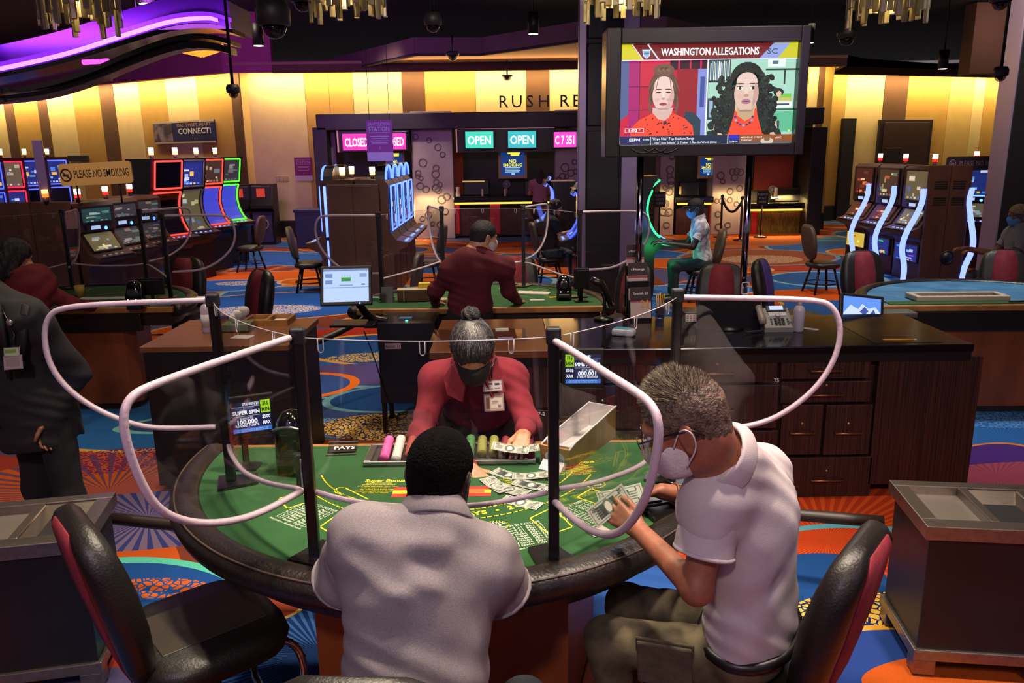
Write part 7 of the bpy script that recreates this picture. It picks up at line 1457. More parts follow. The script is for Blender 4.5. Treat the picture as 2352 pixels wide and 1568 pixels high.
# ------------------------------------------------------------------ people
def Vv(*a): return Vector(a)
def headM(c, fwd, up=(0, 0, 1), s=1.):
    f = Vector(fwd).normalized(); u = Vector(up); r = f.cross(u).normalized(); u = r.cross(f)
    m = Matrix((r * s, f * s, u * s)).transposed().to_4x4(); m.translation = c; return m
def head_prims(S, M, s=1., ears=True, face=True):
    E_ = lambda c, r, k=.03, op=0, X=None: S.ell(M @ Vector(c), [x * s for x in r], (M.to_3x3().normalized() @ X) if X else M.to_3x3().normalized(), k, op)
    E_((0, -.014, .036), (.076, .098, .086)); E_((0, .024, -.03), (.060, .070, .082)); E_((0, .036, -.076), (.047, .050, .036)); E_((0, -.05, -.03), (.056, .050, .06))
    if face:
        E_((0, .078, .026), (.050, .018, .013), .02); S.cap(M @ Vector((0, .092, .006)), M @ Vector((0, .110, -.028)), .009 * s, .013 * s, .012); E_((-.012, .098, -.031), (.009, .010, .007), .008); E_((.012, .098, -.031), (.009, .010, .007), .008)
        for x in (-.031, .031): E_((x, .094, .008), (.017, .014, .011), .012, 1); E_((x * 1.25, .070, -.018), (.022, .022, .018), .02)
        E_((0, .090, -.056), (.024, .012, .006), .008); E_((0, .090, -.066), (.020, .012, .007), .006); E_((0, .080, -.096), (.020, .016, .014), .02)
    if ears:
        for x in (-1, 1):
            X = Euler((.22, 0, x * .35)).to_matrix()
            E_((x * .079, -.012, -.002), (.008, .021, .033), .006, 0, X); E_((x * .088, -.006, .000), (.006, .012, .020), .005, 1, X); E_((x * .078, -.006, -.034), (.006, .009, .010), .006, 0, X)
def hand_prims(S, w, fdir, tdir, palm=(0, 0, -1), curl=(.5, .5, .5, .5), s=1., tc=.5, r=.0088, spread=.09, pinch=0.):
    """palm and five fingers; palm: the way the palm faces"""
    M = frame(w, fdir, tdir); side = 1 if M.to_3x3().col[2].dot(Vector(palm)) < 0 else -1; pt = lambda x, y, z: M @ Vector((x * s, y * s, -z * side * s))
    for y, x1 in ((.028, .088), (.010, .092), (-.010, .088), (-.027, .080)): S.cap(pt(.0, y * .5, 0), pt(x1, y, 0), .0145 * s, .0115 * s, .012)
    for i, (y, L_) in enumerate(((.030, .074), (.010, .083), (-.011, .077), (-.030, .060))):
        a = 0.; p_ = Vector((.088 - abs(y) * .12, y, 0)); ang = spread * (1.5 - i) * .9; c = curl[i]
        for j, (fr, da) in enumerate(((.44, .75), (.32, 1.1), (.24, .8))):
            a += c * da; q = p_ + Vector((math.cos(a) * math.cos(ang), math.sin(ang) * math.cos(a), math.sin(a))) * L_ * fr
            S.cap(pt(*p_), pt(*q), (r - .0006 * j) * s, (r - .0006 * (j + 1)) * s, .005); p_ = q
    p_ = Vector((.018, .026, .004)); a0 = .95 - tc * .5
    for j, (L_, da, dz) in enumerate(((.042, 0, .3 + pinch), (.034, -.35, .35 + pinch), (.027, -.25, .3 + pinch))):
        a0 += da; q = p_ + Vector((math.cos(a0), math.sin(a0), dz * tc)).normalized() * L_; S.cap(pt(*p_), pt(*q), (.0125 - .0012 * j) * s, (.0115 - .0012 * j) * s, .008); p_ = q
def bodyM(P, C, SL, SR):
    u = (Vector(SR) - Vector(SL)).normalized(); w = (Vector(C) - Vector(P)).normalized(); f = w.cross(u).normalized(); u = f.cross(w)
    return Matrix((u, f, w)).transposed()
def torso(S, J, g=0., fat=0.):
    P, C, N, SL, SR = (Vector(J[k]) for k in ('P', 'C', 'N', 'SL', 'SR')); M = bodyM(P, C, SL, SR); up = (C - P).normalized(); f = M.col[1]
    S.ell(P + up * .02, (.165 + g + fat * .6, .115 + g + fat * .5, .13 + g), M, .08); S.ell(P.lerp(C, .48), (.150 + g + fat, .108 + g + fat, .17), M, .1); S.ell(C + up * .01, (.172 + g + fat * .6, .115 + g + fat * .3, .17), M, .1)
    S.cap(SL, SR, .066 + g, None, .09); S.cap(N, SL, .052 + g, .060 + g, .07); S.cap(N, SR, .052 + g, .060 + g, .07); S.cap(C + up * .08, N, .10 + g, .058 + g, .08)
def foldnoise(amp=.0035, f=34., ax=(1, .4, -.6), seed=0.):
    a, b, c = ax
    def fn(X, Y, Z):
        w_ = 2.2 * np.sin(7 * X + 9 * Z + seed) + 1.6 * np.sin(11 * Y - 6 * Z + 2 * seed)
        return amp * (np.sin(f * (a * X + b * Y + c * Z) + w_) * (.6 + .4 * np.sin(8 * X - 7 * Y + 5 * Z + seed)) + .5 * np.sin(f * 1.9 * (b * X - c * Y + a * Z) + 2 * w_))
    return fn
def sdfpart(parent, name, S, m, h, **kw):
    lab = kw.pop('label', None)
    return part(parent, name, np_mesh(name, S.mesh(h, **kw), m), m, label=lab)
def SKIN(col, nm): return mat('skin_' + nm, col, .5, vary=.10, vs=60, bump=.06, bs=250)
def CLOTH(nm, col, **k): return mat('cloth_' + nm, col, .9, vary=k.get('vary', .07), vs=k.get('vs', 160), bump=k.get('bump', .18), bs=k.get('bs', 420), stretch=k.get('stretch'))
def limb(S, pts, rs, k=.03): S.chain([Vector(p) for p in pts], rs, k)
def legs(S, J, g=0., boots=False):
    for s_ in 'LR':
        limb(S, (J['H' + s_], J['K' + s_], J['A' + s_]), (.088 + g, .062 + g, .046 + g), .04)
def shoe(S, a, d):
    d = Vector(d).normalized(); a = Vector(a); S.cap(a + Vector((0, 0, -.03)) - d * .03, a + d * .14 + Vector((0, 0, -.045)), .045, .036, .03); S.plane((0, 0, a.z - .088), (0, 0, -1))
def build(label, J, skin, h=.008, s=1., top=None, long_sleeve=False, sleeve_frac=.62, trousers=None, shoes='#141214', hair=None, hair_kind='short', mask=None, hands=None, collar=True, fat=0., glasses=False, name='person', folds=.0035, parts=True, topname='shirt', hem=None, foot=None, extra=None, skin_h=None, sleeve_r=(.070, .066), seed=0., eyes=True, face=True, hair_g=None):
    Hc = Vector(J['Hc']); M = headM(Hc, J['hf'], J.get('hu', (0, 0, 1)), s); base = Vector((J['P'][0], J['P'][1], 0))
    t = thing(name, label, 'person', base); T = lambda x: M @ Vector(x)
    S = SDF(); head_prims(S, M, s, True, face); S.cap(T((0, -.03, -.06)), J['N'], .054 * s, .062, .05); torso(S, J, -.012, fat)
    for k in 'LR':
        limb(S, (J['S' + k], J['E' + k], J['W' + k]), (.052, .041, .029), .03)
        hp = (hands or {}).get(k)
        if hp: hand_prims(S, Vector(J['W' + k]), *hp[0], **hp[1])
    legs(S, J, -.012)
    bd = part(t, 'body', np_mesh('body', S.mesh(skin_h or h), skin), skin)
    # clothes
    if top:
        S = SDF(); torso(S, J, .010, fat); P = Vector(J['P']); C = Vector(J['C']); up = (C - P).normalized()
        if long_sleeve:
            for k in 'LR':
                W_ = Vector(J['W' + k]); E_ = Vector(J['E' + k]); limb(S, (J['S' + k], E_, W_.lerp(E_, .06)), (sleeve_r[0], .056, .042), .035)
        else:
            for k in 'LR': S.cap(J['S' + k], Vector(J['S' + k]).lerp(Vector(J['E' + k]), .25), sleeve_r[0], sleeve_r[0], .05)
        if extra: extra(S)
        S.plane(P + up * ((hem if hem is not None else -.10)), -up)
        sh = sdfpart(t, topname, S, top, h, noise=foldnoise(folds, seed=seed))
        if collar:
            N = Vector(J['N']); ax = (T((0, -.03, -.06)) - N).normalized(); fw = Vector(J['hf']); fw = (fw - ax * fw.dot(ax)).normalized(); fr = frame(N + ax * .030, fw, ax.cross(fw)); k_ = 1. * s
            rg = []; gap = .42
            for j in range(31):
                u = gap + (2 * PI - 2 * gap) * j / 30; fd = .5 + .5 * math.cos(u); c_, s_2 = math.cos(u), math.sin(u)
                P_ = [(.072, -.012), (.070, .020), (.071, .050 - .022 * fd), (.077, .058 - .022 * fd), (.083, .050 - .022 * fd), (.094 + .016 * fd, .016 - .046 * fd), (.091 + .016 * fd, .010 - .046 * fd), (.080, .016 - .012 * fd)]
                rg.append([fr @ Vector((r_ * c_ * k_, r_ * s_2 * k_ * .97, z_ * k_)) for r_, z_ in P_])
            q = MB(); q.loft(rg, True, True); part(sh, 'collar', q, top)
        if not long_sleeve:
            for k in 'LR':
                S = SDF(); a, b = Vector(J['S' + k]), Vector(J['E' + k]); e_ = a.lerp(b, sleeve_frac); S.cap(a, a.lerp(b, sleeve_frac + .3), sleeve_r[0], sleeve_r[1], .03); S.plane(e_, b - a)
                sdfpart(sh, 'sleeve', S, top, h, noise=foldnoise(folds, 40, (.3, .5, 1), seed + 1))
                q = MB(); fr = Matrix.Translation(e_) @ (b - a).to_track_quat('Z', 'Y').to_matrix().to_4x4(); q.tube([fr @ Vector((sleeve_r[1] * 1.02 * math.cos(u), sleeve_r[1] * 1.02 * math.sin(u), -.006)) for u in [2 * PI * j / 20 for j in range(20)]], .006, 6, True); part(sh, 'sleeve_band', q, top)
    if trousers:
        S = SDF(); legs(S, J, .006); M3 = bodyM(J['P'], J['C'], J['SL'], J['SR']); S.ell(Vector(J['P']) - Vector((0, 0, .01)), (.172 + fat * .5, .125 + fat * .4, .12), M3, .06)
        sdfpart(t, 'trousers', S, trousers, max(h, .009), noise=foldnoise(.004, 30, (.2, .3, 1), 2.))
    if shoes and foot:
        for k in 'LR':
            S = SDF(); shoe(S, J['A' + k], foot); sdfpart(t, 'shoe', S, mat('shoe_' + shoes[1:], shoes, .5), .009)
    if hair:
        hm = mat('hair_' + hair.strip('#') + hair_kind, hair, .55 if hair_kind != 'curly' else 1.0, spec=.5 if hair_kind != 'curly' else .08, vary=.5, vs=60, bump=.5, bs=160, stretch=(1, 1, 1))
        S = SDF(); E_ = lambda c, r, k=.03, op=0: S.ell(T(c), [x * s for x in r], M.to_3x3().normalized(), k, op)
        g = hair_g if hair_g else .010 if hair_kind != 'curly' else .008
        E_((0, -.014, .036), (.076 + g, .098 + g, .086 + g)); E_((0, -.05, -.03), (.056 + g, .050 + g, .06 + g))
        nz = None
        if hair_kind in ('short', 'curly'): S.plane(T((0, 0, -.012)), M.to_3x3() @ Vector((0, .85, -1)), .004)
        if hair_kind == 'curly':
            def nz(X, Y, Z): return .0016 * np.sin(420 * X + 3 * np.sin(300 * Z)) * np.sin(390 * Y + 2) * np.sin(410 * Z + 1)
        elif hair_kind == 'short':
            def nz(X, Y, Z): return .002 * np.sin(260 * X + 3 * np.sin(120 * Y)) * np.sin(230 * Y + 70 * Z)
        elif hair_kind == 'long':
            E_((0, -.075, -.08), (.085, .055, .12), .04); E_((0, -.085, -.20), (.075, .045, .12), .05); S.cap(T((-.08, .0, .02)), T((-.075, -.03, -.16)), .028 * s, .03 * s, .03); S.cap(T((.08, .0, .02)), T((.075, -.03, -.16)), .028 * s, .03 * s, .03)
            E_((0, .10, -.05), (.062, .06, .105), .01, 1)
            def nz(X, Y, Z): return .004 * np.sin(120 * X + 3 * np.sin(14 * Z)) * np.sin(110 * Y + 4)
        elif hair_kind == 'bun':
            E_((0, .105, -.045), (.070, .05, .09), .012, 1)
            def nz(X, Y, Z): return .0022 * np.sin(300 * X + 4 * np.sin(25 * Z))
        E_((.084, -.01, -.012), (.016, .024, .034), .008, 1) if hair_kind in ('short', 'curly') else None; E_((-.084, -.01, -.012), (.016, .024, .034), .008, 1) if hair_kind in ('short', 'curly') else None
        J['hair_ob'] = sdfpart(t, 'hair', S, hm, min(h, .006), noise=nz)
    if mask:
        mk = mat('mask_' + mask.strip('#'), mask, .8, vary=.08, vs=40, bump=.2, bs=120); S = SDF(); E_ = lambda c, r, k=.03: S.ell(T(c), [x * s for x in r], M.to_3x3().normalized(), k)
        E_((0, .034, -.045), (.066, .082, .068)); E_((0, .092, -.035), (.026, .030, .04), .03); E_((0, .05, -.085), (.050, .050, .034))
        S.plane(T((0, .1, .000)), M.to_3x3() @ Vector((0, .15, 1))); S.plane(T((0, .012, 0)), M.to_3x3() @ Vector((0, -1, .35)))
        mo = sdfpart(t, 'face_mask', S, mk, min(h, .005))
        for x in (-1, 1):
            q = MB(); q.tube(smoothpts([T((x * .068, .03, -.02)), T((x * .085, -.006, .026)), T((x * .090, -.030, .012)), T((x * .086, -.026, -.03)), T((x * .066, .02, -.075))], 2), .0022 * s, 5); part(mo, 'ear_loop', q, mk)
    if glasses:
        gm = mat('glasses_black', '#120f10', .3); q = MB()
        for x in (-1, 1):
            q.tube([T((x * .033 + .024 * math.cos(u), .108, .006 + .018 * math.sin(u))) for u in [2 * PI * j / 14 for j in range(14)]], .0018, 5, True); q.tube([T((x * .058, .105, .012)), T((x * .082, .02, .018)), T((x * .086, -.03, .014)), T((x * .08, -.05, -.01))], .0028, 5)
        q.tube([T((-.01, .112, .01)), T((.01, .112, .01))], .0016, 5); part(t, 'glasses', q, gm)
    q = MB()
    if not eyes: return t, M
    for x in (-.031, .031): q.ell(T((x, .079, .008)), (.0110 * s,) * 3, 8, mi=0); q.ell(T((x, .0868, .007)), (.0045 * s,) * 3, 6, mi=1)
    part(t, 'eyes', q, [mat('eye_white', '#d8d0c8', .2), mat('eye_dark', '#1a100c', .15)])
    return t, M
A_ = AY
SK1, SK2, SK3, SK4 = SKIN('#2a1812', 'deep'), SKIN('#8e5640', 'tan'), SKIN('#b88260', 'light'), SKIN('#7a4a32', 'brown')

# --- man in the grey shirt, back to us at the front of the table
C0 = A_(975, 1345, 1.86)
J1 = dict(Hc=A_(1012, 1092, 1.98), hf=(.30, 1, -.30), hu=(.05, 0, 1), P=Vv(-.275, 1.76, .70), C=Vv(-.250, 1.86, 1.07), N=A_(1000, 1215, 1.90), SL=A_(842, 1240, 1.89), SR=A_(1112, 1292, 1.93),
          EL=Vv(-.505, 2.03, .99), ER=Vv(-.03, 2.02, .97), WL=Vv(-.42, 2.30, .985), WR=Vv(-.10, 2.31, .985), HL=Vv(-.33, 1.80, .66), HR=Vv(-.13, 1.80, .66), KL=Vv(-.46, 2.02, .60), KR=Vv(.02, 2.05, .60), AL=Vv(-.44, 1.98, .20), AR=Vv(.0, 2.0, .20))
GREY = CLOTH('grey_knit', '#7c7478', vary=.16, vs=240, stretch=(1, 1, 2.2))
def ex1(S):
    for a, b, r, k in (((855, 1190), (960, 1290), .012, .05), ((960, 1290), (1010, 1320), .010, .05), ((1085, 1225), (1075, 1310), .007, .03), ((800, 1265), (900, 1330), .010, .05), ((1120, 1420), (1000, 1460), .009, .05)):
        S.crease(A_(*a, 1.775 if a[1] < 1400 else 1.70), A_(*b, 1.735 if a[1] < 1400 else 1.67), .030, .016); S.crease(A_(a[0] + 14, a[1] + 40, 1.765 if a[1] < 1400 else 1.69), A_(b[0] + 20, b[1] + 36, 1.725 if a[1] < 1400 else 1.66), .028, -.010)
    for a, b in (((870, 1165), (930, 1250)), ((960, 1262), (1095, 1238))): S.crease(A_(*a, 1.80), A_(*b, 1.77), .03, -.010)
P1_, M1 = build('man in a grey knit shirt seated with his back to us', J1, SK1, .0075, 1.02, GREY, sleeve_frac=.78, trousers=CLOTH('denim_dark', '#1e222c', vary=.25, vs=60), hair='#060505', hair_kind='curly', mask='#3a3438', hands={'L': (((.7, .7, -.05), (.7, -.7, .2)), dict()), 'R': (((-.5, .85, -.05), (-.85, -.5, .1)), dict())}, collar=True, fat=.034, folds=.0045, foot=(0, 1, 0), extra=ex1, sleeve_r=(.088, .085), seed=.4)

# --- man in the white polo at the right
J2 = dict(Hc=A_(1572, 976, 2.02), hf=(-.88, .28, -.42), hu=(-.25, 0, 1), P=Vv(.73, 2.20, .72), C=A_(1722, 1215, 2.16), N=A_(1676, 1062, 2.07), SL=A_(1640, 1150, 2.03), SR=A_(1745, 1085, 2.36),
          EL=A_(1600, 1352, 1.98), ER=A_(1640, 1150, 2.66), WL=A_(1468, 1218, 2.27), WR=A_(1520, 1128, 2.63), HL=Vv(.64, 2.16, .66), HR=Vv(.76, 2.34, .66), KL=AZ(1395, 1468, .64), KR=Vv(.40, 2.56, .60), AL=Vv(.36, 2.22, .20), AR=Vv(.42, 2.55, .20))
WHITE = CLOTH('white_pique', '#b8acb0', vary=.03, vs=300)
def ex2(S):
    for a, b, ya, yb, r in (((1668, 1215), (1600, 1400), 1.97, 2.02, .011), ((1700, 1290), (1660, 1390), 2.0, 2.04, .010), ((1760, 1075), (1690, 1085), 2.17, 2.08, .009), ((1655, 1130), (1672, 1260), 1.99, 2.0, .009), ((1780, 1330), (1700, 1400), 2.06, 2.05, .010)):
        S.crease(A_(*a, ya), A_(*b, yb), .035, .010)
P2_, M2 = build('man in a white polo with grey hair and mask counting notes over the wallet', J2, SK2, .0065, 1.12, WHITE, sleeve_frac=.60, trousers=CLOTH('olive_camo', '#4e4632', vary=.5, vs=12), hair='#5a463c', hair_kind='short', hair_g=.0045, mask='#c9bcc0',
    hands={'L': (((-.62, .55, .30), (-.2, .55, .75)), dict(palm=(.2, .9, -.2), curl=(.35, .45, .55, .65), tc=.9)), 'R': (((-.95, .12, -.10), (-.15, -.75, .6)), dict(palm=(-.1, -.9, -.5), curl=(.55, .65, .75, .8), tc=.8, pinch=.2))}, glasses=True, fat=.012, folds=.0042, foot=(-.8, .5, 0), extra=ex2, hem=-.03, skin_h=.0045, sleeve_r=(.082, .080), seed=1.2)
# cropped and spiky strands of his hair, his belt, bracelet and pocket flap
r = random.Random(11); q = MB(); T = lambda v: M2 @ Vector(v)
for i in range(6500):
    th, ph = r.uniform(0, 2 * PI), r.random(); z = .25 + .75 * ph; rr_ = math.sqrt(max(0, 1 - z * z)); n_ = Vector((rr_ * math.cos(th), rr_ * math.sin(th), z)); b_ = Vector((n_.x * .084, -.014 + n_.y * .107, .036 + n_.z * .094))
    if b_.z < .0 + .85 * b_.y + .012: continue
    b_ = Vector((n_.x * .079, -.014 + n_.y * .101, .036 + n_.z * .089)); L_ = (.005 if n_.z < .55 else .010 + .04 * (n_.z - .5)) * (1.25 if n_.y > -.2 else .8); d = (n_ + Vector((r.uniform(-.5, .5), r.uniform(-.1, .7), r.uniform(-.1, .5)))).normalized(); sd = n_.cross(d)
    sd = (sd if sd.length > .01 else Vector((1, 0, 0))).normalized() * .0009; q.add([T(b_ - sd), T(b_ + sd), T(b_ + d * L_)], [(0, 1, 2)], True, i % 3)
part(J2['hair_ob'], 'strands', q, [mat('strand_grey', '#6e6250', .5), mat('strand_pale', '#a0927a', .5), mat('strand_dark', '#3a3028', .5)], kind='stuff')
M3 = bodyM(J2['P'], J2['C'], J2['SL'], J2['SR']); up = M3.col[2]
q = MB(); q.tube([Vector(J2['P']) + up * .02 + M3 @ Vector((.182 * math.cos(u), .138 * math.sin(u), 0)) for u in [2 * PI * j / 28 for j in range(28)]], .02, 8, True); part(P2_, 'belt', q, mat('belt_black', '#0d0b0c', .4))
q = MB(); d_ = (Vector(J2['WR']) - Vector(J2['ER'])).normalized(); fr = Matrix.Translation(Vector(J2['WR']) - d_ * .05) @ d_.to_track_quat('Z', 'Y').to_matrix().to_4x4(); q.tube([fr @ Vector((.035 * math.cos(u), .035 * math.sin(u), 0)) for u in [2 * PI * j / 18 for j in range(18)]], .006, 6, True); part(P2_, 'bracelet', q, mat('bracelet_brown', '#6a3a22', .5))
q = MB(); K_, H_ = Vector(J2['KL']), Vector(J2['HL']); dl = (K_ - H_).normalized(); sdv = dl.cross(Vector((0, 0, 1))).normalized(); sdv = sdv if sdv.y < 0 else -sdv; Mp = frame(H_.lerp(K_, .45) + sdv * .088, dl, Vector((0, 0, 1))); q.box((0, .0, .004), (.17, .14, .014), Mp, .006); q.box((0, .055, .012), (.18, .05, .01), Mp, .004); part(P2_, 'pocket', q, mat('pocket_olive', '#4a4030', .9, vary=.2, vs=20, bump=.3, bs=60))
# notes he holds
hl = Vector(J2['WL']) + Vector((-.085, .075, .05))
note(hl, .6, 'dark bank note in the left hand of the man in the white polo', hl.z, .004, (1.05, -.35), '20', 'bank notes held by the man in the white polo', 1)
note(hl + Vector((.045, .05, .0)), .25, 'dark bank note between both hands of the man in the white polo', hl.z + .004, .005, (.8, -.1), '5', 'bank notes held by the man in the white polo', 1)
slab(1375, 1222, .075, .05, .004, '#b0aca0', 'small pale slip on the felt under the left hand', 'slip', 'slip', .6)

# --- dealer in burgundy with the hair bun
J3 = dict(Hc=A_(1086, 806, 3.42), hf=(.06, -.78, -.62), hu=(0, -.6, .78), P=Vv(-.17, 3.98, .88), C=Vv(-.165, 3.80, 1.03), N=A_(1090, 842, 3.60), SR=A_(1004, 872, 3.66), SL=A_(1170, 866, 3.66), ER=A_(966, 1000, 3.52), EL=A_(1212, 975, 3.50), WR=A_(1082, 1078, 3.02), WL=A_(1204, 992, 3.22),
          HR=Vv(-.27, 3.98, .86), HL=Vv(-.07, 3.98, .86), KR=Vv(-.28, 3.92, .48), KL=Vv(-.06, 3.92, .48), AR=Vv(-.28, 3.94, .09), AL=Vv(-.06, 3.94, .09))
BURG = CLOTH('burgundy', '#7a1c2c', vary=.08, vs=40, bump=.12, bs=260)
def ex3(S):
    for a, b, ya, yb in (((1000, 930), (1030, 1010), 3.55, 3.53), ((985, 960), (1005, 1020), 3.50, 3.48), ((1195, 930), (1165, 1000), 3.55, 3.50), ((960, 985), (1010, 990), 3.46, 3.46), ((1190, 985), (1225, 975), 3.44, 3.44)): S.crease(A_(*a, ya), A_(*b, yb), .03, .009)
P3_, M3h = build('dealer in a burgundy shirt with a black mask and hair bun bending over the table', J3, SK3, .0065, 1.14, BURG, True, trousers=CLOTH('black_twill', '#121013'), hair='#171517', hair_kind='bun', mask='#0c0b0d',
    hands={'R': (((.55, -.75, -.25), (.8, .5, .1)), dict(curl=(.15, .3, .4, .45), tc=.4, spread=.12)), 'L': (((-.18, -.80, -.42), (-.9, .1, .1)), dict(palm=(0, .3, -1), curl=(.3, .34, .38, .42), tc=.7, spread=.05))}, folds=.0035, foot=(0, -1, 0), extra=ex3, skin_h=.0045, sleeve_r=(.072, .07), seed=2., eyes=False, face=False)
q = MB()
for pts in (((1040, 836, 3.53), (1022, 868, 3.545), (1030, 906, 3.515), (1064, 922, 3.47), (1072, 880, 3.47)), ((1136, 832, 3.53), (1152, 862, 3.545), (1156, 900, 3.51), (1128, 912, 3.47), (1112, 876, 3.47))):
    P_ = [AY(*p_) for p_ in pts]; nrm = (P_[1] - P_[0]).cross(P_[3] - P_[0]).normalized(); nrm = nrm if nrm.y < 0 else -nrm; q.loft([P_, [v + nrm * .010 for v in P_]], True, True, smooth=False)
part(P3_, 'collar_flap', q, BURG)
T = lambda v: M3h @ Vector(v); hm = bpy.data.materials.get('hair_171517bun'); q = MB()
S = SDF(); bc = T((0, -.085, .118)); S.ell(bc, (.040, .036, .036), None, .02); S.cap(T((0, -.06, .09)), bc, .03, .03, .02)
bn = sdfpart(J3['hair_ob'], 'bun', S, hm, .005, noise=lambda X, Y, Z: .003 * np.sin(170 * X + 120 * Z + 3 * np.sin(60 * Y)))
fr = Matrix.Translation(T((0, -.058, .098))) @ (bc - T((0, -.03, .06))).to_track_quat('Z', 'Y').to_matrix().to_4x4(); q.tube([fr @ Vector((.033 * math.cos(u), .033 * math.sin(u), 0)) for u in [2 * PI * j / 18 for j in range(18)]], .007, 8, True); part(J3['hair_ob'], 'hair_tie', q, mat('hair_tie_violet', '#5a48a8', .5))
q = MB(); r = random.Random(5)
for i in range(1500):   # combed strands from the hairline to the bun
    th = r.uniform(-PI, PI); z0 = r.uniform(.05, .9); rr_ = math.sqrt(1 - z0 * z0); n_ = Vector((rr_ * math.sin(th), rr_ * math.cos(th), z0)); tgt = Vector((0, -.5, .86)); pts = []
    for k in range(5):
        v = n_.lerp(tgt, k / 5.5).normalized(); pts.append(Vector((v.x * .087, -.014 + v.y * .109, .036 + v.z * .097)) * (1.0 + r.uniform(0, .008)))
    if pts[0].y > .07 and pts[0].z < .06: continue
    for a, b in zip(pts[:-1], pts[1:]):
        sd = (b - a).cross(a).normalized() * .0007; q.add([T(a - sd), T(a + sd), T(b + sd), T(b - sd)], [(0, 1, 2, 3)], True, (0, 2, 0, 1, 0, 2, 0)[i % 7])
part(J3['hair_ob'], 'strands', q, [mat('strand_black', '#1a181a', .4), mat('strand_silver', '#706c6a', .4), mat('strand_ash', '#4a4648', .4)], kind='stuff')
def badge(par, px, py, Y, w_, h_, col, lines, tilt=0.):
    c_ = AY(px, py, Y); Mb_ = frame(c_, (1, 0, tilt), (0, .25, 1)); q = MB(); q.box((0, 0, 0), (w_, h_, .003), Mb_, .001); b_ = part(par, 'name_card', q, mat('badge_clear', '#8a7a7c', .2)); mats = []; q = MB(); q.rects([(-w_ * .44, -h_ * .42, w_ * .44, h_ * .42, _mi(mats, mat('badge_' + col[1:], col, .5)))] + [(a * w_, b * h_, c * w_, d * h_, _mi(mats, mat('badgeink_' + e[1:], e, .6))) for a, b, c, d, e in lines], Mb_, .002); 
    for k in range(1, len(lines) + 1): pass
    part(b_, 'print', q, mats); return b_
def badge2(par, *a): return badge(par, *a)
ly = [(-.36, .12, -.02, .26, '#3a3234'), (.10, .06, .34, .24, '#3a3234'), (-.36, -.1, -.1, .0, '#8a7a70'), (.08, -.24, .36, -.18, '#3a3234'), (-.36, -.3, .02, -.2, '#8a7a70')]
def badge(par, px, py, Y, w_, h_, col, lines, tilt=0.):
    c_ = AY(px, py, Y); Mb_ = frame(c_, (1, 0, tilt), (0, .25, 1)); q = MB(); q.box((0, 0, 0), (w_, h_, .003), Mb_, .001); b_ = part(par, 'name_card', q, mat('badge_clear', '#8a7a7c', .2)); mats = []; q = MB(); q.rects([(-w_ * .44, -h_ * .42, w_ * .44, h_ * .42, _mi(mats, mat('badge_' + col[1:], col, .5)))], Mb_, .002)
    q.rects([(a * w_, b * h_, c * w_, d * h_, _mi(mats, mat('badgeink_' + e[1:], e, .6))) for a, b, c, d, e in lines], Mb_, .0026); part(b_, 'print', q, mats); return b_
badge(P3_, 1132, 886, 3.47, .088, .052, '#c0b4b4', ly, .05)
badge(P3_, 1135, 924, 3.465, .092, .080, '#b89a80', [(-.40, -.36, -.22, .30, '#6a4a3a'), (-.18, -.34, .40, .26, '#c8bcb0'), (.18, -.30, .34, -.12, '#4a3a40'), (-.1, -.1, .2, .1, '#b08a78')], .04)
q = MB(); q.tube(smoothpts([AY(1130, 868, 3.47), AY(1128, 850, 3.48), AY(1133, 835, 3.50), AY(1140, 822, 3.54)], 2), .004, 6); part(P3_, 'badge_reel', q, mat('reel_black', '#141214', .3))
wl = Vector(J3['WL']); note(Vector((-.012, 3.105, 0)), -.14, 'bank note with a large 50 pinched in the dealer\'s left hand', .992, .006, (.12, .10), '50', 'bank notes held by the dealer')
note(Vector((.035, 3.125, 0)), -.05, 'second bank note pinched behind the first in the dealer\'s left hand', .985, .005, (.1, -.02), '50', 'bank notes held by the dealer')

# --- standing dealer at the middle table
J4 = dict(Hc=A_(1112, 545, 6.26), hf=(.82, .5, -.22), P=Vv(-.33, 6.24, .95), C=Vv(-.325, 6.20, 1.27), N=A_(1100, 592, 6.21), SL=A_(1034, 622, 6.18), SR=A_(1158, 614, 6.22), EL=A_(1000, 668, 6.24), ER=A_(1168, 668, 6.32), WL=A_(1000, 694, 6.50), WR=A_(1190, 693, 6.56),
          HL=Vv(-.42, 6.24, .88), HR=Vv(-.24, 6.24, .88), KL=Vv(-.43, 6.25, .48), KR=Vv(-.22, 6.25, .48), AL=Vv(-.43, 6.22, .09), AR=Vv(-.22, 6.22, .09))
BURG2 = CLOTH('burgundy_dark', '#56101c', vary=.1, vs=30)
build('man in dark burgundy and white mask leaning on the middle table, from behind', J4, SK3, .011, 1.02, BURG2, True, trousers=CLOTH('black_twill', '#121013'), hair='#0f0c0d', mask='#b8b0b0', hands={'L': (((0, .95, -.2), (1, 0, 0)), dict(curl=(.3,) * 4)), 'R': (((.35, .9, -.15), (-1, .3, 0)), dict(curl=(.4,) * 4))}, foot=(0, 1, 0), skin_h=.008, folds=.005, sleeve_r=(.074, .07))
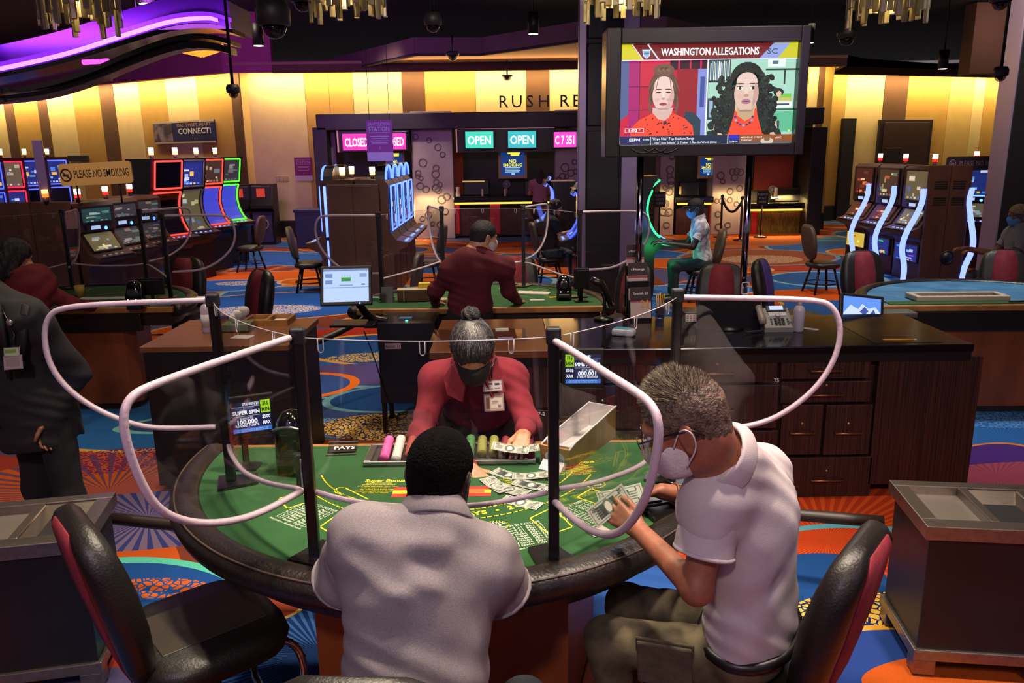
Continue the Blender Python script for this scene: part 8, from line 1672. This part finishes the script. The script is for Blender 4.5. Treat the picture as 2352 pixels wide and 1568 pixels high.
# --- dark haired dealer at the left table
J5 = dict(Hc=A_(38, 588, 6.42), hf=(.55, .75, -.45), P=Vv(-3.95, 6.30, .92), C=Vv(-3.86, 6.36, 1.16), N=A_(42, 640, 6.36), SL=A_(-20, 672, 6.40), SR=A_(92, 662, 6.34), EL=A_(-60, 712, 6.56), ER=A_(160, 695, 6.46), WL=A_(40, 720, 6.86), WR=A_(222, 705, 6.72),
          HL=Vv(-4.05, 6.3, .88), HR=Vv(-3.86, 6.28, .88), KL=Vv(-4.05, 6.3, .48), KR=Vv(-3.86, 6.28, .48), AL=Vv(-4.05, 6.28, .09), AR=Vv(-3.86, 6.26, .09))
build('dark haired dealer in burgundy reaching across the left table, cut by the left edge', J5, SK3, .011, 1.08, CLOTH('burgundy_mid', '#6a1820', vary=.1, vs=30), True, trousers=CLOTH('black_twill', '#121013'), hair='#0d0b0e', hair_kind='long', hands={'R': (((1, .1, -.12), (.1, 1, 0)), dict(curl=(.25,) * 4)), 'L': (((.6, .7, -.2), (.7, -.6, 0)), dict())}, foot=(0, 1, 0), skin_h=.008, folds=.005)
# --- supervisor in the dark suit at the left edge
J6 = dict(Hc=Vv(-2.66, 3.70, 1.70), hf=(.7, -.6, -.15), P=Vv(-2.40, 3.72, .98), C=Vv(-2.45, 3.72, 1.34), N=Vv(-2.55, 3.71, 1.53), SL=Vv(-2.66, 3.84, 1.46), SR=Vv(-2.30, 3.62, 1.44), ER=Vv(-2.17, 3.72, 1.14), EL=Vv(-2.75, 3.9, 1.15), WR=Vv(-2.28, 3.62, .93), WL=Vv(-2.62, 3.6, 1.0),
          HL=Vv(-2.49, 3.78, .92), HR=Vv(-2.31, 3.68, .92), KL=Vv(-2.49, 3.76, .50), KR=Vv(-2.27, 3.66, .50), AL=Vv(-2.5, 3.8, .09), AR=Vv(-2.27, 3.7, .09))
J6 = {k: (v if k == 'hf' else v + Vector((0.0, .12, 0))) for k, v in J6.items()}
SUIT = CLOTH('suit_charcoal', '#1b181a', vary=.15, vs=30)
def ex6(S): limb(S, (J6['P'] + Vector((0, 0, .05)), J6['P'] - Vector((0, 0, .14))), (.18, .19), .05)
P6_, _ = build('person in a charcoal suit with a hanging badge, standing at the left edge', J6, SK4, .010, 1.0, SUIT, True, trousers=CLOTH('suit_trouser', '#141214'), hair='#141012', mask='#1a1c24', hands={'R': (((-.3, -.3, -.9), (-.4, -.9, 0)), dict()), 'L': (((.6, -.6, -.5), (.5, .5, .5)), dict())}, foot=(.7, -.6, 0), topname='jacket', hem=-.20, extra=ex6, skin_h=.008, folds=.006, sleeve_r=(.078, .07))
badge(P6_, 27, 808, 3.60, .075, .042, '#a8b090', [(-.4, -.1, .3, .3, '#6a8a3a')], .05); badge(P6_, 30, 832, 3.59, .090, .066, '#a88a90', [(-.36, -.3, .36, .3, '#8a7a78')], .08)
q = MB(); q.tube([AY(26, 795, 3.62), AY(34, 770, 3.64), AY(20, 742, 3.66), AY(0, 700, 3.70)], .004, 6); q.ell(AY(22, 741, 3.63), (.016, .01, .016), 8, mi=1); part(P6_, 'lanyard', q, [mat('reel_black', '#141214'), mat('pin_silver', '#a89a98', .3, .8)])
q = MB()
for sx, pts in ((1, [(60, 700), (48, 780), (40, 860)]), (-1, [(-10, 690), (0, 760), (20, 870)])): q.tube([AY(*p_, 3.66) for p_ in pts], [.02, .03, .008], 6, flat=.3)
part(P6_, 'lapel', q, mat('lapel_black', '#100e10', .6))

# --- players and guests farther back, seated on stools
def seated(label, seat, f, skin, top, trs, s=1., hair='#15110f', hair_kind='short', mask=None, reach=(.42, .98), cap=None, lean=.0, h=.014, long_sleeve=False, sh=.48, arm_drop=0., glasses=False):
    f = Vector((f[0], f[1], 0)).normalized(); rt = f.cross(Vector((0, 0, 1))); b = Vector((seat[0], seat[1], 0)) - f * .02; U = Vector((0, 0, 1)); P = b + U * (sh + .10)
    C = P + U * .34 * s + f * lean; N = C + U * .20 * s + f * lean * .4; J = dict(P=P, C=C, N=N, Hc=N + U * .155 * s + f * (.04 + lean * .3), hf=tuple(f + Vector((0, 0, -.2))), SL=C + U * .13 - rt * .19, SR=C + U * .13 + rt * .19)
    for k, sg in (('L', -1), ('R', 1)):
        J['E' + k] = C + f * .14 + rt * sg * .24 - U * .13; J['W' + k] = b + f * reach[0] + rt * sg * .14 + U * reach[1]; J['H' + k] = P + rt * sg * .10 + f * .02 - U * .03; J['K' + k] = P + rt * sg * .14 + f * .42 - U * .06; J['A' + k] = b + rt * sg * .14 + f * .42 + U * .09
    t, M = build(label, J, skin, h, s, top, long_sleeve, trousers=trs, hair=hair, hair_kind=hair_kind, mask=mask, hands={k: ((tuple(f), tuple(rt * (1 if k == 'L' else -1))), dict()) for k in 'LR'}, foot=tuple(f), skin_h=.011, folds=.005, glasses=glasses)
    if cap:
        S = SDF(); S.ell(M @ Vector((0, -.014, .055)), (.089 * s, .110 * s, .085 * s), M.to_3x3().normalized(), .02); S.plane(M @ Vector((0, 0, .045)), M.to_3x3() @ Vector((0, .2, -1))); cm = mat('cap_' + cap[1:], cap, .8, vary=.15, vs=30); c_ = sdfpart(t, 'cap', S, cm, .008)
        q = MB(); q.prism([(-.07 * s, .07 * s), (.07 * s, .07 * s), (.06 * s, .15 * s), (0, .175 * s), (-.06 * s, .15 * s)], headM(M @ Vector((0, 0, .05)), M.to_3x3().col[1], M.to_3x3().col[2], 1), .008); part(c_, 'peak', q, cm)
    return t
PLAID = mat('cloth_plaid', '#8a8a98', .9, color2='#c8c8d0', vs=9, ramp=(.45, .55)); DEN = CLOTH('denim', '#2e3a4a', vary=.25, vs=30); DARKT = CLOTH('black_top', '#151318')
s_ = STOOLP[(1608, 690)]; seated('man in a cap, blue mask and plaid shirt playing the green lit machine', (s_.x, s_.y), (-1, .05), SK1, PLAID, CLOTH('jeans_slate', '#1f3038'), 1.08, mask='#4a88c8', cap='#1a1618', reach=(.60, .86), lean=.06)
lamp('slot_glow', 'POINT', (s_.x - .62, s_.y - .1, .72), (0, 0, 0), 5, (.05, 1, .25), .1); lamp('slot_glow', 'POINT', (s_.x - .6, s_.y - .1, 1.1), (0, 0, 0), 5, (.2, .4, 1), .1)
s_ = STOOLP[(1262, 655)]; seated('woman in black with dark hair seated before the dark column', (s_.x, s_.y), (1, .1), SK3, DARKT, DEN, 1.0, hair='#1c1412', hair_kind='long', reach=(.48, .88), lean=.05)
seated('masked man in a grey shirt playing at the right edge', (6.35, 10.0), (-1, .12), SK4, CLOTH('grey_shirt', '#7a7a82'), DEN, 1.05, hair='#8a7458', mask='#5a98d0', reach=(.56, .88), glasses=True)
c_ = AY(1240, 470, 19.6); x_ = c_.x
def stand(x, y, z=0.):
    V3 = lambda a, b, c: Vector((x + a, y + b, c * 1.0 + z)); return dict(Hc=V3(0, .02, 1.60), hf=(.1, 1, -.1), P=V3(0, 0, .94), C=V3(0, 0, 1.26), N=V3(0, 0, 1.45), SL=V3(-.18, 0, 1.38), SR=V3(.18, 0, 1.38), EL=V3(-.25, .12, 1.13), ER=V3(.25, .12, 1.13), WL=V3(-.15, .35, 1.1), WR=V3(.15, .35, 1.1), HL=V3(-.1, 0, .88), HR=V3(.1, 0, .88), KL=V3(-.1, 0, .48), KR=V3(.1, 0, .48), AL=V3(-.1, -.02, .09), AR=V3(.1, -.02, .09))
HF = {'L': (((.2, .9, 0), (1, 0, 0)), {}), 'R': (((-.2, .9, 0), (-1, 0, 0)), {})}
build('woman in a pink top with long dark hair standing at the cage counter', stand(x_, 19.6), SK3, .016, 1., CLOTH('pink_top', '#9a6a78'), False, trousers=CLOTH('black_twill', '#121013'), hair='#1a1114', hair_kind='long', hands=HF, foot=(0, 1, 0), skin_h=.014)
build('person in dark clothes standing behind the low bank of machines', stand(-6.50, 14.35), SK1, .014, 1., DARKT, True, trousers=CLOTH('black_twill', '#121013'), hair='#120e0e', hands=HF, foot=(0, 1, 0), skin_h=.013)
